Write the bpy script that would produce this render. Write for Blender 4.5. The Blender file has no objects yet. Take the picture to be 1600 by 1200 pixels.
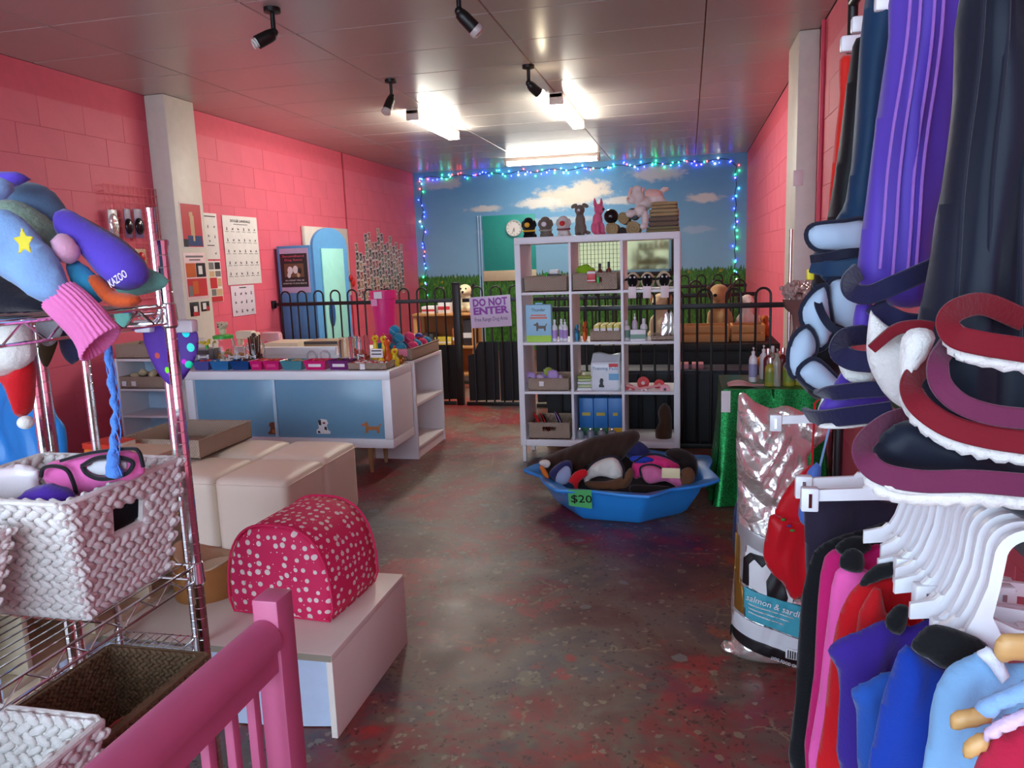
import bpy, bmesh, math, random
import numpy as np
from mathutils import Vector, Matrix, Euler
random.seed(7)
sc = bpy.context.scene
COL = sc.collection
PI = math.pi

# ---------------------------------------------------------------- camera
F = 1200.0; CAMH = 1.42
_Y = np.array([275/F, 205/F, -1.0]); _Y /= np.linalg.norm(_Y)
_Z = -np.array([262/F, -7400/F, -1.0]); _Z -= _Y*_Z.dot(_Y); _Z /= np.linalg.norm(_Z)
_X = np.cross(_Y, _Z)
MW = np.array([_X, _Y, _Z])
cam_d = bpy.data.cameras.new('camera'); cam = bpy.data.objects.new('camera', cam_d); COL.objects.link(cam)
cam_d.sensor_width = 36; cam_d.lens = 36*F/1600; cam_d.clip_start = 0.02
cam.matrix_world = Matrix([[*MW[0], 0], [*MW[1], 0], [*MW[2], CAMH], [0, 0, 0, 1]])
sc.camera = cam
# ---------------------------------------------------------------- light
sc.view_settings.view_transform = 'Standard'; sc.view_settings.look = 'None'
sc.view_settings.gamma = 1; sc.view_settings.use_curve_mapping = False
sc.view_settings.exposure = 1.25
w = bpy.data.worlds.new('world'); sc.world = w; w.use_nodes = True
bg = w.node_tree.nodes['Background']
bg.inputs[0].default_value = (0.62, 0.80, 1.0, 1); bg.inputs[1].default_value = 3.0
TUBE_POWER = 36.0

# ---------------------------------------------------------------- helpers
def ray(x, y): return MW @ np.array([(x-800)/F, -(y-600)/F, -1.0])
def at(x, y, X=None, Y=None, Z=None):
    """point of the room on a plane X=, Y= or Z= (metres) seen at photo pixel x, y"""
    d = ray(x, y)
    t = X/d[0] if X is not None else Y/d[1] if Y is not None else (Z-CAMH)/d[2]
    return Vector((d[0]*t, d[1]*t, CAMH+d[2]*t))
def proj(p):
    c = MW.T @ (np.array(p)-np.array([0, 0, CAMH])); return 800+F*c[0]/-c[2], 600-F*c[1]/-c[2], -c[2]
def lin(c):
    return tuple(((v/255)/12.92 if v/255 <= .04045 else ((v/255+.055)/1.055)**2.4) for v in c[:3])
MATS = {}
class NT:
    def __init__(s, name):
        s.m = bpy.data.materials.new(name); s.m.use_nodes = True; s.t = s.m.node_tree
        s.b = s.t.nodes['Principled BSDF']
        s.co = s.n('ShaderNodeTexCoord')
    def n(s, ty, **k):
        o = s.t.nodes.new(ty)
        for a, b in k.items(): setattr(o, a, b)
        return o
    def l(s, a, b): s.t.links.new(a, b)
    def setin(s, sock, v):
        if hasattr(v, 'is_output') or isinstance(v, bpy.types.NodeSocket): s.l(v, sock)
        else: sock.default_value = v
    def math(s, op, a, b=0.0, c=0.0, clamp=False):
        o = s.n('ShaderNodeMath', operation=op, use_clamp=clamp)
        s.setin(o.inputs[0], a); s.setin(o.inputs[1], b)
        if op in ('MULTIPLY_ADD', 'SMOOTH_MIN', 'COMPARE'): s.setin(o.inputs[2], c)
        return o.outputs[0]
    def mix(s, f, a, b, blend='MIX'):
        o = s.n('ShaderNodeMix', data_type='RGBA', blend_type=blend)
        s.setin(o.inputs[0], f)
        for i, v in ((6, a), (7, b)):
            s.setin(o.inputs[i], (*v, 1) if isinstance(v, tuple) and len(v) == 3 else v)
        return o.outputs[2]
    def ramp(s, f, e, mode='LINEAR'):
        o = s.n('ShaderNodeValToRGB'); o.color_ramp.interpolation = mode
        s.l(f, o.inputs[0]); el = o.color_ramp.elements
        while len(el) < len(e): el.new(.5)
        for q, (p, c) in zip(el, e): q.position = p; q.color = (*c, 1) if len(c) == 3 else c
        return o.outputs[0]
    def step(s, v, a, b):
        o = s.n('ShaderNodeMapRange', interpolation_type='SMOOTHSTEP'); s.l(v, o.inputs[0])
        o.inputs[1].default_value = a; o.inputs[2].default_value = b; return o.outputs[0]
    def noise(s, scale, detail=3, rough=.5, vec=None, dist=0, out=0):
        o = s.n('ShaderNodeTexNoise'); o.inputs['Scale'].default_value = scale
        o.inputs['Detail'].default_value = detail; o.inputs['Roughness'].default_value = rough
        o.inputs['Distortion'].default_value = dist
        s.l(vec if vec is not None else s.co.outputs['Object'], o.inputs['Vector']); return o.outputs[out]
    def vor(s, scale, vec=None, feature='F1', out='Distance', rnd=1):
        o = s.n('ShaderNodeTexVoronoi', feature=feature); o.inputs['Scale'].default_value = scale
        o.inputs['Randomness'].default_value = rnd
        s.l(vec if vec is not None else s.co.outputs['Object'], o.inputs['Vector']); return o.outputs[out]
    def vecmul(s, v):
        o = s.n('ShaderNodeVectorMath', operation='MULTIPLY'); s.l(s.co.outputs['Object'], o.inputs[0])
        o.inputs[1].default_value = v; return o.outputs[0]
    def bump(s, h, strength=.3, dist=.01):
        o = s.n('ShaderNodeBump'); o.inputs['Strength'].default_value = strength; o.inputs['Distance'].default_value = dist
        s.l(h, o.inputs['Height']); s.l(o.outputs[0], s.b.inputs['Normal'])
    def col(s, c): s.setin(s.b.inputs['Base Color'], (*c, 1) if isinstance(c, tuple) else c)
    def set(s, **k):
        for a, v in k.items(): s.setin(s.b.inputs[a.replace('_', ' ')], v)
def mat(name, c=(200, 200, 200), rough=.55, metal=0, var=.10, scale=14, bump=0, bscale=120, trans=0, spec=.5, emit=0, alpha=1, sheen=0, stretch=None):
    """a plain procedural material: one colour with slight noise variation and optional fine relief"""
    if name in MATS: return MATS[name]
    k = NT(name); L = lin(c)
    v = k.vecmul(stretch) if stretch else None
    f = k.noise(scale, 3, .6, vec=v)
    d = tuple(x*(1-var) for x in L); h = tuple(min(1, x*(1+var)) for x in L)
    cc = k.mix(f, d, h); k.col(cc)
    k.set(Roughness=rough, Metallic=metal)
    k.b.inputs['Specular IOR Level'].default_value = spec
    if trans: k.set(Transmission_Weight=trans, IOR=1.45)
    if alpha < 1: k.set(Alpha=alpha)
    if sheen: k.set(Sheen_Weight=sheen)
    if emit: k.l(cc, k.b.inputs['Emission Color']); k.set(Emission_Strength=emit)
    if bump: k.bump(k.noise(bscale, 3, .6, vec=v), bump, .004)
    MATS[name] = k.m; return k.m

def tag(o, label=None, cat=None, group=None, kind=None):
    for a, v in (('label', label), ('category', cat), ('group', group), ('kind', kind)):
        if v: o[a] = v
    return o
def thing(name, label, cat, loc=(0, 0, 0), rz=0, group=None, kind=None):
    o = bpy.data.objects.new(name, None); COL.objects.link(o); o.empty_display_size = .05
    o.location = loc; o.rotation_euler = (0, 0, rz)
    return tag(o, label, cat, group, kind)
def inv(o):
    return (Matrix.Translation(o.location) @ o.rotation_euler.to_matrix().to_4x4()).inverted()
def mesh_obj(name, me, m, parent=None, loc=None, rot=None):
    o = bpy.data.objects.new(name, me); COL.objects.link(o)
    if m is not None and not me.materials: me.materials.append(m)
    if parent: o.parent = parent
    if loc is not None: o.location = loc
    if rot is not None: o.rotation_euler = rot
    return o
def copy_tree(o, parent=None):
    c = o.copy(); COL.objects.link(c); c.parent = parent
    for ch in [q for q in o.children]: copy_tree(ch, c)
    return c

class B:
    """collects polygons, then builds ONE mesh object"""
    def __init__(s): s.v = []; s.f = []
    def add(s, vs, fs):
        n = len(s.v); s.v += [tuple(p) for p in vs]; s.f += [tuple(i+n for i in q) for q in fs]; return s
    def box(s, a, b, bev=0):
        """axis aligned box from corner a to corner b; chamfered when bev > 0"""
        x0, y0, z0 = (min(a[i], b[i]) for i in range(3)); x1, y1, z1 = (max(a[i], b[i]) for i in range(3))
        bev = min(bev, .49*min(x1-x0, y1-y0, z1-z0))
        if bev <= 0:
            s.add([(x, y, z) for z in (z0, z1) for y in (y0, y1) for x in (x0, x1)],
                  [(0, 2, 3, 1), (4, 5, 7, 6), (0, 1, 5, 4), (2, 6, 7, 3), (0, 4, 6, 2), (1, 3, 7, 5)])
            return s
        bm = bmesh.new(); bmesh.ops.create_cube(bm, size=1)
        for q in bm.verts: q.co = Vector(((x0+x1)/2+q.co.x*(x1-x0), (y0+y1)/2+q.co.y*(y1-y0), (z0+z1)/2+q.co.z*(z1-z0)))
        bmesh.ops.bevel(bm, geom=bm.edges[:], offset=bev, segments=2, profile=.5, affect='EDGES')
        return s.bm(bm)
    def bm(s, bm):
        bm.verts.index_update(); s.add([q.co for q in bm.verts], [[x.index for x in f.verts] for f in bm.faces]); bm.free(); return s
    def obox(s, c, ax, ay, az):
        c, ax, ay, az = Vector(c), Vector(ax), Vector(ay), Vector(az)
        s.add([c+ax*i+ay*j+az*k for k in (-1, 1) for j in (-1, 1) for i in (-1, 1)],
              [(0, 2, 3, 1), (4, 5, 7, 6), (0, 1, 5, 4), (2, 6, 7, 3), (0, 4, 6, 2), (1, 3, 7, 5)]); return s
    def tube(s, pts, r, n=8, closed=False, caps=True):
        pts = [Vector(p) for p in pts]; N = len(pts)
        rr = r if isinstance(r, (list, tuple)) else [r]*N
        up = None; rings = []
        for i, p in enumerate(pts):
            d = (pts[(i+1) % N]-pts[i-1]) if closed else (pts[min(i+1, N-1)]-pts[max(i-1, 0)])
            d = d.normalized() if d.length > 1e-9 else Vector((0, 0, 1))
            if up is None: up = Vector((0, 0, 1)) if abs(d.z) < .9 else Vector((1, 0, 0))
            u = (up-d*up.dot(d))
            if u.length < 1e-6: u = d.orthogonal()
            u.normalize(); w_ = d.cross(u); up = u
            rings.append([p+(u*math.cos(2*PI*j/n)+w_*math.sin(2*PI*j/n))*rr[i] for j in range(n)])
        vs = [q for g in rings for q in g]; fs = []
        for i in range(N if closed else N-1):
            a, b = i*n, ((i+1) % N)*n
            for j in range(n): fs.append((a+j, a+(j+1) % n, b+(j+1) % n, b+j))
        if caps and not closed: fs += [tuple(reversed(range(n))), tuple(range((N-1)*n, N*n))]
        return s.add(vs, fs)
    def lathe(s, prof, n=20, c=(0, 0, 0), sx=1, sy=1, caps=True):
        vs = []; fs = []
        for r, z in prof:
            for j in range(n): vs.append((c[0]+sx*r*math.cos(2*PI*j/n), c[1]+sy*r*math.sin(2*PI*j/n), c[2]+z))
        for i in range(len(prof)-1):
            for j in range(n): fs.append((i*n+j, i*n+(j+1) % n, (i+1)*n+(j+1) % n, (i+1)*n+j))
        if caps:
            if prof[0][0] > 1e-6: fs.append(tuple(reversed(range(n))))
            if prof[-1][0] > 1e-6: fs.append(tuple(range((len(prof)-1)*n, len(prof)*n)))
        return s.add(vs, fs)
    def ell(s, c, r, n=14, m=9, rot=None):
        R = Euler(rot).to_matrix() if rot else Matrix.Identity(3); c = Vector(c); vs = []; fs = []
        for i in range(m+1):
            t = PI*i/m
            for j in range(n):
                p = 2*PI*j/n
                vs.append(c+R @ Vector((r[0]*math.sin(t)*math.cos(p), r[1]*math.sin(t)*math.sin(p), r[2]*math.cos(t))))
        for i in range(m):
            for j in range(n): fs.append((i*n+j, (i+1)*n+j, (i+1)*n+(j+1) % n, i*n+(j+1) % n))
        return s.add(vs, fs)
    def prism(s, poly, o, u, v, th):
        """polygon (list of 2-D points) in the plane o + a*u + b*v, thickened by th along u x v"""
        o, u, v = Vector(o), Vector(u), Vector(v); nrm = u.cross(v).normalized()*th
        n = len(poly); p = [o+u*a+v*b for a, b in poly]
        return s.add(p+[q+nrm for q in p], [tuple(reversed(range(n))), tuple(range(n, 2*n))]+[(i, (i+1) % n, n+(i+1) % n, n+i) for i in range(n)])
    def grid(s, fn, nu, nv, wrap=False):
        vs = [fn(i/nu, j/nv) for j in range(nv+1) for i in range(nu+1)]
        return s.add(vs, [(j*(nu+1)+i, j*(nu+1)+i+1, (j+1)*(nu+1)+i+1, (j+1)*(nu+1)+i) for j in range(nv) for i in range(nu)])
    def tf(s, mtx): s.v = [tuple(mtx @ Vector(p)) for p in s.v]; return s
    def mesh(s, name, smooth=None):
        me = bpy.data.meshes.new(name); me.from_pydata(s.v, [], s.f)
        bm = bmesh.new(); bm.from_mesh(me); bmesh.ops.remove_doubles(bm, verts=bm.verts, dist=1e-6)
        bmesh.ops.recalc_face_normals(bm, faces=bm.faces); bm.to_mesh(me); bm.free()
        if smooth is True: me.polygons.foreach_set('use_smooth', [True]*len(me.polygons))
        elif smooth:
            me.polygons.foreach_set('use_smooth', [True]*len(me.polygons)); me.set_sharp_from_angle(angle=math.radians(smooth))
        return me
    def build(s, name, m, parent=None, world=True, smooth=40, **k):
        """world=True: points are in room coordinates; they are moved into the parent's frame"""
        if parent is not None and world: s.tf(inv(parent))
        return mesh_obj(name, s.mesh(name, smooth), m, parent, **k)
    def top(s, name, m, label, cat, group=None, kind=None, smooth=40):
        """a thing that is one mesh: origin put at its base"""
        a = np.array(s.v); c = Vector(((a[:, 0].min()+a[:, 0].max())/2, (a[:, 1].min()+a[:, 1].max())/2, a[:, 2].min()))
        s.v = [tuple(Vector(p)-c) for p in s.v]
        o = mesh_obj(name, s.mesh(name, smooth), m); o.location = c
        return tag(o, label, cat, group, kind)

def smooth_poly(pts, n=4):
    """closed Catmull-Rom through pts"""
    P = [np.array(p, float) for p in pts]; N = len(P); out = []
    for i in range(N):
        a, b, c, d = P[i-1], P[i], P[(i+1) % N], P[(i+2) % N]
        for k in range(n):
            t = k/n
            out.append(.5*((2*b)+(c-a)*t+(2*a-5*b+4*c-d)*t*t+(3*b-3*c+d-a)*t**3))
    return out
def smooth_line(pts, n=5):
    P = [np.array(p, float) for p in pts]; P = [2*P[0]-P[1]]+P+[2*P[-1]-P[-2]]; out = []
    for i in range(1, len(P)-2):
        a, b, c, d = P[i-1:i+3]
        for k in range(n):
            t = k/n; out.append(.5*((2*b)+(c-a)*t+(2*a-5*b+4*c-d)*t*t+(3*b-3*c+d-a)*t**3))
    out.append(P[-2]); return [Vector(q) for q in out]

def puff2d(poly, step, front, back=None):
    """marching-squares mesh of a closed 2-D outline; front(x,y,d) and back(x,y,d) give heights, d = distance to the outline.
    Front and back share the rim, so the result is a closed cushion-like body."""
    P = np.array(poly, float); Q = np.roll(P, -1, 0)
    x0, y0 = P.min(0)-step*.6; x1, y1 = P.max(0)+step*1.6
    xs = np.arange(x0, x1, step); ys = np.arange(y0, y1, step)
    gx, gy = np.meshgrid(xs, ys)
    pts = np.stack([gx.ravel(), gy.ravel()], 1)
    d = np.full(len(pts), 1e9); ins = np.zeros(len(pts), bool)
    for a, b in zip(P, Q):
        e = b-a; L = e.dot(e)
        if L < 1e-14: continue
        t = np.clip(((pts-a) @ e)/L, 0, 1); d = np.minimum(d, np.hypot(*(pts-(a+t[:, None]*e)).T))
        c = (a[1] > pts[:, 1]) != (b[1] > pts[:, 1])
        if abs(e[1]) > 1e-12: ins ^= c & (pts[:, 0] < (e[0]*(pts[:, 1]-a[1])/e[1]+a[0]))
    D = np.where(ins, d, -d).reshape(gx.shape)
    D[np.abs(D) < step*1e-3] = step*1e-3
    V = []; key = {}; faces = []
    def vid(k, x, y, dd):
        if k not in key: key[k] = len(V); V.append((x, y, dd))
        return key[k]
    ny, nx = D.shape
    for j in range(ny-1):
        for i in range(nx-1):
            cs = [(i, j), (i+1, j), (i+1, j+1), (i, j+1)]; dv = [D[b, a] for a, b in cs]
            if max(dv) < 0: continue
            f = []
            for k in range(4):
                (a, b), (c, e) = cs[k], cs[(k+1) % 4]; da, db = dv[k], dv[(k+1) % 4]
                if da > 0: f.append(vid((a, b), xs[a], ys[b], da))
                if (da > 0) != (db > 0):
                    t = da/(da-db); kk = (min((a, b), (c, e)), max((a, b), (c, e)))
                    f.append(vid(kk, xs[a]+(xs[c]-xs[a])*t, ys[b]+(ys[e]-ys[b])*t, 0.0))
            if len(f) >= 3: faces.append(f)
    out = []; back = back or front; n = len(V); idx = list(range(n))
    for x, y, dd in V: out.append((x, y, front(x, y, dd) if dd > 0 else 0.0))
    for i, (x, y, dd) in enumerate(V):
        if dd > 0: idx[i] = len(out); out.append((x, y, -back(x, y, dd)))
    return out, faces+[[idx[q] for q in reversed(f)] for f in faces]
def infl(th, wid):
    def f(x, y, d):
        t = min(1, d/wid); return th*math.sqrt(max(0, 1-(1-t)**2))
    return f
def wavy(th, wid, amp, fx, fy, ph=0.0):
    g = infl(th, wid)
    def f(x, y, d):
        return g(x, y, d)+amp*min(1, d/wid)*(math.sin(fx*x+fy*y+ph+1.5*math.sin(9*y+5*x))+.5*math.sin(2.3*fx*x-1.7*fy*y+ph*2+2*math.sin(14*y))+.22*math.sin(5.1*fx*x+4*fy*y))
    return f
def flatf(th):
    return lambda x, y, d: th
def px_body(name, m, poly, parent=None, Y=None, X=None, th=.02, wid=.03, step=.012, amp=0, fx=40, fy=6, ph=0, n=3, tilt=0, smooth=True, back=None, rz=0):
    """a body whose outline is given in photo pixels on the vertical plane Y= (or X=), with its own thickness th either side.
    rz turns that plane about the vertical through its middle (real depth along the body); tilt leans it back"""
    pl = smooth_poly(poly, n) if n > 1 else poly
    P3 = [at(a, b, Y=Y, X=X) for a, b in pl]
    flat = [(p.x if Y is not None else p.y, p.z) for p in P3]
    cx = sum(p[0] for p in flat)/len(flat); cz = min(p[1] for p in flat)
    loc = [(a-cx, b-cz) for a, b in flat]
    fr = wavy(th, wid, amp, fx, fy, ph) if amp else infl(th, wid)
    vs, fs = puff2d(loc, step, fr, infl(back if back is not None else th, wid))
    if Y is not None: vs = [(x, -h, z) for x, z, h in vs]; o = Vector((cx, Y, cz))
    else: vs = [(h if X < 0 else -h, x, z) for x, z, h in vs]; o = Vector((X, cx, cz))
    if tilt or rz: R = Euler((tilt if Y is not None else 0, 0 if Y is not None else tilt, rz)).to_matrix(); vs = [R @ Vector(p) for p in vs]
    b = B().add([Vector(p)+o for p in vs], fs)
    return b
def text_mesh(txt, size, depth=.001, align='CENTER', bold=0):
    c = bpy.data.curves.new('txt', 'FONT'); c.body = txt; c.size = size; c.extrude = depth; c.align_x = align; c.align_y = 'CENTER'; c.offset = bold; c.resolution_u = 2
    o = bpy.data.objects.new('txt', c); COL.objects.link(o)
    dg = bpy.context.evaluated_depsgraph_get(); me = bpy.data.meshes.new_from_object(o.evaluated_get(dg))
    bpy.data.objects.remove(o); bpy.data.curves.remove(c); return me
def text(name, txt, size, m, parent, c, u, v, depth=.0006, width=None, bold=0):
    """flat lettering centred at c with reading direction u and up direction v; width stretches the line to fit"""
    me = text_mesh(txt, size, depth, bold=bold); u, v = Vector(u).normalized(), Vector(v).normalized(); nrm = u.cross(v)
    if width:
        xs = [q.co.x for q in me.vertices]; k = width/max(1e-6, max(xs)-min(xs))
        for q in me.vertices: q.co.x *= k
    Mx = Matrix([[u.x, v.x, nrm.x, c[0]], [u.y, v.y, nrm.y, c[1]], [u.z, v.z, nrm.z, c[2]], [0, 0, 0, 1]])
    if parent is not None:
        P = Matrix.Identity(4); q = parent; ch = []
        while q is not None: ch.append(q); q = q.parent
        for q in ch: P = inv(q)  if q.parent is None else P
        Mx = P @ Mx
    me.transform(Mx); me.materials.clear(); me.materials.append(m)
    return mesh_obj(name, me, m, parent)
def blob(name, ells, m, parent=None, vox=.01, world=False):
    """several ellipsoids fused into one continuous soft body"""
    b = B()
    for e in ells: b.ell(*e)
    if world and parent is not None: b.tf(inv(parent))
    me = b.mesh('tmp'); o = bpy.data.objects.new('tmp', me); COL.objects.link(o)
    r = o.modifiers.new('r', 'REMESH'); r.mode = 'VOXEL'; r.voxel_size = vox
    s_ = o.modifiers.new('s', 'SMOOTH'); s_.iterations = 4; s_.factor = .6
    dg = bpy.context.evaluated_depsgraph_get(); out = bpy.data.meshes.new_from_object(o.evaluated_get(dg))
    bpy.data.objects.remove(o); bpy.data.meshes.remove(me); out.name = name
    out.polygons.foreach_set('use_smooth', [True]*len(out.polygons))
    return mesh_obj(name, out, m, parent)
XL, XR, YB, HC = -4.2, .82, 11.75, 2.8
# ================================================================ the room
def struct(o, **k): return tag(o, kind='structure', **k)
# ---- floor: dark concrete with layered paint splashes
def floor_mat():
    k = NT('splattered_floor'); v = k.co.outputs['Object']
    base = k.ramp(k.noise(1.6, 4, .62, dist=.6), [(.30, lin((62, 36, 36))), (.44, lin((104, 62, 54))), (.54, lin((112, 94, 80))), (.64, lin((76, 64, 72))), (.75, lin((128, 92, 62)))])
    def patch(c, scale, lo, hi, col, sub, det=5, off=0):
        o = k.n('ShaderNodeVectorMath', operation='ADD'); k.l(v, o.inputs[0]); o.inputs[1].default_value = (off, off*1.7, off*.3)
        f = k.step(k.noise(scale, det, .72, vec=o.outputs[0], dist=.35), lo, hi)
        return k.mix(k.math('MULTIPLY', f, sub), c, lin(col))
    c = patch(base, 1.35, .48, .60, (138, 36, 42), .85, 5, 3)
    c = patch(c, 1.9, .56, .66, (170, 42, 42), .75, 5, 11)
    c = patch(c, 1.7, .51, .63, (112, 106, 90), .75, 6, 21)
    c = patch(c, 2.4, .58, .70, (168, 84, 44), .7, 5, 31)
    c = patch(c, .75, .58, .72, (36, 32, 80), .8, 4, 41.3)
    c = patch(c, 2.2, .58, .70, (130, 40, 70), .7, 5, 57)
    c = patch(c, 3.2, .60, .69, (66, 66, 66), .6, 6, 77)
    # splashes: small round drops of several sizes, ragged at the rim
    wob = k.n('ShaderNodeVectorMath', operation='MULTIPLY_ADD'); k.l(k.noise(30, 3, .6, out=1), wob.inputs[0])
    wob.inputs[1].default_value = (.05, .05, 0); k.l(v, wob.inputs[2])
    for sc_, r, col, dens, off, al in ((4, .17, (140, 134, 104), .86, 0, .5), (8, .17, (128, 142, 136), .82, 7, .6), (17, .22, (150, 145, 118), .74, 3, .55), (38, .27, (158, 150, 128), .66, 1, .5), (60, .30, (60, 20, 24), .5, 5, .7), (13, .2, (170, 44, 40), .78, 9, .7)):
        o = k.n('ShaderNodeVectorMath', operation='ADD'); k.l(wob.outputs[0], o.inputs[0]); o.inputs[1].default_value = (off, off*2.3, 0)
        vo = k.n('ShaderNodeTexVoronoi'); vo.inputs['Scale'].default_value = sc_; k.l(o.outputs[0], vo.inputs['Vector'])
        sp = k.n('ShaderNodeSeparateColor'); k.l(vo.outputs['Color'], sp.inputs[0])
        rad = k.math('MULTIPLY', k.step(sp.outputs[0], dens, 1.0), r*1.6)
        f = k.step(k.math('SUBTRACT', rad, vo.outputs['Distance']), 0, .05)
        c = k.mix(k.math('MULTIPLY', f, al), c, lin(col))
    # fine dribbles
    dr = k.step(k.vor(2.2, vec=wob.outputs[0], feature='DISTANCE_TO_EDGE'), .010, .004)
    c = k.mix(k.math('MULTIPLY', dr, k.math('MULTIPLY', k.step(k.noise(2.6, 2), .56, .66), .55)), c, lin((150, 140, 110)))
    k.col(c); k.set(Roughness=k.math('MULTIPLY_ADD', k.noise(5, 4), .22, .30))
    k.bump(k.noise(40, 4), .12, .004); return k.m
B().box((XL-.2, -1.6, -.15), (XR+.2, YB+.2, 0)).build('floor', floor_mat()); struct(bpy.data.objects['floor'])
B().box((-14, -14, -.22), (12, -1.6, -.05)).build('floor_pavement', mat('pavement', (175, 172, 165), .9, bump=.3)); struct(bpy.data.objects['floor_pavement'])

# ---- ceiling: glossy panels 1.2 x 0.6 m with fine seams
def ceil_mat():
    k = NT('ceiling_panel'); L = lin((196, 186, 178))
    k.col(k.mix(k.noise(1.3, 3), tuple(x*.93 for x in L), L)); k.set(Roughness=k.math('MULTIPLY_ADD', k.noise(3, 3), .08, .27))
    k.b.inputs['Specular IOR Level'].default_value = .75
    k.bump(k.noise(2.2, 2, vec=k.vecmul((1, 4, 1))), .03, .02); return k.m
CM = ceil_mat()
ceil = B().box((XL-.2, -1.6, HC+.012), (XR+.2, YB+.2, HC+.12)).build('ceiling', mat('ceiling_seam', (120, 112, 106), .8)); struct(ceil)
xs = [XL, -3.5, -2.3, -1.1, .1, XR]; ys = [-1.5]
while ys[-1] < YB-.3: ys.append(ys[-1]+.6) if ys[-1]+.6 < YB-.2 else ys.append(YB)
pm = {}
for a, b in zip(xs, xs[1:]):
    for c, d in zip(ys, ys[1:]):
        key = (round(b-a, 3), round(d-c, 3))
        if key not in pm:
            hx, hy, g = (b-a)/2, (d-c)/2, .002
            q = B(); z0, z1 = 0, .011
            q.add([(-hx+g, -hy+g, z1), (hx-g, -hy+g, z1), (hx-g, hy-g, z1), (-hx+g, hy-g, z1), (-hx+.007, -hy+.007, z0), (hx-.007, -hy+.007, z0), (hx-.007, hy-.007, z0), (-hx+.007, hy-.007, z0)],
                  [(4, 7, 6, 5), (0, 4, 5, 1), (1, 5, 6, 2), (2, 6, 7, 3), (3, 7, 4, 0), (0, 1, 2, 3)])
            pm[key] = q.mesh('panel'); pm[key].materials.append(CM)
        mesh_obj('panel', pm[key], CM, ceil, loc=((a+b)/2, (c+d)/2, HC))

# ---- painted block walls
def block_mat():
    k = NT('pink_block_paint'); oi = k.n('ShaderNodeObjectInfo'); L = lin((228, 98, 120))
    c = k.mix(k.noise(3, 4), tuple(x*.86 for x in L), tuple(min(1, x*1.06) for x in L))
    c = k.mix(k.math('MULTIPLY', oi.outputs['Random'], .14), c, lin((232, 112, 128)))
    k.col(c); k.set(Roughness=.55); k.bump(k.noise(60, 4, .7), .25, .004); return k.m
PINK = block_mat(); JOINT = mat('pink_joint', (220, 90, 110), .7)
BW, BH = .40, .20
bb = B(); g, ch, dp = .0008, .0018, .0035
bb.add([(0, -BW/2+g, -BH/2+g), (0, BW/2-g, -BH/2+g), (0, BW/2-g, BH/2-g), (0, -BW/2+g, BH/2-g),
        (dp, -BW/2+ch, -BH/2+ch), (dp, BW/2-ch, -BH/2+ch), (dp, BW/2-ch, BH/2-ch), (dp, -BW/2+ch, BH/2-ch)],
       [(4, 5, 6, 7), (0, 1, 5, 4), (1, 2, 6, 5), (2, 3, 7, 6), (3, 0, 4, 7), (3, 2, 1, 0)])
BR = bb.mesh('brick'); BR.materials.append(PINK)
def block_wall(name, x, sgn, y0, y1, joints=()):
    """sgn +1: face looks to +X"""
    base = B().box((x-sgn*.2, y0, 0), (x-sgn*dp, y1, HC)).build(name, JOINT); struct(base)
    pos = []
    for r in range(int(HC/BH)):
        y = y0+(BW/2 if r % 2 else 0)+BW/2
        while y < y1-BW/2+.01: pos.append((y, r*BH+BH/2)); y += BW
    def score(p):
        try: a, b, d = proj((x, p[0], p[1]))
        except Exception: return 1e9
        if d < .3 or a < -80 or a > 1680 or b < -80 or b > 1280: return 1e9
        return d
    pos.sort(key=score)
    for y, z in pos[:300]:
        j = random.uniform(-.0012, .0012)
        mesh_obj('brick', BR, PINK, base, loc=(x-sgn*dp+j, y, z), rot=(0, 0, 0 if sgn > 0 else PI))
    rest = pos[300:]
    q = B()
    for y, z in rest: q.box((x-sgn*dp*1.5, y-BW/2+.003, z-BH/2+.003), (x, y+BW/2-.003, z+BH/2-.003))
    # cut pieces that end each second course
    for r in range(int(HC/BH)):
        for yy0, yy1 in (((y0, y0+BW/2) if r % 2 else (None, None)),):
            if yy0 is not None: q.box((x-sgn*dp*1.5, yy0, r*BH+.003), (x, yy1-.003, r*BH+BH-.003))
        n = int((y1-y0-(BW/2 if r % 2 else 0))/BW+.02); ye = y0+(BW/2 if r % 2 else 0)+n*BW
        if y1-ye > .02: q.box((x-sgn*dp*1.5, ye+.003, r*BH+.003), (x, y1, r*BH+BH-.003))
    if q.v: o = q.build('block_remainder', PINK, base, world=False); o['kind'] = 'stuff'
    return base
wall_l = block_wall('wall_left', XL, 1, -1.5, YB)
wall_r = block_wall('wall_right', XR, -1, -1.5, YB)
# movement joint and conduit on the block walls
struct(B().box((XL-.002, 9.17, 0), (XL+.010, 9.195, HC)).build('trim_1', mat('joint_strip', (170, 40, 60), .5)))
struct(B().tube([(XR-.014, 5.28, 0), (XR-.014, 5.28, HC-.01)], .014, 10).build('trim_2', mat('pink_conduit', (214, 70, 96), .5)))
# ---- steel columns boxed in white
COLM = mat('column_paint', (214, 206, 194), .45)
struct(B().box((XL, 5.57, 0), (-4.02, 5.95, HC-.002), .008).build('wall_column_left', COLM))
struct(B().box((XR, 5.50, 0), (.69, 6.0, HC-.002), .008).build('wall_column_right', COLM))
# light switch on the right column
o = B().box((.675, 5.492, 1.83), (.735, 5.5, 1.93), .003); o = o.top('light_switch', mat('switch_white', (225, 205, 205), .35), 'small white switch plate on the pale right hand column', 'switch')

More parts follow.
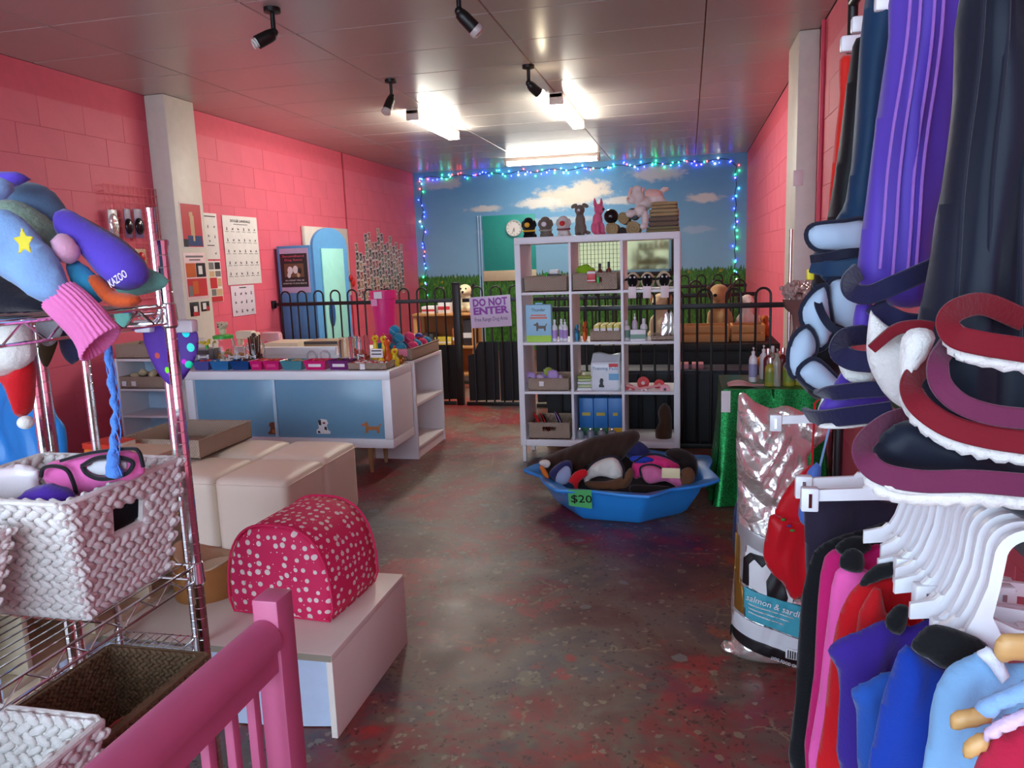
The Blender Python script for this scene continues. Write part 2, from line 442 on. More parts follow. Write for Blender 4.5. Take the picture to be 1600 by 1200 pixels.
# ---- back wall with the painted meadow
def mural_mat():
    k = NT('meadow_mural'); sp = k.n('ShaderNodeSeparateXYZ'); k.l(k.co.outputs['Object'], sp.inputs[0]); X, Z = sp.outputs[0], sp.outputs[2]
    t = k.step(Z, 1.1, 2.8)
    c = k.mix(t, lin((128, 184, 216)), lin((62, 134, 192)))
    c = k.mix(k.math('MULTIPLY', k.noise(1.5, 3, vec=k.vecmul((1, 1, 2.5))), .35), c, lin((150, 200, 226)))
    n1 = k.noise(7, 6, .65, vec=k.vecmul((1, 1, 1.6))); n2 = k.noise(2.3, 3)
    for cx, cz, rx, rz, al, col in ((-1.75, 2.30, .72, .20, 1, (216, 210, 196)), (-1.45, 2.40, .40, .18, 1, (222, 216, 204)), (-2.2, 2.24, .45, .10, .9, (225, 226, 220)), (-.95, 2.22, .42, .07, .8, (226, 224, 218)),
                                    (-.45, 2.58, .50, .13, .75, (206, 204, 206)), (.22, 2.20, .32, .08, .8, (224, 220, 212)), (-3.75, 2.62, .42, .12, .7, (186, 188, 196)), (-3.05, 2.20, .34, .06, .75, (222, 218, 208)), (-2.95, 1.85, .3, .05, .4, (220, 220, 214)), (-1.9, 1.98, .7, .06, .45, (220, 222, 220)), (.1, 1.75, .3, .07, .35, (200, 214, 224))):
        dx = k.math('DIVIDE', k.math('SUBTRACT', X, cx), rx); dz = k.math('DIVIDE', k.math('SUBTRACT', Z, cz), rz)
        r = k.math('SQRT', k.math('ADD', k.math('MULTIPLY', dx, dx), k.math('MULTIPLY', dz, dz)))
        f = k.step(k.math('SUBTRACT', k.math('MULTIPLY_ADD', n1, 1.5, .28), r), 0, .55)
        c = k.mix(k.math('MULTIPLY', f, al), c, lin(col))
    # grass: blades of different height along the top, mottled greens below
    bl = k.math('ADD', k.math('MULTIPLY', k.noise(30, 2, .5, vec=k.vecmul((1, 0, 0))), .22), k.math('MULTIPLY', k.noise(90, 1, .5, vec=k.vecmul((1, 0, .04))), .12))
    edge = k.step(k.math('SUBTRACT', k.math('ADD', bl, 1.02), Z), -.006, .012)
    gr = k.ramp(k.noise(26, 5, .7, vec=k.vecmul((2.2, 1, .7)), dist=.5), [(.3, lin((18, 62, 22))), (.45, lin((38, 104, 30))), (.58, lin((72, 142, 44))), (.72, lin((126, 178, 70)))])
    gr = k.mix(k.math('MULTIPLY', k.step(Z, 1.05, 1.3), .55), gr, lin((16, 50, 30)))
    c = k.mix(edge, c, gr)
    # dabs of yellow flowers
    vo = k.n('ShaderNodeTexVoronoi'); vo.inputs['Scale'].default_value = 7; k.l(k.vecmul((1, 0, 1)), vo.inputs['Vector'])
    fl = k.math('MULTIPLY', k.step(vo.outputs['Distance'], .22, .14), k.math('MULTIPLY', k.step(Z, .8, .95), k.step(Z, 1.2, 1.12)))
    c = k.mix(k.math('MULTIPLY', fl, k.step(k.noise(2.1, 2), .50, .6)), c, lin((206, 176, 44)))
    k.col(c); k.set(Roughness=.6); k.bump(k.noise(90, 3), .08, .003); return k.m
struct(B().box((XL-.2, YB, 0), (XR+.2, YB+.2, HC)).build('wall_back', mural_mat()))
# pipe run and painted teal hatch on the back wall
wp = thing('painted_hatch', 'teal painted wall panel with cream sill on the sky mural', 'panel', (-2.7, YB-.02, 1.1))
B().box((-3.10, YB-.018, 1.25), (-2.275, YB-.002, 2.09), .004).build('panel', mat('teal_paint', (34, 160, 150), .5), wp)
B().box((-3.12, YB-.03, 1.09), (-2.275, YB-.002, 1.25), .005).build('sill', mat('cream_paint', (208, 198, 164), .55), wp)
for i, x in enumerate((-3.135, -3.175)): B().tube([(x, YB-.014, 0), (x, YB-.014, 2.10)], .012, 8).build('pipe', mat('pale_blue_pipe', (165, 205, 232), .35), wp)
ck = thing('wall_clock', 'round white wall clock on the teal panel', 'clock', (-2.60, YB-.02, 1.76))
cx, cz, r = -2.60, 1.885, .125
rotY = Matrix.Translation((cx, YB-.02, cz)) @ Euler((PI/2, 0, 0)).to_matrix().to_4x4()
B().lathe([(r, 0), (r, .028), (r*.93, .034), (r*.93, .02)], 28, caps=False).tf(rotY).build('rim', mat('clock_rim', (190, 196, 198), .3), ck)
B().lathe([(r*.96, 0), (r*.96, .018)], 28).tf(rotY).build('dial', mat('clock_dial', (226, 228, 224), .4), ck)
INK = mat('black_ink', (22, 22, 24), .5)
for a, L, w_ in ((178, .055, .009), (200, .085, .006)):
    d = Vector((math.sin(math.radians(a)), 0, math.cos(math.radians(a)))); p = Vector((cx, YB-.041, cz))
    B().obox(p+d*L*.45, d*L*.55, Vector((0, .001, 0)), d.cross(Vector((0, 1, 0)))*w_*.5).build('hand', INK, ck)
for i in range(12):
    d = Vector((math.sin(i*PI/6), 0, math.cos(i*PI/6))); p = Vector((cx, YB-.0395, cz))+d*.098
    B().obox(p, d*.010, Vector((0, .001, 0)), d.cross(Vector((0, 1, 0)))*.003).build('hour_mark', INK, ck)
# window in the back wall, reflecting the shop front
wn = thing('window_1', None, None, (-.95, YB, 1.15), kind='structure')
FRB = mat('frame_blue', (110, 160, 184), .45); FRK = mat('frame_black', (18, 18, 20), .5)
for a, b in (((-1.72, 1.10), (-.18, 1.16)), ((-.235, 1.16), (-.13, 1.70)), ((-1.72, 1.66), (-.235, 1.69))): B().box((a[0], YB-.03, a[1]), (b[0], YB, b[1]), .004).build('surround', FRK, wn)
for a, b in (((-1.68, 1.16), (-.24, 1.20)), ((-1.68, 1.63), (-.24, 1.66)), ((-1.70, 1.16), (-1.66, 1.66)), ((-.275, 1.16), (-.235, 1.66)), ((-.98, 1.20), (-.95, 1.63))): B().box((a[0], YB-.055, a[1]), (b[0], YB-.005, b[1]), .004).build('window_frame', FRB, wn)
k = NT('window_glass'); k.col(k.mix(k.noise(2.5, 3), lin((120, 112, 78)), lin((84, 82, 62)))); k.set(Metallic=.85, Roughness=.06); WG = k.m
for a, b in ((-1.66, -.98), (-.95, -.275)): B().box((a, YB-.022, 1.20), (b, YB-.015, 1.63)).build('pane', WG, wn)
for i in range(12): B().box((-1.60+i*.056, YB-.032, 1.20), (-1.594+i*.056, YB-.026, 1.63)).build('wire', mat('grid_wire', (70, 66, 50), .5), wn)
for i in range(6): B().box((-1.62, YB-.032, 1.25+i*.065), (-.98, YB-.027, 1.254+i*.065)).build('wire', MATS['grid_wire'], wn)

# ================================================================ lamps
def emat(name, c, s):
    if name in MATS: return MATS[name]
    k = NT(name); k.col((.9, .9, .9)); k.set(Roughness=.4); k.b.inputs['Emission Color'].default_value = (*lin(c), 1); k.b.inputs['Emission Strength'].default_value = s
    MATS[name] = k.m; return k.m
LAMPW = mat('lamp_body_white', (216, 204, 196), .4)
def batten(label, x, y, L, across):
    t = thing('fluorescent_lamp', label, 'ceiling lamp', (x, y, HC), PI/2 if across else 0, 'fluorescent battens on the ceiling')
    B().box((-.055, -L/2, -.045), (.055, L/2, 0), .004).build('body', LAMPW, t, world=False)
    prof = [(-.052, -.045), (-.058, -.075), (-.045, -.095), (.045, -.095), (.058, -.075), (.052, -.045)]
    b = B(); n = len(prof)
    b.add([(a, -L/2+.03, c) for a, c in prof]+[(a, L/2-.03, c) for a, c in prof], [tuple(range(n)), tuple(reversed(range(n, 2*n)))]+[(i, (i+1) % n, n+(i+1) % n, n+i) for i in range(n)])
    b.build('diffuser', emat('tube_light_%d' % across, (252, 249, 234), TUBE_POWER*(.5 if across else 1)), t, world=False)
    for s in (-1, 1): B().box((-.06, s*(L/2-.035), -.098), (.06, s*(L/2), -.01), .004).build('end_cap', LAMPW, t, world=False)
batten('lit fluorescent lamp nearest the left wall, running front to back', -2.45, 7.58, 1.32, False)
batten('lit fluorescent lamp over the cube shelf, running front to back', -1.09, 7.42, 1.40, False)
batten('lit fluorescent lamp running crosswise above the sky mural', -1.83, 10.80, 1.32, True)
BLK = mat('spot_black', (20, 19, 19), .4)
def spot(label, x, y, aim, lit=0, cfl=False):
    t = thing('ceiling_spotlight', label, 'spotlight', (x, y, HC), 0, 'black spotlights on the ceiling')
    B().lathe([(.045, 0), (.045, -.022), (.02, -.028)], 18).build('mounting_plate', BLK, t, world=False)
    B().tube([(0, 0, -.02), (0, 0, -.115)], .013, 10).build('stem', BLK, t, world=False)
    B().ell((0, 0, -.125), (.024, .024, .024)).build('joint', BLK, t, world=False)
    d = Vector(aim).normalized(); q = d.to_track_quat('Z', 'Y').to_matrix().to_4x4(); q.translation = Vector((0, 0, -.13))
    can = B().lathe([(.014, -.01), (.03, .005), (.034, .03), (.036, .105), (.033, .105), (.030, .05)], 18).tf(q).build('lamp_can', BLK, t, world=False)
    if cfl:
        B().tube([q @ Vector((.021*math.cos(a), .021*math.sin(a), .09+a*.0022)) for a in [i*.4 for i in range(48)]], .0062, 7).build('bulb', mat('bulb_white', (238, 236, 230), .3), t, world=False)
    else:
        m = emat('bulb_lit', (255, 236, 200), 25) if lit else mat('bulb_glass', (205, 196, 192), .12)
        B().lathe([(.018, .06), (.034, .10), (.040, .118), (.036, .135), (.02, .145), (0, .147)], 18).tf(q).build('bulb', m, t, world=False)
spot('black ceiling spotlight with white spiral bulb, nearest the left column', -2.19, 4.03, (-.75, -.5, -.5), cfl=True)
spot('black ceiling spotlight cut off by the top edge of the photo', -1.14, 4.02, (.55, .3, -.6))
spot('unlit black ceiling spotlight beside the left fluorescent lamp', -2.21, 5.80, (-.25, -.35, -.85))
spot('lit black ceiling spotlight beside the right fluorescent lamp', -1.13, 5.75, (.6, .55, -.55), lit=1)

# ---- fairy lights along the top and the sides of the mural
fl = thing('fairy_lights', 'string of coloured fairy lights framing the sky mural', 'string lights', (-1.7, YB, 0))
cols = {'b': (40, 70, 255), 'g': (30, 240, 120), 'c': (60, 220, 255), 'r': (255, 50, 50), 'w': (255, 240, 220), 'v': (120, 80, 255)}
path = [(-4.07, .95)]+[(-4.07+.02*math.sin(i*1.9), .95+i*.09) for i in range(1, 20)]+[(-4.04+i*.10, 2.715+.018*math.sin(i*1.3)) for i in range(47)]+[(.665+.012*math.sin(i*2.1), 2.70-i*.09) for i in range(1, 20)]
B().tube([(a, YB-.016, b) for a, b in path], .005, 5).build('wire', mat('lead_black', (15, 18, 26), .5), fl)
bm_ = {}
for i, (a, b) in enumerate(path):
    for j in range(2 if b > 2.6 else 1):
        key = random.choice('bgcrbgcwvb')
        if key not in bm_:
            bm_[key] = B().lathe([(.003, 0), (.009, .005), (.011, .014), (.006, .024), (0, .027)], 8).mesh('bulb', True); bm_[key].materials.append(emat('fairy_'+key, cols[key], 5))
        mesh_obj('bulb', bm_[key], None, fl, loc=(a+random.uniform(-.04, .04)+1.7, -.022, b+random.uniform(-.05, .05)), rot=(PI+random.uniform(-.9, .9), random.uniform(-.8, .8), 0))
# ================================================================ fences
FENCE = mat('fence_black', (14, 14, 16), .42, bump=.05); SHEET = mat('fence_sheet', (17, 18, 24), .6)
def fence(name, label, x0, x1, y, z0=.0, ztop=1.17, zrail=1.04, pitch=.18, hw=.05, r=.009, sheet=None, brk=False, lowrail=None, sheetcut=False):
    t = thing(name, label, 'fence' if name != 'fence_gate' else 'gate', ((x0+x1)/2, y, 0))
    B().box((x0, y-.014, zrail-.018), (x1, y+.014, zrail+.018), .003).build('top_rail', FENCE, t)
    B().box((x0, y-.014, z0), (x1, y+.014, z0+.035), .003).build('bottom_rail', FENCE, t)
    if lowrail: B().box((x0, y-.014, lowrail-.018), (x1, y+.014, lowrail+.018), .003).build('middle_rail', FENCE, t)
    n = max(1, int((x1-x0)/pitch)); off = ((x1-x0)-(n-1)*pitch)/2; me = None
    for i in range(n):
        cx = x0+off+i*pitch
        if me is None:
            pts = [(-hw, 0, z0+.01), (-hw, 0, ztop-hw)]+[(-hw*math.cos(a), 0, ztop-hw+hw*math.sin(a)) for a in [PI*j/8 for j in range(1, 8)]]+[(hw, 0, ztop-hw), (hw, 0, z0+.01)]
            me = B().tube(pts, r, 7).mesh('hoop_bar', 50); me.materials.append(FENCE)
        mesh_obj('hoop_bar', me, FENCE, t, loc=(cx-(x0+x1)/2, 0, 0))
    if sheet:
        ns = max(1, round((x1-x0)/.36))
        for i in range(ns):
            a, b = x0+(x1-x0)*i/ns, x0+(x1-x0)*(i+1)/ns
            p = [(a+.004, z0+.04), (b-.004, z0+.05), (b-.004, sheet), (a+.004, sheet)]
            if sheetcut and i == 0: p = [(a+.02, z0+.04), (b-.004, z0+.05), (b-.004, sheet), (a+.14, sheet), (a+.08, sheet-.12), (a+.02, sheet-.14)]
            B().prism(p, (0, y+.03, 0), (1, 0, 0), (0, 0, 1), -.006).build('sheet_panel', SHEET, t)
    return t
def post(x, y, z, label, w_=.03):
    t = thing('fence_post', label, 'post', (x, y, 0))
    B().box((x-w_, y-w_, 0), (x+w_, y+w_, z), .004).build('shaft', FENCE, t)
    B().box((x-w_-.005, y-w_-.005, z), (x+w_+.005, y+w_+.005, z+.015), .004).build('cap', FENCE, t)
f1 = fence('hoop_fence', 'black hoop top fence between the left wall and the gate post', XL+.03, -2.26, 7.25, pitch=.185, sheet=.60)
B().box((XL, 7.22, 1.0), (XL+.03, 7.28, 1.08), .004).build('wall_bracket', FENCE, f1)
post(-2.21, 7.25, 1.20, 'square black gate post left of the purple sign', .034)
fence('fence_gate', 'black hoop top gate that carries the purple sign', -2.14, -1.47, 7.22, pitch=.185, sheet=.63, sheetcut=True)
fence('hoop_fence', 'black hoop top fence behind the white cube shelf, middle row', -1.42, .60, 7.15, pitch=.19, sheet=.60)
fence('hoop_fence', 'black hoop top fence farthest back by the mural meadow', -1.5, .66, 9.3, pitch=.19, ztop=1.16, zrail=1.03)
fence('hoop_fence', 'black hoop top fence closest to the cube shelf on its right', -1.05, .68, 5.66, pitch=.20, ztop=1.16, sheet=.55)
post(.72, 5.44, 1.12, 'square black fence post at the right hand pillar', .02)
# sign on the gate
PAPER = mat('paper_white', (232, 226, 228), .6); PURP = mat('sign_purple', (140, 60, 170), .5)
a, b, c, d = at(733, 465, Y=7.18), at(797, 460, Y=7.18), at(800, 509, Y=7.18), at(737, 513, Y=7.18)
sg = thing('gate_sign', 'laminated white sign with purple lettering on the black gate', 'sign', ((a.x+b.x)/2, 7.18, d.z))
B().prism([(p.x, p.z) for p in (d, c, b, a)], (0, 7.18, 0), (1, 0, 0), (0, 0, 1), .004).build('board', mat('sign_lilac', (206, 190, 224), .22), sg)
u = (b-a).normalized(); v = (a-d).normalized(); cc = (a+b+c+d)/4; cc.y = 7.174
W = (b-a).length; Hh = (a-d).length
text('lettering', 'DO NOT', .10, PURP, sg, cc+v*Hh*.30, u, v, width=W*.84, bold=.004)
text('lettering', 'ENTER', .095, PURP, sg, cc+v*Hh*.03, u, v, width=W*.86, bold=.004)
text('lettering', 'Free Range Dog Area', .055, mat('marker_violet', (86, 60, 130), .5), sg, cc-v*Hh*.24, u, v, width=W*.80)

# ================================================================ white cube shelf
WHITE = mat('shelf_white', (234, 232, 236), .38, var=.03); WHITE2 = mat('shelf_edge', (226, 224, 226), .42, var=.03)
SX0, SX1, SY0, SY1 = -1.147, -.050, 5.15, 5.54
SB = [.165, .507, .849, 1.191]; SC = [(-1.107, -.780), (-.762, -.435), (-.417, -.090)]
sh = thing('cube_shelf', 'tall white open cube shelf of twelve squares on short legs', 'shelf', ((SX0+SX1)/2, (SY0+SY1)/2, 0))
for x in (SX0, SX1-.04): B().box((x, SY0, .12), (x+.04, SY1, 1.515), .003).build('side_panel', WHITE, sh)
B().box((SX0, SY0, 1.515), (SX1, SY1, 1.56), .003).build('top_panel', WHITE, sh)
B().box((SX0+.04, SY0, .12), (SX1-.04, SY1, .165), .003).build('bottom_panel', WHITE, sh)
for x in (-.78, -.435): B().box((x, SY0+.002, .165), (x+.018, SY1, 1.515), .002).build('divider', WHITE, sh)
for z in SB[1:]:
    for a, b in SC: B().box((a, SY0+.002, z-.018), (b, SY1, z), .002).build('shelf_board', WHITE, sh)
for x in (SX0+.02, SX1-.045):
    for y in (SY0+.02, SY1-.045): B().box((x-.012, y, 0), (x+.013, y+.025, .12), .003).build('leg', WHITE2, sh)

# ================================================================ counter
CT = .717
LAC = mat('counter_white', (238, 240, 244), .3, var=.03); GLS = mat('counter_blue', (112, 158, 186), .25, var=.05)
c0 = thing('shop_counter', 'white shop counter with two pale blue front panels and dog stickers', 'counter', (-2.7, 5.0, 0))
cx0, cx1, cy0, cy1, cz0 = -3.47, -1.925, 4.72, 5.13, .19
B().box((cx0, cy0, CT-.06), (cx1, cy1, CT), .004).build('counter_top', LAC, c0)
B().box((cx0, cy0, cz0), (cx1, cy1, cz0+.06), .004).build('base_board', LAC, c0)
for x in (cx0, cx1-.06): B().box((x, cy0, cz0+.06), (x+.06, cy1, CT-.06), .003).build('side_panel', LAC, c0)
xm = at(428, 640, Y=cy0).x
pn = []
for a, b in ((cx0+.06, xm-.012), (xm+.012, cx1-.06)): pn.append(B().box((a, cy0+.025, cz0+.06), (b, cy0+.035, CT-.06), .001).build('front_panel', GLS, c0))
B().box((xm-.012, cy0+.012, cz0+.06), (xm+.012, cy0+.03, CT-.06), .002).build('panel_divider', mat('panel_edge', (176, 206, 224), .3), c0)
LEG = mat('leg_wood', (168, 132, 92), .5)
for x in (-2.13, -3.3):
    for y in (4.80, 5.06): B().lathe([(.013, 0), (.022, cz0)], 10, c=(x, y, 0)).build('leg', LEG, c0)
# dog stickers: flat generic dogs on the panels
def sticker(nm, px, py, s, polys, flip=1):
    p0 = at(px, py, Y=cy0+.02); par = None
    for i, (poly, m) in enumerate(polys):
        b = B().prism([(a*s*flip, c*s) for a, c in (poly if flip > 0 else poly[::-1])], (p0.x, cy0+.0245-.0004*i, p0.z), (1, 0, 0), (0, 0, 1), .0004)
        if par is None: par = b.build(nm, m, c0)
        else: b.build('sticker_patch', m, par, world=False); par.children[-1].data.transform(Matrix.Translation(-c0.location))
BRN = mat('sticker_brown', (112, 60, 30), .5); TAN = mat('sticker_tan', (170, 106, 52), .5); SW = mat('sticker_white', (228, 228, 228), .5); SK = mat('sticker_black', (28, 26, 28), .5)
sitd = [(-.5, 0), (.5, 0), (.55, .15), (.35, .3), (.3, .6), (.42, .75), (.3, 1), (-.1, 1.05), (-.25, .95), (-.35, .7), (-.3, .4), (-.5, .25)]
stand = [(-.6, 0), (-.4, 0), (-.35, .25), (.35, .25), (.38, 0), (.58, 0), (.62, .5), (.8, .75), (.7, .78), (.5, .55), (-.3, .55), (-.35, .85), (-.5, .95), (-.62, .8), (-.95, .7), (-.9, .58), (-.6, .55)]
sticker('dog_sticker', 428, 679, .085, [(sitd, BRN), ([(-.1, .1), (.15, .1), (.15, .4), (-.05, .4)], TAN)], -1)
sticker('dog_sticker', 505, 678, .10, [(sitd, SW), ([(-.3, .62), (-.1, .6), (-.12, .98), (-.32, .95)], SK), ([(.1, .3), (.3, .25), (.28, .5), (.12, .5)], SK), ([(-.4, .05), (-.2, .05), (-.25, .2), (-.4, .2)], SK), ([(0, .7), (.2, .7), (.2, .82), (0, .82)], mat('sticker_red', (120, 40, 40), .5))])
sticker('dog_sticker', 582, 677, .085, [(stand, TAN), ([(-.95, .6), (-.8, .6), (-.8, .72), (-.95, .72)], mat('sticker_pink', (200, 90, 110), .5))])
sticker('dog_sticker', 360, 675, .085, [([(-.8, .5), (-.3, .3), (.3, .3), (.4, .1), (.55, .1), (.5, .4), (.7, .75), (.9, .7), (.8, .95), (.4, .9), (.2, .6), (-.4, .55)], SW), ([(-.1, .35), (.15, .35), (.1, .55), (-.1, .55)], SK), ([(.45, .8), (.6, .8), (.6, .95), (.4, .92)], SK)])
# open bookcase closing the counter on the right
c1 = thing('end_bookcase', 'low white bookcase with open shelves at the right end of the counter', 'bookcase', (-2.08, 5.48, 0))
bx0, bx1, by0, by1, bz = -2.25, -1.912, 5.155, 5.80, .725
BK = mat('bookcase_white', (230, 226, 228), .42, var=.03)
for y in (by0, by1-.022): B().box((bx0, y, 0), (bx1, y+.022, bz), .002).build('side_panel', BK, c1)
for z in (.07, .385, bz-.022): B().box((bx0, by0+.022, z), (bx1-.004, by1-.022, z+.022), .002).build('shelf_board', BK, c1)
B().box((bx0, by0+.022, .07), (bx0+.008, by1-.022, bz)).build('back_panel', BK, c1)
B().box((bx1-.03, by0+.022, 0), (bx1-.012, by1-.022, .07)).build('plinth', BK, c1)
# small white shelf unit at the far left behind the counter
c2 = thing('side_shelf', 'narrow white shelf unit standing against the left wall behind the counter', 'shelf', (-3.86, 4.75, 0))
a = at(192, 548, Y=4.72); zt = .80
lx0, lx1, ly0, ly1 = -4.10, -3.62, 4.80, 5.10
for x in (lx0, lx1-.02): B().box((x, ly0, 0), (x+.02, ly1, zt), .002).build('side_panel', BK, c2)
for z in (.08, .36, .56, zt-.02): B().box((lx0+.02, ly0+.003, z), (lx1-.02, ly1, z+.018), .002).build('shelf_board', BK, c2)
B().box((lx0+.02, ly1-.008, .08), (lx1-.02, ly1, zt)).build('back_panel', mat('back_blue', (176, 198, 220), .5), c2)
# desk behind the counter
c3 = thing('back_desk', 'white desk with raised ledge behind the shop counter', 'desk', (-3.3, 6.0, 0))
B().box((-4.05, 5.75, .66), (-2.62, 6.45, .70), .003).build('desk_top', LAC, c3)
B().box((-4.05, 5.75, .70), (-2.80, 5.80, .765), .003).build('ledge', LAC, c3)
for x in (-4.03, -2.68): B().box((x, 5.80, 0), (x+.04, 6.42, .66), .003).build('side_panel', LAC, c3)

# ================================================================ cream cube seats
def leather():
    k = NT('cream_leather'); L = lin((238, 222, 202)); k.col(k.mix(k.noise(4, 4), tuple(x*.93 for x in L), L)); k.set(Roughness=.42); k.bump(k.vor(160), .08, .002); return k.m
LEA = leather(); SEAM = mat('leather_seam', (170, 150, 130), .6)
def soft_box(x0, y0, z0, x1, y1, z1, crown=.02, r=.03, n=9):
    """upholstered cube: rounded edges and slightly crowned faces"""
    bm = bmesh.new(); bmesh.ops.create_cube(bm, size=2)
    bmesh.ops.subdivide_edges(bm, edges=bm.edges[:], cuts=n, use_grid_fill=True)
    hx, hy, hz = (x1-x0)/2, (y1-y0)/2, (z1-z0)/2; c = Vector(((x0+x1)/2, (y0+y1)/2, (z0+z1)/2))
    for q in bm.verts:
        p = Vector((q.co.x*hx, q.co.y*hy, q.co.z*hz)); i = Vector((max(-hx+r, min(hx-r, p.x)), max(-hy+r, min(hy-r, p.y)), max(-hz+r, min(hz-r, p.z))))
        d = p-i
        if d.length > 1e-6: p = i+d.normalized()*r
        if q.co.z > .99: p.z += crown*(1-q.co.x**2)*(1-q.co.y**2)
        q.co = p+c
    return B().bm(bm)
for i, (x, lx) in enumerate(((-2.26, 'right'), (-2.665, 'middle'), (-3.07, 'left'))):
    for j, (y, ly) in enumerate(((3.20, 'front'), (3.605, 'back'))):
        t = thing('cream_ottoman', f'cream leather cube seat, {ly} row, {lx} one of three, beside the chrome racks', 'ottoman', (x+.2, y+.2, 0), 0, 'cream leather cube seats pushed together')
        soft_box(x+.003, y+.003, .025, x+.397, y+.397, .415, .018, .028).build('cushion', LEA, t, smooth=True)
        zz = .385
        B().tube([(x+.012, y+.003, zz), (x+.388, y+.003, zz), (x+.397, y+.012, zz), (x+.397, y+.388, zz), (x+.388, y+.397, zz), (x+.012, y+.397, zz), (x+.003, y+.388, zz), (x+.003, y+.012, zz)], .0028, 5, closed=True).build('piping', LEA, t)
        for a in (.05, .35):
            for b in (.05, .35): B().lathe([(.018, 0), (.02, .03)], 8, c=(x+a, y+b, 0)).build('foot', FENCE, t)

# ================================================================ low white table with the spotted pet bed
TABM = mat('laminate_cream', (236, 226, 214), .4, var=.03); GREY = mat('worn_edge', (150, 140, 122), .6)
tb = thing('low_table', 'low white laminate display table under the pink spotted pet bed', 'table', (-1.5, 2.24, 0))
tx0, tx1, ty0, ty1, tz = -2.05, -1.035, 1.95, 2.555, .272
B().box((tx0, ty0, tz-.022), (tx1, ty1, tz), .0015).build('table_top', TABM, tb)
B().box((tx1-.02, ty0+.002, 0), (tx1, ty1, tz-.022), .001).build('side_panel', TABM, tb)
B().box((tx0, ty0+.002, 0), (tx0+.02, ty1, tz-.022), .001).build('side_panel', TABM, tb)
B().box((tx0+.02, ty1-.02, 0), (tx1-.02, ty1, tz-.022), .001).build('back_panel', TABM, tb)
B().box((tx0, ty0-.002, tz-.021), (tx1-.002, ty0, tz-.001)).build('edge_strip', GREY, tb)
q = B(); q.grid(lambda a, b: Vector((tx0+.02+(tx1-tx0-.022)*a, ty0+.012+.05*(a**5)*(1-b), .004+(tz-.028)*b)), 20, 6)
q.build('front_panel', mat('front_blue_white', (196, 212, 236), .45), tb)
def dots_mat():
    k = NT('spotted_fabric'); v = k.co.outputs['UV']; c = k.mix(k.noise(5, 3), lin((214, 26, 88)), lin((230, 44, 104)))
    for sc_, r, off, dens in ((29, .30, 0, .06), (46, .13, 4.3, .55)):
        o = k.n('ShaderNodeVectorMath', operation='ADD'); k.l(v, o.inputs[0]); o.inputs[1].default_value = (off, off, off)
        vo = k.n('ShaderNodeTexVoronoi', voronoi_dimensions='2D'); vo.inputs['Scale'].default_value = sc_; vo.inputs['Randomness'].default_value = .58; k.l(o.outputs[0], vo.inputs['Vector'])
        s_ = k.n('ShaderNodeSeparateColor'); k.l(vo.outputs['Color'], s_.inputs[0])
        rad = k.math('MULTIPLY', k.math('GREATER_THAN', s_.outputs[0], dens), k.math('MULTIPLY_ADD', s_.outputs[1], .09, r-.09))
        c = k.mix(k.step(k.math('SUBTRACT', rad, vo.outputs['Distance']), 0, .03), c, lin((238, 226, 220)))
    k.col(c); k.set(Roughness=.7); k.bump(k.noise(260, 2), .1, .002); return k.m
DOT = dots_mat()
pb = thing('spotted_pet_bed', 'pink half round pet bed with white polka dots on the low white table', 'pet bed', (-1.305, 2.32, tz+.001), math.radians(-4))
hw, hh, L = .196, .318, .33
prof = []
for i in range(33):
    a = PI*i/32; x = math.copysign(abs(math.cos(a))**.72, math.cos(a))*hw; z = .045+(hh-.045)*math.sin(a)**.8
    prof.append((x, z))
prof = [(hw*.93, 0.0)]+prof+[(-hw*.93, 0.0)]
b = B(); n = len(prof); rings = []
for y, s_ in ((-L/2, .0), (-L/2-.012, .5), (-L/2-.006, .90), (-L/2+.012, .99), (-L/4, 1.012), (0, 1.015), (L/4, 1.01), (L/2-.012, .99), (L/2+.006, .9), (L/2+.01, .5), (L/2, 0)):
    rings.append([(p*s_, y, (z-hh*.42)*s_+hh*.42 if s_ < .95 else z*(.5+.5*s_) if s_ < 1 else z) for p, z in prof])
b.add([p for r_ in rings for p in r_], [(i*n+j, i*n+(j+1) % n, (i+1)*n+(j+1) % n, (i+1)*n+j) for i in range(len(rings)-1) for j in range(n)])
b.v = [(x, y, max(0, z)) for x, y, z in b.v]
cv = b.build('cover', DOT, pb, world=False, smooth=True); uv = cv.data.uv_layers.new(name='UVMap')
for pg in cv.data.polygons:
    for li in pg.loop_indices:
        q = cv.data.vertices[cv.data.loops[li].vertex_index].co
        uv.data[li].uv = (q.x, q.z) if abs(pg.normal.y) > .6 else (math.atan2(q.z-.10, q.x)*.24+3, q.y)
for y, s_ in ((-L/2+.004, 1.0), (L/2-.004, 1.0)): B().tube([(p*1.0, y, max(.0046, z)) for p, z in prof], .0045, 6, closed=True).build('seam_piping', DOT, pb, world=False)
# brown dog bed behind it
db = thing('fleece_dog_bed', 'brown dog bed with cream fleece lining behind the spotted pet bed', 'pet bed', (-1.69, 2.36, tz))
FUR = mat('cream_fleece', (222, 196, 160), .95, bump=.6, bscale=90, sheen=.4); SUE = mat('brown_suede', (166, 110, 58), .9, bump=.2, bscale=150)
b = B(); N = 40
def ringf(u, v):
    a = 2*PI*u; rx, ry = .128, .165; h = .15+.03*math.sin(2*a+.6)-.05*max(0, math.cos(a-1.2))
    pr = [(1.0, .0), (1.04, .06), (1.0, h-.02), (.94, h), (.86, h-.03), (.80, .05)]
    t = v*(len(pr)-1); i = min(int(t), len(pr)-2); f = t-i
    r_ = pr[i][0]*(1-f)+pr[i+1][0]*f; z = pr[i][1]*(1-f)+pr[i+1][1]*f
    return Vector((rx*r_*math.cos(a), ry*r_*math.sin(a), z))
B().grid(lambda u, v: ringf(u, v*.55), 40, 8).build('outer_wall', SUE, db, world=False, smooth=True)
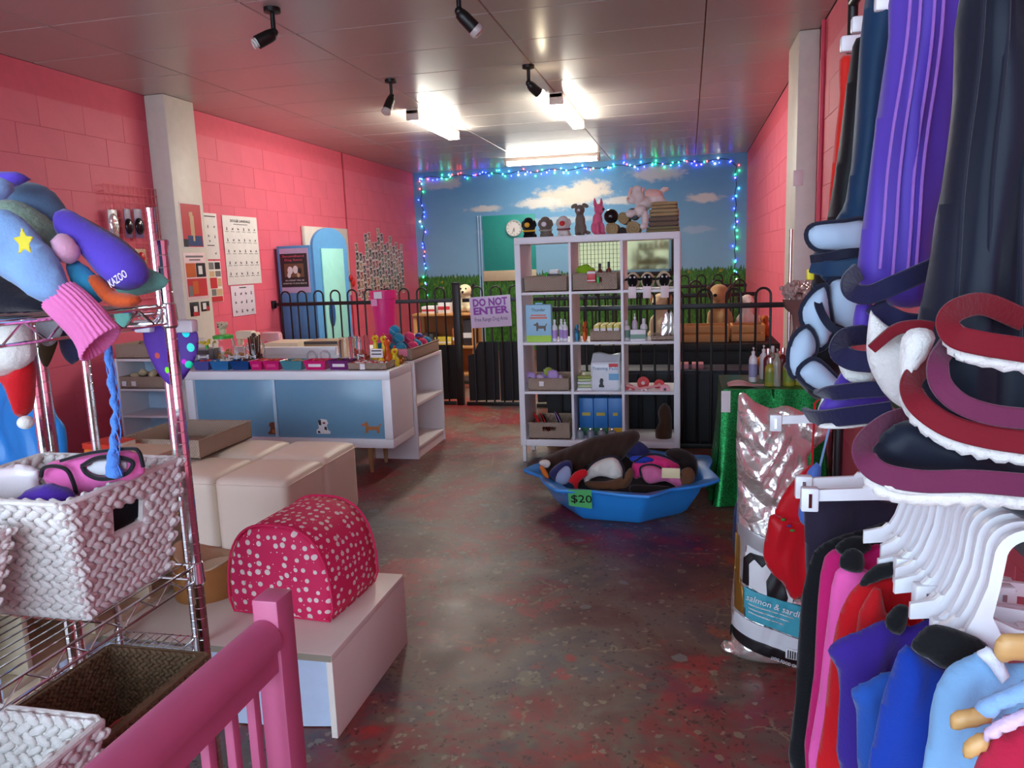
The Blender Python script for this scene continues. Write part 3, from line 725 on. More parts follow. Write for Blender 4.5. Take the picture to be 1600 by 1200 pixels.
B().grid(lambda u, v: ringf(u, .55+v*.45)+Vector((0, 0, .004*math.sin(37*u+9*v))), 60, 8).build('fleece_rim', FUR, db, world=False, smooth=True)
B().ell((0, 0, .045), (.108, .138, .04), 24, 10).build('cushion', FUR, db, world=False, smooth=True)
# open cubby unit seen through the chrome rack
cu = thing('cubby_unit', 'white cubby unit with open compartments behind the chrome rack', 'shelf', (-2.0, 2.0, 0))
CUB = mat('cubby_cream', (222, 208, 178), .5)
ux0, ux1, uy0, uy1 = -2.06, -1.83, .9, 2.45
for z in (tz+.002, tz+.25, tz+.49): B().box((ux0, uy0, z), (ux1, uy1, z+.018), .002).build('shelf_board', CUB, cu)
for i in range(7): y = uy0+(uy1-uy0-.018)*i/6; B().box((ux0, y, tz+.02), (ux1, y+.018, tz+.49), .002).build('divider', CUB, cu)
B().box((ux0-.008, uy0, tz+.002), (ux0, uy1, tz+.508)).build('back_panel', mat('cubby_back', (206, 182, 150), .6), cu)
for y in (uy0+.03, 1.70): B().box((ux0, y, 0), (ux1, y+.04, tz+.002)).build('foot', CUB, cu)

# ================================================================ blue paddling pool full of coats
POOL = mat('pool_plastic', (44, 142, 226), .32, var=.05)
pc = Vector((-.365, 4.27, 0))
pl = thing('paddling_pool', 'blue plastic shell shaped paddling pool filled with dog coats', 'tub', pc)
def pool_r(a, k=1.0, sc_=0.0):
    # seven sided shell with a wavy lobe at its right end
    n = 7; base = 1/max(.80, math.cos(((a+.35) % (2*PI/n))-PI/n))*.93
    lobes = sc_*(.055*abs(math.sin(a*3.5+.2)))
    return base*k*(1+lobes)
prof = [(.60, .012), (.66, .004), (.73, .03), (.86, .14), (.90, .185), (.985, .195), (1.0, .205), (.99, .215), (.91, .205), (.875, .19), (.84, .14), (.70, .03), (.55, .02), (.0, .02)]
NA = 140; b = B(); vs = []
for r_, z in prof:
    for j in range(NA):
        a = 2*PI*j/NA; rr = pool_r(a, r_, 1.6 if r_ > .95 else .0)
        rib = .010*(1 if .7 < r_ < .9 else 0)*max(0, math.sin(a*30))*(1 if -2.3 < ((a+PI) % (2*PI))-PI < -1.7 else 0)
        lift = .035*max(0, math.cos(a-.25))**6*(z > .15)
        vs.append((.515*(rr+rib)*math.cos(a), .455*(rr+rib)*math.sin(a), z+lift))
b.add(vs, [(i*NA+j, i*NA+(j+1) % NA, (i+1)*NA+(j+1) % NA, (i+1)*NA+j) for i in range(len(prof)-1) for j in range(NA)])
b.build('shell', POOL, pl, world=False, smooth=35)
a = at(907, 777, Y=3.86)
sgn = B(); p = [at(887, 765, Y=3.845), at(924, 766, Y=3.845), at(925, 795, Y=3.89), at(889, 790, Y=3.89)]
sgn.add([*p, *[q+Vector((0, .004, 0)) for q in p]], [(3, 2, 1, 0), (4, 5, 6, 7), (0, 1, 5, 4), (1, 2, 6, 5), (2, 3, 7, 6), (3, 0, 4, 7)])
ps = thing('price_card', 'green handwritten price card taped to the blue pool', 'price card', (p[3].x, 3.88, p[3].z))
sgn.build('card', mat('card_green', (92, 190, 110), .6), ps)
cc = (p[0]+p[1]+p[2]+p[3])/4+Vector((.008, -.006, -.002)); text('lettering', '$20', .075, INK, ps, cc, p[1]-p[0], p[0]-p[3]+Vector((0, 0, .0)))

# ================================================================ green sequin table
def sequin():
    k = NT('green_sequins'); c = k.vor(260, out='Color'); s_ = k.n('ShaderNodeSeparateColor'); k.l(c, s_.inputs[0])
    k.col(k.mix(s_.outputs[0], lin((6, 78, 34)), lin((40, 170, 84)))); k.set(Roughness=.28, Metallic=.65)
    k.bump(s_.outputs[1], .7, .004); return k.m
gt = thing('sequin_table', 'small table under a green sequin cloth beside the silver bag', 'table', (.45, 4.5, 0))
GX0, GX1, GY0, GY1, GZ = .185, .72, 4.34, 4.86, .67
SEQ = sequin()
B().box((GX0+.01, GY0+.01, GZ-.03), (GX1, GY1, GZ-.006), .003).build('table_top', LEG, gt)
for x in (GX0+.05, GX1-.06):
    for y in (GY0+.05, GY1-.06): B().box((x-.02, y-.02, 0), (x+.02, y+.02, GZ-.03), .003).build('leg', LEG, gt)
per = [(GX0, GY0), (GX1, GY0), (GX1, GY1), (GX0, GY1)]
def skirt(u, v):
    t = u*4; i = int(t) % 4; f = t-int(t); p, q = per[i], per[(i+1) % 4]
    x = p[0]+(q[0]-p[0])*f; y = p[1]+(q[1]-p[1])*f; cx, cy = (GX0+GX1)/2, (GY0+GY1)/2
    o = (.012+.05*v)*v+.020*v*math.sin(u*95)
    d = Vector((x-cx, y-cy, 0)).normalized(); return Vector((x, y, GZ-.002-v*(GZ-.012)))+d*o
sk = B().grid(skirt, 160, 10); sk.grid(lambda a, b: Vector((GX0+(GX1-GX0)*a, GY0+(GY1-GY0)*b, GZ-.002+.002*math.sin(9*a)*math.sin(7*b))), 6, 6)
sk.build('cloth', SEQ, gt, smooth=50)
# ================================================================ chrome wire racks (left foreground)
def chrome():
    k = NT('chrome'); k.col((.78, .78, .80)); k.set(Metallic=1.0, Roughness=.10); k.bump(k.noise(60, 2), .02, .001); return k.m
CHR = chrome()
def rack(label, x0, x1, y0, y1, h, levels, group='chrome wire racks in the left foreground'):
    t = thing('wire_rack', label, 'rack', ((x0+x1)/2, (y0+y1)/2, 0), 0, group)
    prof = [(.0125, 0)]; z = .03
    while z < h-.03: prof += [(.0125, z), (.0121, z+.0008), (.0121, z+.0022), (.0125, z+.003)]; z += .0254
    prof += [(.0125, h-.012), (.0145, h-.012), (.0145, h-.002), (.012, h)]
    me = B().lathe(prof, 12).mesh('post', 15); me.materials.append(CHR); loc = t.location
    for x in (x0, x1):
        for y in (y0, y1): mesh_obj('post', me, CHR, t, loc=Vector((x, y, 0))-loc)
    for lv in levels:
        q = B()
        for dz in (0, -.035):
            q.tube([(x0+.012, y0, lv+dz), (x1-.012, y0, lv+dz), (x1, y0+.012, lv+dz), (x1, y1-.012, lv+dz), (x1-.012, y1, lv+dz), (x0+.012, y1, lv+dz), (x0, y1-.012, lv+dz), (x0, y0+.012, lv+dz)], .0032, 6, closed=True)
        f = q.build('wire_shelf', CHR, t)
        def zig(p, r_):
            n = max(3, int((Vector(r_)-Vector(p)).length/.045)); pts = []
            for i in range(n+1): a = Vector(p).lerp(Vector(r_), i/n); a.z = lv-(.035 if i % 2 else 0); pts.append(a)
            return pts
        q = B()
        for p, r_ in (((x0, y0, 0), (x1, y0, 0)), ((x1, y0, 0), (x1, y1, 0)), ((x0, y1, 0), (x1, y1, 0)), ((x0, y0, 0), (x0, y1, 0))): q.tube(zig(p, r_), .0022, 5)
        q.tf(inv(t)).build('truss', CHR, f, world=False)
        q = B(); n = int((x1-x0)/.026)
        for i in range(1, n): x = x0+(x1-x0)*i/n; q.tube([(x, y0, lv+.004), (x, y1, lv+.004)], .0018, 5)
        for j in (1, 2): y = y0+(y1-y0)*j/3; q.tube([(x0, y, lv), (x1, y, lv)], .003, 5)
        q.tf(inv(t)).build('surface_wires', CHR, f, world=False)
        for x in (x0, x1):
            for y in (y0, y1): B().lathe([(.0135, -.045), (.0175, -.04), (.0155, .006), (.0135, .008)], 12, c=(x, y, lv)).tf(inv(t)).build('collar', CHR, f, world=False)
    return t
rack('chrome wire rack carrying the hats and the large white basket', -1.445, -1.08, .60, 1.44, 1.486, (.40, .765, 1.345))
rack('taller chrome wire rack standing behind the hat rack', -1.757, -1.48, 1.50, 1.94, 1.60, (.30, .80, 1.30))

# ---- woven baskets
def weave_mat(nm, c, c2):
    k = NT(nm); k.col(k.mix(k.noise(22, 4, .7), lin(c2), lin(c))); k.set(Roughness=.75); k.bump(k.noise(130, 3, vec=k.vecmul((1, 1, 3))), .5, .004); return k.m
WV_W = weave_mat('white_weave', (236, 234, 230), (196, 184, 176)); WV_D = weave_mat('dark_weave', (138, 112, 80), (78, 58, 38)); WV_T = None
def basket(name, label, top, bot, z0, z1, m, pill=.034, hole=None, group=None, inner=True):
    """top / bot = (x0, y0, x1, y1) of rim and base; hole = (side, u0, u1, v0, v1)"""
    t = thing(name, label, 'basket', ((bot[0]+bot[2])/2, (bot[1]+bot[3])/2, z0), 0, group)
    T = [(top[0], top[1]), (top[2], top[1]), (top[2], top[3]), (top[0], top[3])]; Bt = [(bot[0], bot[1]), (bot[2], bot[1]), (bot[2], bot[3]), (bot[0], bot[3])]
    def pt(s, u, v):
        a, b, c, d = Bt[s], Bt[(s+1) % 4], T[s], T[(s+1) % 4]
        return Vector(((a[0]*(1-u)+b[0]*u)*(1-v)+(c[0]*(1-u)+d[0]*u)*v, (a[1]*(1-u)+b[1]*u)*(1-v)+(c[1]*(1-u)+d[1]*u)*v, z0+.004+(z1-z0-.004)*v))
    lin_ = B(); wv = B()
    for s in range(4):
        nrm = (pt(s, 1, 0)-pt(s, 0, 0)).cross(pt(s, 0, 1)-pt(s, 0, 0)).normalized()
        cells = [(0, 1, 0, 1)]
        h = hole if hole and hole[0] == s else None
        if h: cells = [(0, h[1], 0, 1), (h[2], 1, 0, 1), (h[1], h[2], 0, h[3]), (h[1], h[2], h[4], 1)]
        for u0, u1, v0, v1 in cells:
            p = [pt(s, u0, v0), pt(s, u1, v0), pt(s, u1, v1), pt(s, u0, v1)]
            lin_.add([a-nrm*.012 for a in p]+[a-nrm*.002 for a in p], [(3, 2, 1, 0), (4, 5, 6, 7), (0, 1, 5, 4), (1, 2, 6, 5), (2, 3, 7, 6), (3, 0, 4, 7)])
        W = (pt(s, 1, .5)-pt(s, 0, .5)).length; nr = max(3, round((z1-z0)/(pill*.62))); nc = max(3, round(W/pill))
        for r_ in range(nr):
            for c in range(nc+1):
                u = (c+(.5 if r_ % 2 else 0))/nc; v = (r_+.5)/nr
                if u > 1: continue
                if h and h[1]-.02 < u < h[2]+.02 and h[3]-.03 < v < h[4]+.03: continue
                o = pt(s, u, v); du = (pt(s, min(1, u+.02), v)-pt(s, max(0, u-.02), v)).normalized(); dv = (pt(s, u, min(1, v+.02))-pt(s, u, max(0, v-.02))).normalized()
                an = (.62 if r_ % 2 else -.62)+random.uniform(-.12, .12); a = du*math.cos(an)+dv*math.sin(an); b = dv*math.cos(an)-du*math.sin(an)
                k = random.uniform(.9, 1.12); la, lb, lc = pill*.66*k, pill*.36*k, pill*.24
                vs = []; fs = []
                for i in range(5):
                    tt = PI*i/4
                    for j in range(6):
                        f = 2*PI*j/6; vs.append(o+a*la*math.cos(tt)+b*lb*math.sin(tt)*math.cos(f)+nrm*(lc*math.sin(tt)*math.sin(f)))
                for i in range(4):
                    for j in range(6): fs.append((i*6+j, i*6+(j+1) % 6, (i+1)*6+(j+1) % 6, (i+1)*6+j))
                wv.add(vs, fs)
                if inner: wv.add([q_-nrm*.013 for q_ in vs], fs)
    lin_.box((bot[0], bot[1], z0), (bot[2], bot[3], z0+.01))
    lin_.build('liner', m, t); wv.build('weave', m, t, smooth=True)
    rim = B(); pts = []
    for s in range(4): pts += [pt(s, u, 1) for u in (.04, .3, .6, .9, .97)]
    rim.tube(pts, pill*.22, 7, closed=True); rim.build('rim', m, t)
    return t
basket('woven_basket', 'large white woven basket with handle slot holding the pink harness', (-1.425, 1.092, -1.068, 1.412), (-1.40, 1.15, -1.11, 1.385), .771, 1.02, WV_W, .027, (1, .36, .64, .58, .80))
basket('woven_basket', 'white woven basket at the left edge beside the large white basket', (-1.425, .70, -1.155, 1.062), (-1.40, .74, -1.20, 1.02), .772, .985, WV_W, .020)
basket('woven_basket', 'dark brown woven basket on the bottom shelf behind the pink gate', (-1.30, 1.06, -1.04, 1.40), (-1.27, 1.10, -1.09, 1.37), .406, .575, WV_D, .015)
basket('woven_basket', 'white woven basket in the bottom left corner of the photo', (-1.40, .62, -.955, 1.0), (-1.38, .66, -1.00, .94), .407, .68, WV_W, .027)

# ================================================================ pink gate
GP = mat('gate_pink', (180, 84, 120), .42, bump=.06, bscale=40); GP2 = GP
gx = at(424, 960, Y=1.12).x
pgt = thing('pink_gate', 'pink painted wooden gate with slim balusters in the foreground', 'gate', (gx, .85, 0))
B().box((gx-.024, 1.10, 0), (gx+.024, 1.155, .862), .004).build('newel_post', GP, pgt)
hr = [(-.022, .735), (-.022, .768), (-.024, .774), (-.032, .779)]+[(-.034*math.cos(a), .792+.036*math.sin(a)) for a in [PI*i/14 for i in range(15)]]+[(.032, .779), (.024, .774), (.022, .768), (.022, .735)]
b = B(); n = len(hr); ya, yb = .36, 1.098
b.add([(gx-.004+a, ya, z) for a, z in hr]+[(gx-.004+a, yb, z) for a, z in hr], [tuple(range(n)), tuple(reversed(range(n, 2*n)))]+[(i, (i+1) % n, n+(i+1) % n, n+i) for i in range(n)])
b.build('handrail', GP, pgt, smooth=30)
B().box((gx-.022, ya, .10), (gx+.018, yb, .14), .003).build('bottom_rail', GP, pgt)
for i in range(11): y = 1.045-i*.062; B().box((gx-.010, y-.009, .14), (gx+.006, y+.009, .738), .002).build('baluster', GP, pgt)
B().box((gx-.024, .32, 0), (gx+.024, .36, .862), .004).build('newel_post', GP, pgt)

# ================================================================ hats and garments on the top of the rack
def cloth(nm, c, rough=.85, bump=.35, bscale=160, ribs=None):
    if nm in MATS: return MATS[nm]
    k = NT(nm); L = lin(c); cc = k.mix(k.noise(9, 4), tuple(x*.80 for x in L), tuple(min(1, x*1.08) for x in L)); k.col(cc)
    k.set(Roughness=rough, Sheen_Weight=.2, Specular_IOR_Level=.15)
    k.bump(k.noise(bscale, 3), bump, .004); MATS[nm] = k.m; return k.m
def garment(name, label, cat, m, poly, Y=None, X=None, group=None, **k):
    b = px_body(name, m, poly, Y=Y, X=X, **k); return b.top(name, m, label, cat, group, smooth=True)
G1 = 'knitted and fleece pet clothes heaped on the rack'
LB = cloth('blue_cotton', (132, 170, 214)); SL = cloth('slate_fleece', (84, 110, 138)); GK = cloth('green_knit', (126, 148, 128), bump=.9, bscale=110)
VIO = cloth('violet_fleece', (92, 70, 190), .8, .2); PK = cloth('pink_knit', (224, 120, 178), .9, .5); ORK = cloth('orange_knit', (200, 84, 40), .9, .7, 130); MNT = cloth('mint_knit', (116, 190, 172), .9, .7, 130)
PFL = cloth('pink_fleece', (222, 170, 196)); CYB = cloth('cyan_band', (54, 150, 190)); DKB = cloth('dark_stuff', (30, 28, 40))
hb = garment('pet_jacket', 'pale blue pet jacket with a yellow star draped over the rack edge', 'pet clothing', LB, [(-30, 345), (5, 326), (35, 345), (58, 372), (78, 392), (95, 430), (105, 462), (85, 474), (60, 468), (40, 452), (20, 440), (-10, 420), (-40, 400)], Y=1.13, th=.05, wid=.09, amp=.016, fx=38, fy=26, step=.012)
st = [(math.sin(i*PI/5)*(.024 if i % 2 == 0 else .011), math.cos(i*PI/5)*(.024 if i % 2 == 0 else .011)) for i in range(10)]
c = at(36, 378, Y=1.045); vs, fs = puff2d(st, .003, flatf(.0015)); yl = cloth('yellow_felt', (216, 200, 60))
B().add([(c.x-hb.location.x+x, -.080-h-.1*x, c.z-hb.location.z+z) for x, z, h in vs], fs).build('star_patch', yl, hb, world=False)
garment('pet_jumper', 'grey green knitted pet jumper under the pale blue jacket', 'pet clothing', GK, [(-20, 318), (20, 312), (50, 325), (75, 345), (92, 372), (88, 400), (60, 390), (20, 350)], Y=1.24, group=G1, th=.05, wid=.07, amp=.006)
garment('fleece_roll', 'slate grey fleece roll at the top of the clothes heap', 'pet clothing', SL, [(-15, 300), (15, 285), (45, 284), (70, 292), (88, 312), (105, 345), (95, 362), (70, 355), (40, 335), (0, 320)], Y=1.31, group=G1, th=.05, wid=.07, amp=.007)
garment('pet_sleeve', 'small blue violet fleece sleeve in the upper left of the heap', 'pet clothing', VIO, [(-20, 272), (10, 268), (36, 271), (40, 284), (20, 292), (-20, 296)], Y=1.22, group=G1, th=.035, wid=.04)
garment('blue_cuff', 'pale blue cuff at the left edge on top of the heap', 'pet clothing', LB, [(-20, 280), (4, 277), (14, 290), (10, 306), (-4, 314), (-20, 312)], Y=1.10, group=G1, th=.03, wid=.03)
garment('pink_sock', 'pale pink fleece sock tucked in the clothes heap', 'pet clothing', PFL, [(84, 372), (98, 364), (112, 372), (121, 392), (118, 408), (106, 413), (92, 402)], Y=1.17, group=G1, th=.03, wid=.04)
vc = garment('violet_pet_coat', 'violet fleece pet coat with printed white logo on the heap', 'pet clothing', VIO, [(92, 330), (108, 328), (140, 348), (180, 372), (212, 398), (227, 424), (222, 446), (200, 454), (178, 449), (160, 430), (140, 405), (118, 382), (96, 366)], Y=1.22, th=.05, wid=.075, amp=.004, fx=20, fy=30, step=.01)
p = at(186, 436, Y=1.15); text('logo_print', 'KAZOO', .020, PAPER, vc, p+Vector((0, -.003, 0)), (.80, 0, .42), (-.42, 0, .80), width=.040)
B_edge = px_body('e', VIO, [(122, 336), (150, 350), (190, 373), (222, 402), (232, 428), (226, 430), (212, 404), (180, 380), (140, 356)], Y=1.27, th=.012, wid=.02, step=.008); B_edge.build('lining_edge', cloth('grey_lining', (120, 105, 120)), vc, smooth=True)
garment('mint_hat', 'mint knitted hat brim sticking out beside the chrome post', 'hat', MNT, [(178, 452), (205, 440), (228, 420), (252, 428), (265, 440), (252, 452), (225, 460), (195, 464)], Y=1.30, th=.014, wid=.03, amp=.002, fx=160, fy=0)
garment('cyan_band_hat', 'cyan and blue cap squeezed between violet coat and pink sleeve', 'hat', CYB, [(108, 408), (122, 408), (145, 428), (158, 446), (160, 468), (148, 474), (130, 460), (115, 440)], Y=1.19, th=.03, wid=.04, group=G1)
garment('orange_sock', 'rust orange knitted cuff hanging off the heap', 'pet clothing', ORK, [(140, 432), (152, 430), (166, 444), (180, 456), (200, 458), (217, 464), (218, 474), (204, 481), (178, 480), (162, 468), (148, 450)], Y=1.18, th=.024, wid=.03, step=.008, amp=.002, fx=120, fy=40)
# pink ribbed sleeve: a folded knitted tube with ribs
ps_ = thing('pink_knit_sleeve', 'pink ribbed knitted jumper sleeve drooping from the rack top', 'pet clothing', at(130, 560, Y=1.13))
ax = [at(x, y, Y=1.14) for x, y in ((92, 462), (110, 478), (128, 496), (142, 512), (151, 526), (156, 536))]
def slv(u, v):
    t = v*(len(ax)-1); i = min(int(t), len(ax)-2); p = ax[i].lerp(ax[i+1], t-i); d = (ax[-1]-ax[0]).normalized()
    s_ = Vector((0, -1, 0)); w_ = d.cross(s_); a = 2*PI*u; ra = .030+.018*v+.005*math.cos(4*v); rb = .028+.004*v
    k = 1+.05*math.cos(a*26); return p+w_*math.cos(a)*ra*k+s_*math.sin(a)*rb*k
B().grid(slv, 156, 10).build('sleeve', PK, ps_, smooth=True)
B().grid(lambda u, v: slv(u, 1)+(slv(u, 1)-ax[-1])*(-.42*v+.10*math.sin(PI*v))+(ax[-1]-ax[0]).normalized()*(.012*math.sin(PI*v)-.02*v), 156, 6).build('cuff', PK, ps_, smooth=True)
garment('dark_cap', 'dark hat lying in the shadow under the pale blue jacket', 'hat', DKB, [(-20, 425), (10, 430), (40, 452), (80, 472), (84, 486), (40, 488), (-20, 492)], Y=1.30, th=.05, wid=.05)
# things hanging below the top shelf
rd = cloth('santa_red', (196, 24, 32)); wf = mat('white_fur', (226, 222, 214), .95, bump=.9, bscale=80, sheen=.5)
sa = thing('christmas_hat', 'red Christmas hat with white fur brim hanging from the rack', 'hat', at(30, 670, Y=1.30))
px_body('cone', rd, [(0, 585), (20, 578), (46, 562), (49, 600), (46, 640), (36, 652), (28, 640), (15, 605)], Y=1.30, th=.03, wid=.03, step=.008, n=2).build('cone', rd, sa, smooth=True)
px_body('brim', wf, [(-40, 512), (10, 502), (36, 508), (46, 540), (46, 566), (20, 582), (0, 588), (-40, 590)], Y=1.28, th=.04, wid=.05, amp=.003, fx=90, fy=80).build('fur_brim', wf, sa, smooth=True)
p = at(40, 660, Y=1.29); B().ell(p, (.016, .016, .014), 14, 10).build('pompom', wf, sa, smooth=True)
BAND = 'bandanas hanging under the rack shelf'
garment('pet_bandana', 'grey printed bandana hanging beside the pink sleeve', 'bandana', cloth('grey_print', (150, 148, 152)), [(58, 492), (96, 488), (100, 512), (84, 538), (64, 536)], Y=1.36, th=.008, wid=.02, step=.008)
garment('pet_bandana', 'black and gold checked bandana hanging under the rack', 'bandana', cloth('gold_check', (66, 58, 34)), [(60, 538), (90, 528), (86, 548), (74, 574), (64, 566)], Y=1.40, th=.006, wid=.02, step=.008, n=2)
garment('pet_bandana', 'navy and white camouflage bandana hanging under the rack', 'bandana', cloth('navy_camo', (44, 48, 76)), [(92, 522), (110, 512), (128, 552), (112, 570), (96, 552)], Y=1.40, th=.006, wid=.02, step=.008, n=2)
garment('mint_patch', 'round mint felt patch hanging right of the pink sleeve', 'pet clothing', MNT, [(178, 488), (196, 482), (206, 492), (200, 508), (186, 510)], Y=1.42, th=.005, wid=.01, step=.006)
def conf(nm):
    k = NT(nm); c = lin((84, 40, 150)); 
    vo = k.n('ShaderNodeTexVoronoi'); vo.inputs['Scale'].default_value = 34; k.l(k.vecmul((1, 0, 1)), vo.inputs['Vector'])
    hs = k.n('ShaderNodeHueSaturation'); k.l(vo.outputs['Color'], hs.inputs['Color']); hs.inputs['Saturation'].default_value = 1.7; hs.inputs['Value'].default_value = 1.1
    k.col(k.mix(k.step(vo.outputs['Distance'], .36, .30), (*c,), hs.outputs[0])); k.set(Roughness=.6); return k.m
pb_ = thing('dotted_bandana', 'purple bandana with coloured dots on white clip hanger behind the post', 'bandana', at(262, 600, Y=1.50))
px_body('c', None, [(222, 512), (245, 506), (300, 506), (310, 546), (288, 592), (262, 600), (234, 560)], Y=1.50, th=.006, wid=.02, step=.008, n=2, amp=.002).build('cloth', conf('dotted_cloth'), pb_, smooth=True)
CLIP = mat('hanger_white', (232, 232, 236), .3)
for x0, x1 in ((213, 240), (272, 306)):
    a, b_ = at(x0, 500, Y=1.49), at(x1, 519, Y=1.49); B().box((a.x, 1.478, b_.z), (b_.x, 1.502, a.z), .004).build('clip', CLIP, pb_)
a, b_ = at(225, 500, Y=1.49), at(295, 507, Y=1.49); B().box((a.x, 1.484, b_.z), (b_.x, 1.496, a.z), .002).build('hanger_bar', CLIP, pb_)
# blue yarn tassel hanging into the basket
BY = cloth('blue_yarn', (84, 138, 220), .9, .8, 200)
yt = thing('yarn_tassel', 'bright blue yarn lead hanging down into the white basket', 'lead', at(178, 745, Y=1.2))
pts = [at(x, y, Y=Y) for x, y, Y in ((168, 505, 1.25), (170, 550, 1.24), (175, 600, 1.23), (180, 640, 1.22), (178, 680, 1.21), (176, 715, 1.20), (178, 742, 1.20))]
sp = smooth_line(pts, 8); N = len(sp)
B().tube([p+Vector((.0025*math.sin(i*1.1), 0, 0)) for i, p in enumerate(sp)], [.0045+.003*math.sin(i*.5)**2+.011*max(0, (i-N*.72)/(N*.28)) for i in range(N)], 8).build('cord', BY, yt, smooth=True)
for j in range(4): B().tube([p+Vector((.006*math.sin(i*.35+j*1.7)+(.004+.004*j)*(i/N), .004*math.cos(i*.3+j), 0)) for i, p in enumerate(sp[4:])], .0012, 5).build('strand', BY, yt)
# pink and black harness in the basket
hn = thing('pink_harness', 'pink and black padded pet harness in the white basket', 'harness', at(150, 770, Y=1.25))
HP = cloth('harness_pink', (226, 104, 170), .8, .25); HK = cloth('harness_black', (22, 20, 26), .7, .2)
def arc_band(nm, m, pts, w_, th, par, Yf=None):
    sp = smooth_line([at(x, y, Y=Y) for x, y, Y in pts], 6); b = B(); vs = []; n = len(sp)
    for i, p in enumerate(sp):
        d = (sp[min(i+1, n-1)]-sp[max(i-1, 0)]).normalized(); nr = Vector((0, -1, 0)); wv = d.cross(nr).normalized(); nn = wv.cross(d).normalized()
        for a, c in ((-1, -.6), (-.8, -1), (.8, -1), (1, -.6), (1, .6), (.8, 1), (-.8, 1), (-1, .6)): vs.append(p+wv*a*w_/2+nn*c*th/2)
    fs = [(i*8+j, i*8+(j+1) % 8, (i+1)*8+(j+1) % 8, (i+1)*8+j) for i in range(n-1) for j in range(8)]+[tuple(reversed(range(8))), tuple(range((n-1)*8, n*8))]
    b.add(vs, fs); return b.build(nm, m, par, smooth=40)
px_body('x', HP, [(66, 738), (75, 724), (100, 716), (120, 712), (150, 706), (190, 703), (210, 706), (222, 722), (224, 742), (200, 752), (170, 762), (140, 772), (120, 775), (95, 768), (75, 756)], Y=1.24, th=.018, wid=.04, amp=.003).build('padding', HP, hn, smooth=True)
arc_band('trim', HK, [(128, 728, 1.215), (150, 716, 1.21), (180, 714, 1.21), (207, 722, 1.215), (200, 738, 1.21), (180, 746, 1.205), (155, 748, 1.205), (136, 740, 1.21), (128, 728, 1.215)], .008, .006, hn)
arc_band('trim', HK, [(64, 745, 1.215), (68, 732, 1.215), (84, 728, 1.21), (104, 734, 1.21), (114, 752, 1.21), (120, 772, 1.205)], .007, .006, hn)
arc_band('trim', HK, [(95, 720, 1.22), (140, 708, 1.215), (200, 701, 1.215), (217, 706, 1.215), (224, 730, 1.215)], .006, .006, hn)
px_body('x', None, [(136, 728), (152, 719), (180, 717), (200, 724), (194, 736), (178, 742), (156, 744), (142, 738)], Y=1.222, th=.012, wid=.03).build('opening', mat('harness_inside', (190, 188, 192), .8), hn, smooth=True)
garment('purple_cloth', 'folded purple cloth in the white basket below the harness', 'pet clothing', cloth('deep_purple', (74, 40, 150)), [(34, 775), (45, 764), (75, 756), (100, 766), (112, 782), (70, 788), (40, 787)], Y=1.16, th=.04, wid=.04)
garment('clear_packet', 'clear plastic packet standing in the white basket', 'packet', mat('clear_wrap', (214, 204, 206), .18, bump=.2, bscale=30), [(-30, 740), (30, 724), (58, 730), (62, 770), (20, 788), (-30, 790)], Y=1.22, th=.01, wid=.02, n=1)
garment('red_toy', 'red pet toy lying in the dark woven basket', 'toy', rd, [(150, 1180), (170, 1135), (205, 1115), (222, 1120), (210, 1140), (185, 1165), (167, 1200)], Y=1.24, th=.03, wid=.04)
garment('black_harness', 'black harness strap seen through the basket handle slot', 'harness', HK, [(146, 772), (176, 760), (216, 752), (222, 800), (190, 826), (150, 846)], X=-1.14, th=.012, wid=.02, step=.008, n=2)
# blue scalloped shell lid leaning at the left wall
garment('shell_lid', 'blue plastic shell lid standing behind the racks at the left edge', 'lid', POOL, [(-60, 600), (-10, 588), (18, 590), (40, 606), (62, 614), (78, 626), (86, 648), (98, 664), (103, 690), (103, 760), (95, 890), (-60, 890)], Y=3.45, th=.05, wid=.10, amp=.012, fx=26, fy=8, step=.02)
# ================================================================ silver dog food bags
def foil():
    k = NT('silver_foil'); k.col(k.mix(k.noise(6, 3), (.90, .86, .80), (.97, .95, .92))); k.set(Metallic=.82, Roughness=.27)
    h = k.math('ADD', k.math('MULTIPLY', k.vor(16, feature='DISTANCE_TO_EDGE'), 1.4), k.noise(14, 3, .55, dist=.8)); k.bump(h, .5, .018); return k.m
FOIL = foil()
def dist_to(poly):
    P = np.array(poly); Q = np.roll(P, -1, 0); E = Q-P; L = (E*E).sum(1)
    def f(x, y):
        w_ = np.array([x, y])-P; t = np.clip((w_*E).sum(1)/L, 0, 1); return float(np.hypot(*(w_-t[:, None]*E).T).min())
    return f
BAGY = 2.62
bag_px = [(1128, 1012), (1132, 1002), (1143, 1000), (1142, 940), (1148, 880), (1150, 820), (1152, 760), (1150, 700), (1152, 650), (1154, 617), (1164, 614), (1180, 628), (1205, 638), (1230, 634), (1262, 648), (1300, 668), (1285, 690), (1262, 715), (1270, 760), (1275, 820), (1280, 900), (1290, 1000), (1290, 1052), (1270, 1062), (1225, 1045), (1170, 1028)]
pl_ = smooth_poly(bag_px, 3); B3 = [at(a, b, Y=BAGY) for a, b in pl_]
low = min(p.z for p in B3); out2 = [(p.x, max(p.z-max(low, 0)*0, .004)) for p in B3]
bd = dist_to(out2)
def crinkle(x, z):
    k = max(0, min(1, (z-.56)/.10)); k2 = .12+k
    return k2*(.016*math.sin(31*x+17*z+2*math.sin(21*z))+.010*math.sin(57*z-40*x+3*math.sin(33*x))+.007*abs(math.sin(70*x+48*z)))
def bfront(x, z, d):
    t = min(1, d/.10); return .085*math.sqrt(max(0, 1-(1-t)**2))*(1-.45*max(0, (z-.55)/.4))+crinkle(x, z)*min(1, d/.03)
bag = thing('dog_food_bag', 'large silver foil dog food bag with a teal label standing on the floor', 'bag', (.27, BAGY, 0))
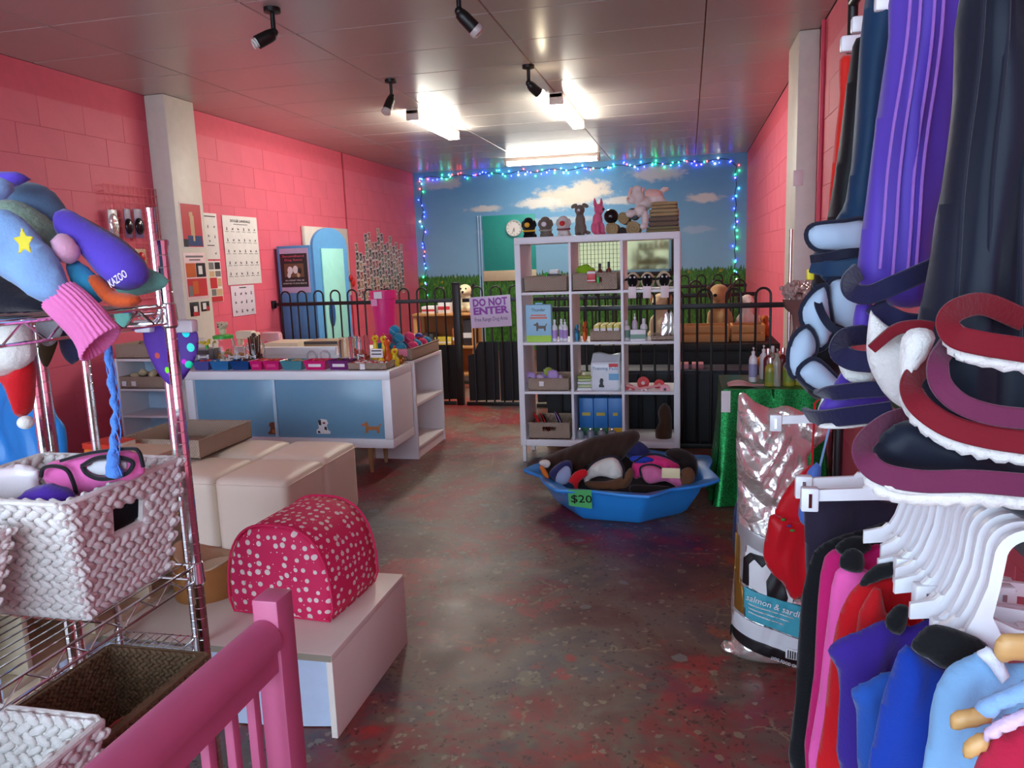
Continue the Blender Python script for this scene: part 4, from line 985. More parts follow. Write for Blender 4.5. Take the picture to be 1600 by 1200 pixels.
vs, fs = puff2d(out2, .010, bfront, lambda x, z, d: .07*math.sqrt(max(0, 1-(1-min(1, d/.1))**2)))
B().add([(x, BAGY-h, z) for x, z, h in vs], fs).build('foil_sack', FOIL, bag, smooth=True)
def on_bag(nm, m, poly, par=bag, e=.002, step=.006):
    p2 = [(lambda q: (q.x, q.z))(at(a, b, Y=BAGY-.07)) for a, b in poly]
    vs, fs = puff2d(p2, step, flatf(1), flatf(0)); o = B()
    ok = []
    for x, z, h in vs: ok.append((x, BAGY-bfront(x, z, bd(x, z))-e-(.0008 if h > 0 else 0), z))
    return o.add(ok, fs).build(nm, m, par, smooth=True)
on_bag('printed_panel', mat('bag_grey', (176, 172, 174), .35, metal=.4), [(1154, 822), (1200, 838), (1258, 856), (1262, 935), (1205, 925), (1152, 905)], e=.0015)
on_bag('gold_strip', mat('bag_gold', (160, 116, 52), .35, metal=.6), [(1150, 838), (1158, 842), (1158, 940), (1148, 938)])
on_bag('white_patch', mat('bag_white', (226, 226, 228), .4), [(1166, 850), (1205, 868), (1240, 900), (1238, 940), (1205, 935), (1160, 910)], e=.003)
DK = mat('bag_black', (24, 22, 24), .4)
on_bag('picture', DK, [(1160, 912), (1162, 872), (1172, 862), (1192, 866), (1196, 878), (1190, 884), (1178, 872), (1170, 880), (1170, 915)], e=.005, step=.004)
on_bag('picture', DK, [(1196, 905), (1205, 890), (1222, 898), (1230, 930), (1225, 946), (1198, 936)], e=.005, step=.004)
on_bag('teal_band', mat('bag_teal', (62, 158, 176), .4), [(1162, 916), (1262, 946), (1262, 998), (1163, 962)], e=.0065)
on_bag('gold_block', MATS['bag_gold'], [(1149, 912), (1161, 916), (1162, 960), (1148, 954)], e=.003)
on_bag('lower_panel', mat('bag_pale', (206, 206, 210), .4), [(1146, 958), (1262, 1000), (1262, 1030), (1144, 990)], e=.003)
on_bag('black_strip', DK, [(1142, 984), (1262, 1026), (1262, 1052), (1141, 1000)], e=.0045)
on_bag('barcode_panel', mat('barcode_white', (222, 222, 224), .5), [(1226, 1006), (1256, 1014), (1256, 1032), (1226, 1025)], e=.006)
for i in range(7): on_bag('barcode_bar', DK, [(1229+i*3.6, 1009+i), (1231+i*3.6, 1009.5+i), (1231+i*3.6, 1024+i*.9), (1229+i*3.6, 1023.5+i*.9)], e=.008, step=.003)
def bag_text(t_, x, y, size, wpx, m=PAPER):
    p = at(x, y, Y=BAGY-.075); p.y = BAGY-bfront(p.x, p.z, bd(p.x, p.z))-.017
    text('lettering', t_, size, m, bag, p, (.96, -.10, -.255), (.255, 0, .96), width=wpx/1200*2.75)
bag_text('salmon & sardine', 1213, 944, .03, 88); bag_text('DOG FOOD ONLY', 1228, 1034, .015, 44)
for i in range(3): on_bag('print_line', PAPER, [(1168, 939+i*6), (1240-i*8, 961+i*5), (1240-i*8, 963+i*5), (1168, 941+i*6)], e=.008, step=.004)
b2 = px_body('x', FOIL, [(1140, 780), (1160, 770), (1180, 790), (1180, 960), (1142, 965), (1134, 930), (1142, 880), (1136, 840)], Y=2.86, th=.05, wid=.05, amp=.006); b2.v = [(x, y, z) for x, y, z in b2.v]
mz = min(v[2] for v in b2.v); b2.v = [(x+.02, y, (z-mz)) for x, y, z in b2.v]
b2.top('dog_food_bag', mat('bag_navy', (70, 90, 130), .3, metal=.5), 'second foil dog food bag hidden behind the large silver one', 'bag', smooth=True)

# ================================================================ lower clothes rail
RX = .40; RZ = 1.055
rl = thing('clothes_rail', 'black clothes rail on the right full of small dog coats', 'clothes rack', (RX, 1.2, 0))
RB = mat('rail_black', (18, 18, 20), .35)
B().tube([(RX, .55, RZ), (RX, 2.30, RZ)], .012, 12).build('rail', RB, rl)
for y in (.56, 2.29):
    B().tube([(RX+.02, y, 0.02), (RX+.02, y, 2.06)], .013, 12).build('upright', RB, rl)
    B().tube([(RX-.02, y, .02), (RX+.34, y, .02)], .014, 10).build('foot', RB, rl)
B().tube([(RX+.02, .56, 2.05), (RX+.02, 2.29, 2.05)], .013, 12).build('upper_rail', RB, rl)
B().box((RX+.10, .56, 1.02), (RX+.125, 2.29, 1.08), .003).build('side_bar', RB, rl)
for y in (.60, 2.27): B().box((RX+.012, y-.01, 1.04), (RX+.125, y+.01, 1.06)).build('cross_bar', RB, rl)
def hanger(label, y, group, m=CLIP, tilt=0.0, sz=.09, clips=True, drop=0.0):
    """flat plastic hanger hooked over the rail, in a plane across the rail"""
    t = thing('clothes_hanger', label, 'hanger', (RX, y, RZ), tilt, group)
    ro, ri, zc = .040, .0265, -.012
    out_ = [(ro*math.cos(a), zc+ro*math.sin(a)) for a in [math.radians(q) for q in range(0, 181, 12)]]+[(-ro-.004, zc-.035), (-ro-.016, zc-.075), (-ro-.03, zc-.10-drop)]
    in_ = [(ri*math.cos(a), zc+ri*math.sin(a)) for a in [math.radians(q) for q in range(0, 181, 12)]]+[(-ri-.004, zc-.035), (-ri-.010, zc-.075), (-ri+.006, zc-.10-drop)]
    n = len(out_); w_ = .0055; N = 2*n; poly = out_+in_[::-1]
    vs = [(x, -w_, z) for x, z in poly]+[(x, w_, z) for x, z in poly]; fs = []
    for i in range(n-1): j = N-1-i; fs += [(i, i+1, j-1, j), (N+j, N+j-1, N+i+1, N+i)]
    for i in range(N): fs.append((i, N+i, N+(i+1) % N, (i+1) % N))
    B().add(vs, fs).build('hook', m, t, world=False)
    z = zc-.10-drop
    B().prism([(-sz-.03, z-.026), (-sz-.03, z-.004), (-.075, z+.004), (-.068, z+.012), (-.022, z+.012), (.0, z+.002), (sz, z-.006), (sz, z-.026), (.0, z-.018), (-.05, z-.018)], (0, .004, 0), (1, 0, 0), (0, 0, 1), .008).build('arm', m, t, world=False)
    if clips:
        for x in (-sz-.02, sz-.02):
            B().box((x-.016, -.010, z-.045), (x+.016, .010, z+.002), .003).build('clip', m, t, world=False)
            B().box((x-.003, -.0125, z-.036), (x+.003, -.010, z-.008)).build('spring', CHR, t, world=False)
    return t
HG = 'white plastic hangers on the clothes rail'
hl = ['farthest back', 'next to the farthest', 'third from the back', 'fourth from the back', 'fifth from the back', 'sixth from the back', 'seventh from the back', 'eighth from the back', 'ninth from the back', 'tenth from the back', 'eleventh from the back', 'twelfth from the back', 'thirteenth from the back', 'fourteenth from the back', 'nearest the black ring']
HY = [1.60, 1.52, 1.36, 1.33, 1.30, 1.265, 1.235, 1.20, 1.17, 1.14, 1.105, 1.075, 1.045, 1.015, .985]
for i, y in enumerate(HY): hanger('white plastic hanger on the clothes rail, '+hl[i], y, HG, tilt=random.uniform(-.10, .10), sz=.15 if i < 2 else .05+.012*(i % 3), clips=i in (0, 1, 6, 9, 12), drop=-.02 if i < 2 else random.uniform(0, .012))
GC = 'small dog coats on the lower rail'
FLC = dict(th=.016, wid=.03, step=.009, amp=.008, fx=62, fy=7)
def coat(label, c, poly, Y, nm='dog_coat', trim=None, **k):
    q = dict(FLC); q.update(k); m = cloth('fleece_%d_%d_%d' % c, c, .9, .25, 220)
    b = px_body(nm, m, poly, Y=Y, n=2, **q)
    t = thing(nm, label, 'dog coat', (RX, Y, min(v[2] for v in b.v)), 0, GC); b.build('body', m, t, smooth=True)
    for tm, tp, dy in (trim or []): px_body('collar', tm, tp, Y=Y-dy, n=2, th=.012, wid=.015, step=.008).build('collar', tm, t, smooth=True)
    return t
KNK = cloth('black_rib', (17, 17, 20), .85, .3); 
coat('black dog coat with dull purple print at the back of the rail', (44, 36, 54), [(1256, 800), (1275, 775), (1330, 770), (1395, 785), (1440, 800), (1460, 1000), (1300, 1250), (1268, 1000)], 1.66, fx=30)
coat('plain black fleece dog coat on the lower rail', (20, 20, 24), [(1245, 1250), (1243, 1090), (1250, 960), (1258, 905), (1272, 862), (1300, 842), (1345, 828), (1420, 815), (1460, 900), (1440, 1250)], 1.54)
coat('hot pink dog coat with black collar behind the pale pink one', (190, 28, 104), [(1262, 1260), (1272, 1050), (1278, 935), (1288, 870), (1312, 856), (1340, 858), (1390, 850), (1440, 900), (1420, 1260)], 1.44, trim=[(KNK, [(1303, 858), (1322, 840), (1352, 838), (1362, 858), (1330, 872)], .02)])
coat('pink fleece dog coat on the lower rail', (230, 92, 168), [(1265, 1260), (1280, 1080), (1294, 960), (1306, 890), (1340, 886), (1372, 900), (1420, 950), (1400, 1260)], 1.36, trim=[(KNK, [(1310, 884), (1322, 858), (1348, 862), (1350, 892), (1330, 894)], .02)])
coat('bright red dog coat with black collar on the lower rail', (186, 16, 26), [(1282, 1260), (1288, 1120), (1300, 1010), (1315, 950), (1340, 912), (1372, 905), (1440, 930), (1440, 1260)], 1.27, trim=[(KNK, [(1342, 912), (1368, 882), (1420, 878), (1470, 884), (1470, 905), (1400, 900), (1355, 915)], .02)])
coat('second red dog coat just in front of the bright red one', (178, 18, 26), [(1330, 1260), (1336, 1000), (1350, 940), (1375, 912), (1385, 960), (1440, 1000), (1440, 1260)], 1.22)
coat('deep purple dog coat with black collar on the lower rail', (52, 30, 124), [(1325, 1260), (1312, 1080), (1306, 1040), (1292, 1018), (1310, 998), (1345, 985), (1382, 968), (1420, 980), (1520, 970), (1520, 1260)], 1.14, trim=[(KNK, [(1382, 970), (1400, 945), (1420, 948), (1412, 990), (1392, 988)], .022)])
coat('mid blue dog coat sleeve behind the royal blue coat', (34, 78, 160), [(1348, 1260), (1338, 1110), (1328, 1080), (1360, 1062), (1394, 1048), (1420, 1080), (1420, 1260)], 1.06)
coat('royal blue dog coat with wide black collar on the lower rail', (18, 54, 150), [(1365, 1260), (1372, 1120), (1392, 1050), (1408, 1012), (1424, 1010), (1460, 1040), (1500, 1060), (1540, 1100), (1540, 1260)], .99, trim=[(KNK, [(1422, 1012), (1440, 985), (1460, 975), (1500, 985), (1545, 1008), (1520, 1030), (1478, 1046), (1450, 1030)], .02)])
coat('light blue dog shirt with white neck band on the lower rail', (124, 168, 208), [(1452, 1260), (1450, 1150), (1460, 1080), (1485, 1038), (1512, 1028), (1545, 1012), (1580, 1040), (1620, 1050), (1620, 1260)], .92, trim=[(cloth('white_rib', (216, 222, 236)), [(1525, 1022), (1545, 1010), (1562, 1024), (1578, 1058), (1566, 1070), (1545, 1040)], .022)])
coat('pink and maroon dog shirt with pale sleeve at the photo edge', (176, 30, 62), [(1515, 1260), (1525, 1190), (1545, 1160), (1580, 1138), (1620, 1120), (1620, 1260)], .80, trim=[(cloth('pale_pink_rib', (222, 190, 222)), [(1540, 1160), (1538, 1142), (1570, 1120), (1620, 1102), (1620, 1120), (1580, 1140)], .02), (LB, [(1520, 1104), (1530, 1095), (1570, 1078), (1620, 1058), (1620, 1090), (1570, 1105), (1548, 1125)], .02)])
WD = mat('hanger_wood', (206, 160, 100), .4, stretch=(1, 1, 12))
for lb, poly, Y in (('wooden hanger end below the light blue sleeve', [(1484, 1128), (1490, 1112), (1530, 1106), (1552, 1112), (1548, 1128), (1520, 1136), (1488, 1140)], .845), ('wooden hanger end below the pale pink sleeve', [(1504, 1180), (1506, 1160), (1530, 1145), (1545, 1146), (1548, 1165), (1530, 1178), (1512, 1186)], .80), ('wooden hanger head beside the light blue neck band', [(1552, 1020), (1562, 992), (1590, 990), (1630, 992), (1630, 1030), (1580, 1032), (1566, 1036)], .89)):
    garment('wooden_hanger', lb, 'hanger', WD, poly, Y=Y, th=.009, wid=.012, step=.006, n=2)
# black ring hook on the near upright
rg = B().tube([(RX+.09+.045*math.cos(a), .84, .965+.055*math.sin(a)) for a in [i*PI/14 for i in range(28)]], .008, 8, closed=True); rg.top('ring_hook', RB, 'glossy black ring hook hanging at the near end of the rail', 'hook')
# red apron hanging over the dog food bag
ra = thing('red_pet_dress', 'shiny red pet dress with embroidered flowers hanging by the silver bag', 'pet clothing', at(1220, 930, Y=2.2))
RS = cloth('red_satin', (196, 18, 32), .35, .1)
px_body('x', RS, [(1205, 798), (1215, 808), (1258, 812), (1270, 880), (1268, 925), (1258, 930), (1238, 938), (1224, 912), (1205, 895), (1192, 868), (1198, 830)], Y=2.2, th=.012, wid=.03, amp=.008, fx=50, n=2).build('skirt', RS, ra, smooth=True)
px_body('x', RS, [(1228, 765), (1262, 728), (1282, 735), (1268, 820), (1212, 806), (1214, 792)], Y=2.2, th=.014, wid=.03, amp=.004, n=2).build('bodice', RS, ra, smooth=True)
q_ = at(1268, 732, Y=2.2); B().tube([q_-Vector((0, 0, .03)), Vector((RX-.06, 2.2, 1.0)), Vector((RX, 2.2, RZ+.014))], .003, 6).build('loop', RS, ra)
for x, y, c in ((1224, 812, 'leaf_green'), (1233, 822, 'flower_violet'), (1238, 829, 'leaf_green')):
    p = at(x, y, Y=2.175); B().ell(p, (.007, .003, .004)).build('embroidery', mat(c, (60, 120, 40) if 'leaf' in c else (90, 40, 110), .7), ra)
hanger('clear hanger holding the shiny red dress', 2.20, HG, tilt=-.1, sz=.14, drop=-.02)
bt_ = garment('blue_tunic', 'narrow blue garment edge beside the shiny red dress', 'pet clothing', cloth('cornflower', (84, 120, 200), .5), [(1248, 790), (1262, 735), (1284, 725), (1275, 800), (1262, 822), (1250, 815)], Y=2.05, th=.01, wid=.02, n=2)

q_ = at(1276, 735, Y=2.05); B().tube([q_-Vector((0, 0, .03)), Vector((RX-.04, 2.05, 1.0)), Vector((RX, 2.05, RZ+.014))], .003, 6).tf(Matrix.Translation(-bt_.location)).build('loop', LB, bt_, world=False)
# ================================================================ upper rail: big dog coats
def ribbon(nm, m, pts, w_, th, par, flat=(0, -1, 0), taper=None):
    sp = smooth_line([at(x, y, Y=Y) for x, y, Y in pts], 6); vs = []; n = len(sp); b = B()
    for i, p in enumerate(sp):
        d = (sp[min(i+1, n-1)]-sp[max(i-1, 0)]).normalized(); wv = d.cross(Vector(flat))
        if wv.length < .05: wv = Vector((0, 0, 1))
        wv.normalize(); nn = wv.cross(d).normalized(); W = w_*(taper(i/(n-1)) if taper else 1)
        for a, c in ((-1, -.5), (-.85, -1), (.85, -1), (1, -.5), (1, .5), (.85, 1), (-.85, 1), (-1, .5)): vs.append(p+wv*a*W/2+nn*c*th/2)
    fs = [(i*8+j, i*8+(j+1) % 8, (i+1)*8+(j+1) % 8, (i+1)*8+j) for i in range(n-1) for j in range(8)]+[tuple(reversed(range(8))), tuple(range((n-1)*8, n*8))]
    return b.add(vs, fs).build(nm, m, par, smooth=28)
SHP = mat('sherpa', (214, 210, 206), .95, bump=1.0, bscale=120, sheen=.5, var=.05)
NV = cloth('navy_nylon', (20, 27, 42), .45, .12, 60); PV = cloth('purple_nylon', (84, 58, 164), .5, .12, 60); TL = cloth('petrol_nylon', (16, 52, 84), .5, .12, 60); BKN = cloth('black_nylon', (16, 17, 21), .5, .12, 60)
BND = cloth('navy_binding', (22, 20, 56), .7, .3); RBD = cloth('red_binding', (112, 12, 28), .7, .3); MBD = cloth('mauve_binding', (100, 36, 68), .7, .3); REF = cloth('reflective', (168, 188, 210), .35, .08); PIP = cloth('piping_dark', (18, 22, 44), .6, .2)
def big(label, m, poly, Y, **k):
    q = dict(th=.035, wid=.05, step=.014, amp=.016, fx=85, fy=5); q.update(k)
    b = px_body('coat', m, poly, Y=Y, n=2, **q); t = thing('large_dog_coat', label, 'dog coat', (RX+.02, Y, min(v[2] for v in b.v)), 0, 'large dog coats on the upper rail')
    zt_ = max(v[2] for v in b.v); tp = [v for v in b.v if v[2] > zt_-.02]; cxx = sum(v[0] for v in tp)/len(tp)
    b.build('body', m, t, smooth=True)
    B().tube(smooth_line([(cxx, Y, zt_-.03), (cxx+.2*(RX+.02-cxx), Y, zt_+.03), (RX+.02, Y, 2.02), (RX+.036, Y, 2.05), (RX+.02, Y, 2.067), (RX+.004, Y, 2.05)], 5), .004, 7).build('hanger_hook', CLIP, t); return t
big('red dog coat farthest back on the upper rail', cloth('scarlet_nylon', (220, 40, 30), .6, .15), [(1311, 92), (1330, 84), (1345, 100), (1332, 200), (1312, 300), (1300, 345), (1294, 330), (1300, 260), (1306, 200), (1312, 150)], 1.80, th=.02, wid=.03)
t1 = big('black dog coat between the red and the petrol blue ones', BKN, [(1333, 66), (1356, 60), (1370, 90), (1352, 240), (1335, 420), (1320, 520), (1280, 560), (1262, 470), (1292, 345), (1312, 220)], 1.68)
t2 = big('petrol blue dog coat with pale reflective straps on the upper rail', TL, [(1355, -30), (1405, -30), (1400, 60), (1388, 150), (1370, 300), (1352, 470), (1300, 450), (1268, 400), (1320, 320), (1336, 180)], 1.54, fx=45)
rp = [([(1262, 372), (1266, 356), (1285, 350), (1320, 347), (1352, 346), (1350, 392), (1310, 392), (1275, 388)], 1.50), ([(1296, 442), (1330, 436), (1348, 450), (1340, 508), (1310, 508), (1290, 490)], 1.46), ([(1252, 488), (1268, 460), (1290, 448), (1294, 470), (1300, 520), (1280, 545), (1262, 520)], 1.44), ([(1232, 560), (1240, 528), (1262, 512), (1276, 540), (1262, 570), (1240, 588)], 1.42), ([(1248, 584), (1262, 566), (1280, 565), (1312, 596), (1322, 612), (1300, 612), (1270, 606)], 1.40)]
for poly, Y in rp:
    px_body('x', REF, poly, Y=Y, n=3, th=.016, wid=.02, step=.008, amp=.002).build('reflective_panel', REF, t2, smooth=True)
    c = smooth_poly(poly, 3); cx = sum(p[0] for p in c)/len(c); cy = sum(p[1] for p in c)/len(c)
    B().tube([at(cx+(x-cx)*1.04, cy+(y-cy)*1.06, Y=Y) for x, y in c], .0045, 6, closed=True).tf(inv(t2)).build('piping', PIP, t2, world=False)
ribbon('strap', PIP, [(1268, 405, 1.50), (1290, 402, 1.47), (1320, 396, 1.45), (1350, 394, 1.45)], .016, .006, t2); ribbon('strap', TL, [(1270, 415, 1.50), (1300, 420, 1.46), (1352, 414, 1.44)], .028, .010, t2)
ribbon('strap', PIP, [(1276, 445, 1.46), (1280, 480, 1.42), (1300, 512, 1.40), (1330, 522, 1.40)], .014, .006, t2)
px_body('x', BKN, [(1232, 560), (1225, 575), (1250, 600), (1275, 625), (1300, 610), (1320, 560), (1310, 530), (1280, 520)], Y=1.48, th=.03, wid=.04, step=.01).build('lining', BKN, t2, smooth=True)
B().box(at(1261, 438, Y=1.56), at(1271, 420, Y=1.575), .003).build('yellow_tag', mat('tag_yellow', (226, 206, 40), .5), t2)
t3 = big('purple dog coat with navy bound straps and fleece lining on the upper rail', PV, [(1400, -40), (1518, -40), (1512, 60), (1496, 170), (1478, 300), (1462, 380), (1455, 470), (1400, 480), (1345, 452), (1338, 430), (1352, 320), (1370, 180), (1388, 60)], 1.24, fx=105, amp=.010)
ribbon('binding', BND, [(1340, 425, 1.22), (1328, 440, 1.17), (1334, 456, 1.13), (1360, 460, 1.11), (1400, 444, 1.10), (1460, 418, 1.12)], .026, .008, t3)
ribbon('binding', BND, [(1368, 478, 1.12), (1384, 492, 1.10), (1410, 504, 1.09), (1445, 508, 1.10)], .028, .008, t3)
ribbon('binding', BND, [(1356, 522, 1.16), (1322, 528, 1.14), (1312, 548, 1.11), (1330, 562, 1.09), (1362, 566, 1.08)], .028, .008, t3)
ribbon('binding', BND, [(1282, 616, 1.18), (1300, 614, 1.13), (1340, 610, 1.10), (1392, 606, 1.08)], .022, .008, t3)
ribbon('binding', BND, [(1262, 648, 1.20), (1285, 654, 1.14), (1330, 650, 1.10), (1395, 642, 1.08)], .026, .008, t3)
px_body('x', SHP, [(1362, 480), (1375, 500), (1400, 515), (1446, 520), (1446, 595), (1420, 638), (1388, 622), (1366, 590), (1354, 555), (1356, 510)], Y=1.075, th=.022, wid=.05, step=.01, amp=.003).build('sherpa_lining', SHP, t3, smooth=True)
px_body('x', SHP, [(1308, 560), (1330, 574), (1365, 576), (1368, 596), (1345, 600), (1320, 592)], Y=1.13, th=.014, wid=.02, step=.008).build('sherpa_lining', SHP, t3, smooth=True)
px_body('x', PV, [(1300, 606), (1318, 578), (1340, 596), (1385, 600), (1380, 645), (1290, 650), (1278, 640)], Y=1.17, th=.02, wid=.03, step=.01).build('flap', PV, t3, smooth=True)
px_body('x', PV, [(1340, 470), (1362, 468), (1362, 520), (1345, 525), (1332, 515)], Y=1.17, th=.02, wid=.03, step=.01).build('flap', PV, t3, smooth=True)
px_body('x', SHP, [(1272, 662), (1330, 660), (1390, 650), (1392, 658), (1340, 668), (1290, 670)], Y=1.12, th=.010, wid=.012, step=.006).build('sherpa_lining', SHP, t3, smooth=True)
for a, b_ in (((1424, -20), (1372, 420)), ((1440, -20), (1392, 430)), ((1462, -20), (1415, 430)), ((1476, -20), (1428, 425))):
    sp = smooth_line([at(a[0]+(b_[0]-a[0])*k/6+3*math.sin(k*1.3), a[1]+(b_[1]-a[1])*k/6, Y=1.198) for k in range(7)], 3); B().tube(sp, .0022, 6).tf(inv(t3)).build('seam_piping', cloth('purple_piping', (150, 100, 190), .6), t3, world=False)
t4 = big('navy dog coat with red bound straps nearest on the upper rail', NV, [(1508, -40), (1660, -40), (1680, 500), (1660, 800), (1560, 790), (1470, 690), (1430, 600), (1432, 520), (1450, 420), (1470, 300), (1490, 150)], 1.04, fx=95, amp=.014, th=.045)
for a, b_ in (((1538, -20), (1490, 480)), ((1576, -20), (1540, 470)), ((1612, -20), (1590, 560))):
    sp = smooth_line([at(a[0]+(b_[0]-a[0])*k/6+3*math.sin(k*1.3), a[1]+(b_[1]-a[1])*k/6, Y=.988) for k in range(7)], 3); B().tube(sp, .003, 6).tf(inv(t4)).build('seam_piping', NV, t4, world=False)
px_body('x', NV, [(1362, 705), (1385, 672), (1430, 655), (1500, 680), (1580, 700), (1640, 705), (1640, 752), (1440, 742), (1385, 732)], Y=.95, th=.02, wid=.03, step=.01, amp=.004).build('lower_flap', NV, t4, smooth=True)
ribbon('red_binding', RBD, [(1600, 500, .98), (1540, 476, .95), (1500, 482, .92), (1482, 500, .90), (1492, 524, .885), (1530, 536, .875), (1620, 550, .87)], .025, .005, t4)
ribbon('red_binding', RBD, [(1470, 555, 1.00), (1440, 575, .96), (1424, 600, .93), (1436, 632, .905), (1480, 664, .89), (1540, 682, .88), (1620, 694, .87)], .025, .005, t4)
ribbon('red_binding', MBD, [(1480, 540, .93), (1466, 566, .90), (1470, 600, .885), (1500, 630, .875), (1550, 648, .87), (1620, 656, .865)], .022, .008, t4)
ribbon('mauve_binding', MBD, [(1420, 650, 1.00), (1385, 662, .97), (1352, 690, .93), (1352, 716, .90), (1378, 740, .885), (1440, 752, .875), (1520, 752, .87), (1620, 760, .865)], .025, .005, t4)
for pth in ([(1482, 512, .915), (1494, 544, .90), (1530, 560, .89), (1620, 574, .885)], [(1424, 612, .945), (1434, 652, .92), (1480, 688, .905), (1540, 706, .895), (1620, 718, .885)], [(1350, 722, .92), (1376, 764, .90), (1440, 778, .89), (1520, 778, .885), (1620, 786, .88)]):
    sp = smooth_line([at(x, y, Y=Y) for x, y, Y in pth], 8); n_ = len(sp)
    B().tube([p+Vector((0, 0, .0016*math.sin(i*2.1))) for i, p in enumerate(sp)], [.0085+.0012*math.sin(i*1.7) for i in range(n_)], 9).tf(inv(t4)).build('sherpa_edge', SHP, t4, world=False, smooth=True)
px_body('x', SHP, [(1408, 530), (1430, 512), (1462, 520), (1450, 555), (1425, 590), (1428, 625), (1460, 660), (1520, 686), (1590, 700), (1560, 706), (1500, 690), (1440, 668), (1410, 640), (1404, 590)], Y=.95, th=.018, wid=.025, step=.008, amp=.002).build('sherpa_lining', SHP, t4, smooth=True)
px_body('x', SHP, [(1380, 752), (1420, 762), (1500, 764), (1600, 772), (1600, 784), (1500, 778), (1420, 774), (1385, 764)], Y=.885, th=.014, wid=.014, step=.006).build('sherpa_lining', SHP, t4, smooth=True)
ribbon('red_binding', RBD, [(1462, 514, 1.02), (1430, 510, 1.02), (1398, 516, 1.03), (1362, 545, 1.04)], .018, .008, t4, taper=lambda t: 1-.3*t)
for lb, x, y, Y in (('white hanger clip above the petrol blue coat', 1384, 6, 1.5), ('white hanger end beside the black coat', 1347, 40, 1.66), ('white hanger knob beside the red coat', 1330, 70, 1.78)):
    a, b_ = at(x-16, y+11, Y=Y), at(x+16, y-14, Y=Y+.02); B().box(a, b_, .005).top('hanger_clip', CLIP, lb, 'hanger')
# ================================================================ helpers for small goods
def rattan():
    k = NT('taupe_rattan'); sp = k.n('ShaderNodeSeparateXYZ'); k.l(k.co.outputs['Object'], sp.inputs[0])
    wv = k.math('SINE', k.math('MULTIPLY', k.math('ADD', sp.outputs[0], sp.outputs[1]), 420)); wz = k.math('SINE', k.math('MULTIPLY', sp.outputs[2], 300))
    h = k.math('MULTIPLY', wv, wz); k.col(k.mix(k.math('MULTIPLY_ADD', h, .3, .5), lin((128, 108, 92)), lin((182, 160, 140)))); k.set(Roughness=.7); k.bump(h, .5, .003); return k.m
RAT = rattan()
def X(px, Y, py=450): return at(px, py, Y=Y).x
def tray(label, x0, x1, y0, y1, z, h, hole=False, group='taupe woven trays', name='rattan_tray', rz=0):
    c = Vector(((x0+x1)/2, (y0+y1)/2, z)); t = thing(name, label, 'basket', c, rz, group); a, b, f, g = x0-c.x, x1-c.x, y0-c.y, y1-c.y
    B().box((a, f, 0), (b, g, .008)).build('base', RAT, t, world=False)
    if hole:
        q = B(); m_ = (b-a)*.16
        for p in ((a, 0, -m_, h), (m_, 0, b, h), (-m_, 0, m_, h*.5), (-m_, h*.78, m_, h)): q.box((p[0], f, p[1]), (p[2], f+.010, p[3]))
        q.build('front_wall', RAT, t, world=False)
    else: B().box((a, f, 0), (b, f+.010, h), .002).build('front_wall', RAT, t, world=False)
    B().box((a, g-.010, 0), (b, g, h), .002).build('back_wall', RAT, t, world=False)
    for s in (a, b-.010): B().box((s, f+.01, 0), (s+.010, g-.01, h), .002).build('side_wall', RAT, t, world=False)
    B().tube([(a, f, h), (b, f, h), (b, g, h), (a, g, h)], .005, 6, closed=True).build('rim', RAT, t, world=False)
    return t
def bottle(label, x, y, z, h, r, m, cap, group, pump=False, lab=None):
    t = thing('bottle', label, 'bottle', (x, y, z), 0, group)
    B().lathe([(r*.92, 0), (r, .006), (r, h*.62), (r*.85, h*.70), (r*.36, h*.78), (r*.36, h*.82)], 16).build('body', m, t, world=False)
    if lab: B().lathe([(r*1.012, h*.14), (r*1.012, h*.52)], 16, caps=False).build('label', lab, t, world=False)
    if pump:
        B().lathe([(r*.42, h*.80), (r*.42, h*.88), (r*.12, h*.89), (r*.12, h*.97)], 12).build('cap', cap, t, world=False)
        B().box((-r*.2, -r*.9, h*.95), (r*.2, r*.3, h), .002).build('pump_head', cap, t, world=False)
    else: B().lathe([(r*.46, h*.80), (r*.46, h*.97), (r*.40, h)], 14).build('cap', cap, t, world=False)
    return t
def carton(label, x0, x1, y0, y1, z, h, m, group=None, name='carton', rz=0, bands=(), words=()):
    c = Vector(((x0+x1)/2, (y0+y1)/2, z)); t = thing(name, label, 'box', c, rz, group); a, b, f, g = x0-c.x, x1-c.x, y0-c.y, y1-c.y
    B().box((a, f, 0), (b, g, h), .002).build('box', m, t, world=False)
    for v0, v1, bm2 in bands: B().box((a+.0005, f-.001, h*v0), (b-.0005, f, h*v1)).build('printed_band', bm2, t, world=False)
    for s_, v, sz, wd, m2 in words:
        if s_ == '~': B().box((-(b-a)*wd/2, f-.0016, h*v-sz/2), ((b-a)*wd/2, f-.0006, h*v+sz/2)).build('print_line', m2, t, world=False); continue
        me = text_mesh(s_, sz, .0004); xs_ = [q.co.x for q in me.vertices]; k = wd*(b-a)/(max(xs_)-min(xs_))
        for q in me.vertices: q.co = Vector((q.co.x*k, f-.0016-q.co.z, h*v+q.co.y))
        me.materials.clear(); mesh_obj('lettering', me, m2, t)
    return t
def P(nm, c, **k): return mat(nm, c, k.pop('rough', .4), **k)
WP = P('bottle_white', (226, 224, 226)); GRN = P('plastic_green', (60, 176, 60)); LIME = P('lime', (160, 206, 40)); ORG = P('orange_rubber', (226, 96, 34)); AQ = P('aqua_rubber', (52, 150, 186)); REDP = P('red_plastic', (204, 34, 36)); PNKP = P('pink_plastic', (224, 60, 130)); LILP = P('lilac_print', (176, 140, 200)); YEL = P('yellow_pack', (214, 200, 84)); BLUEC = P('blue_carton', (44, 116, 186)); GREYP = P('grey_plastic', (120, 120, 124))
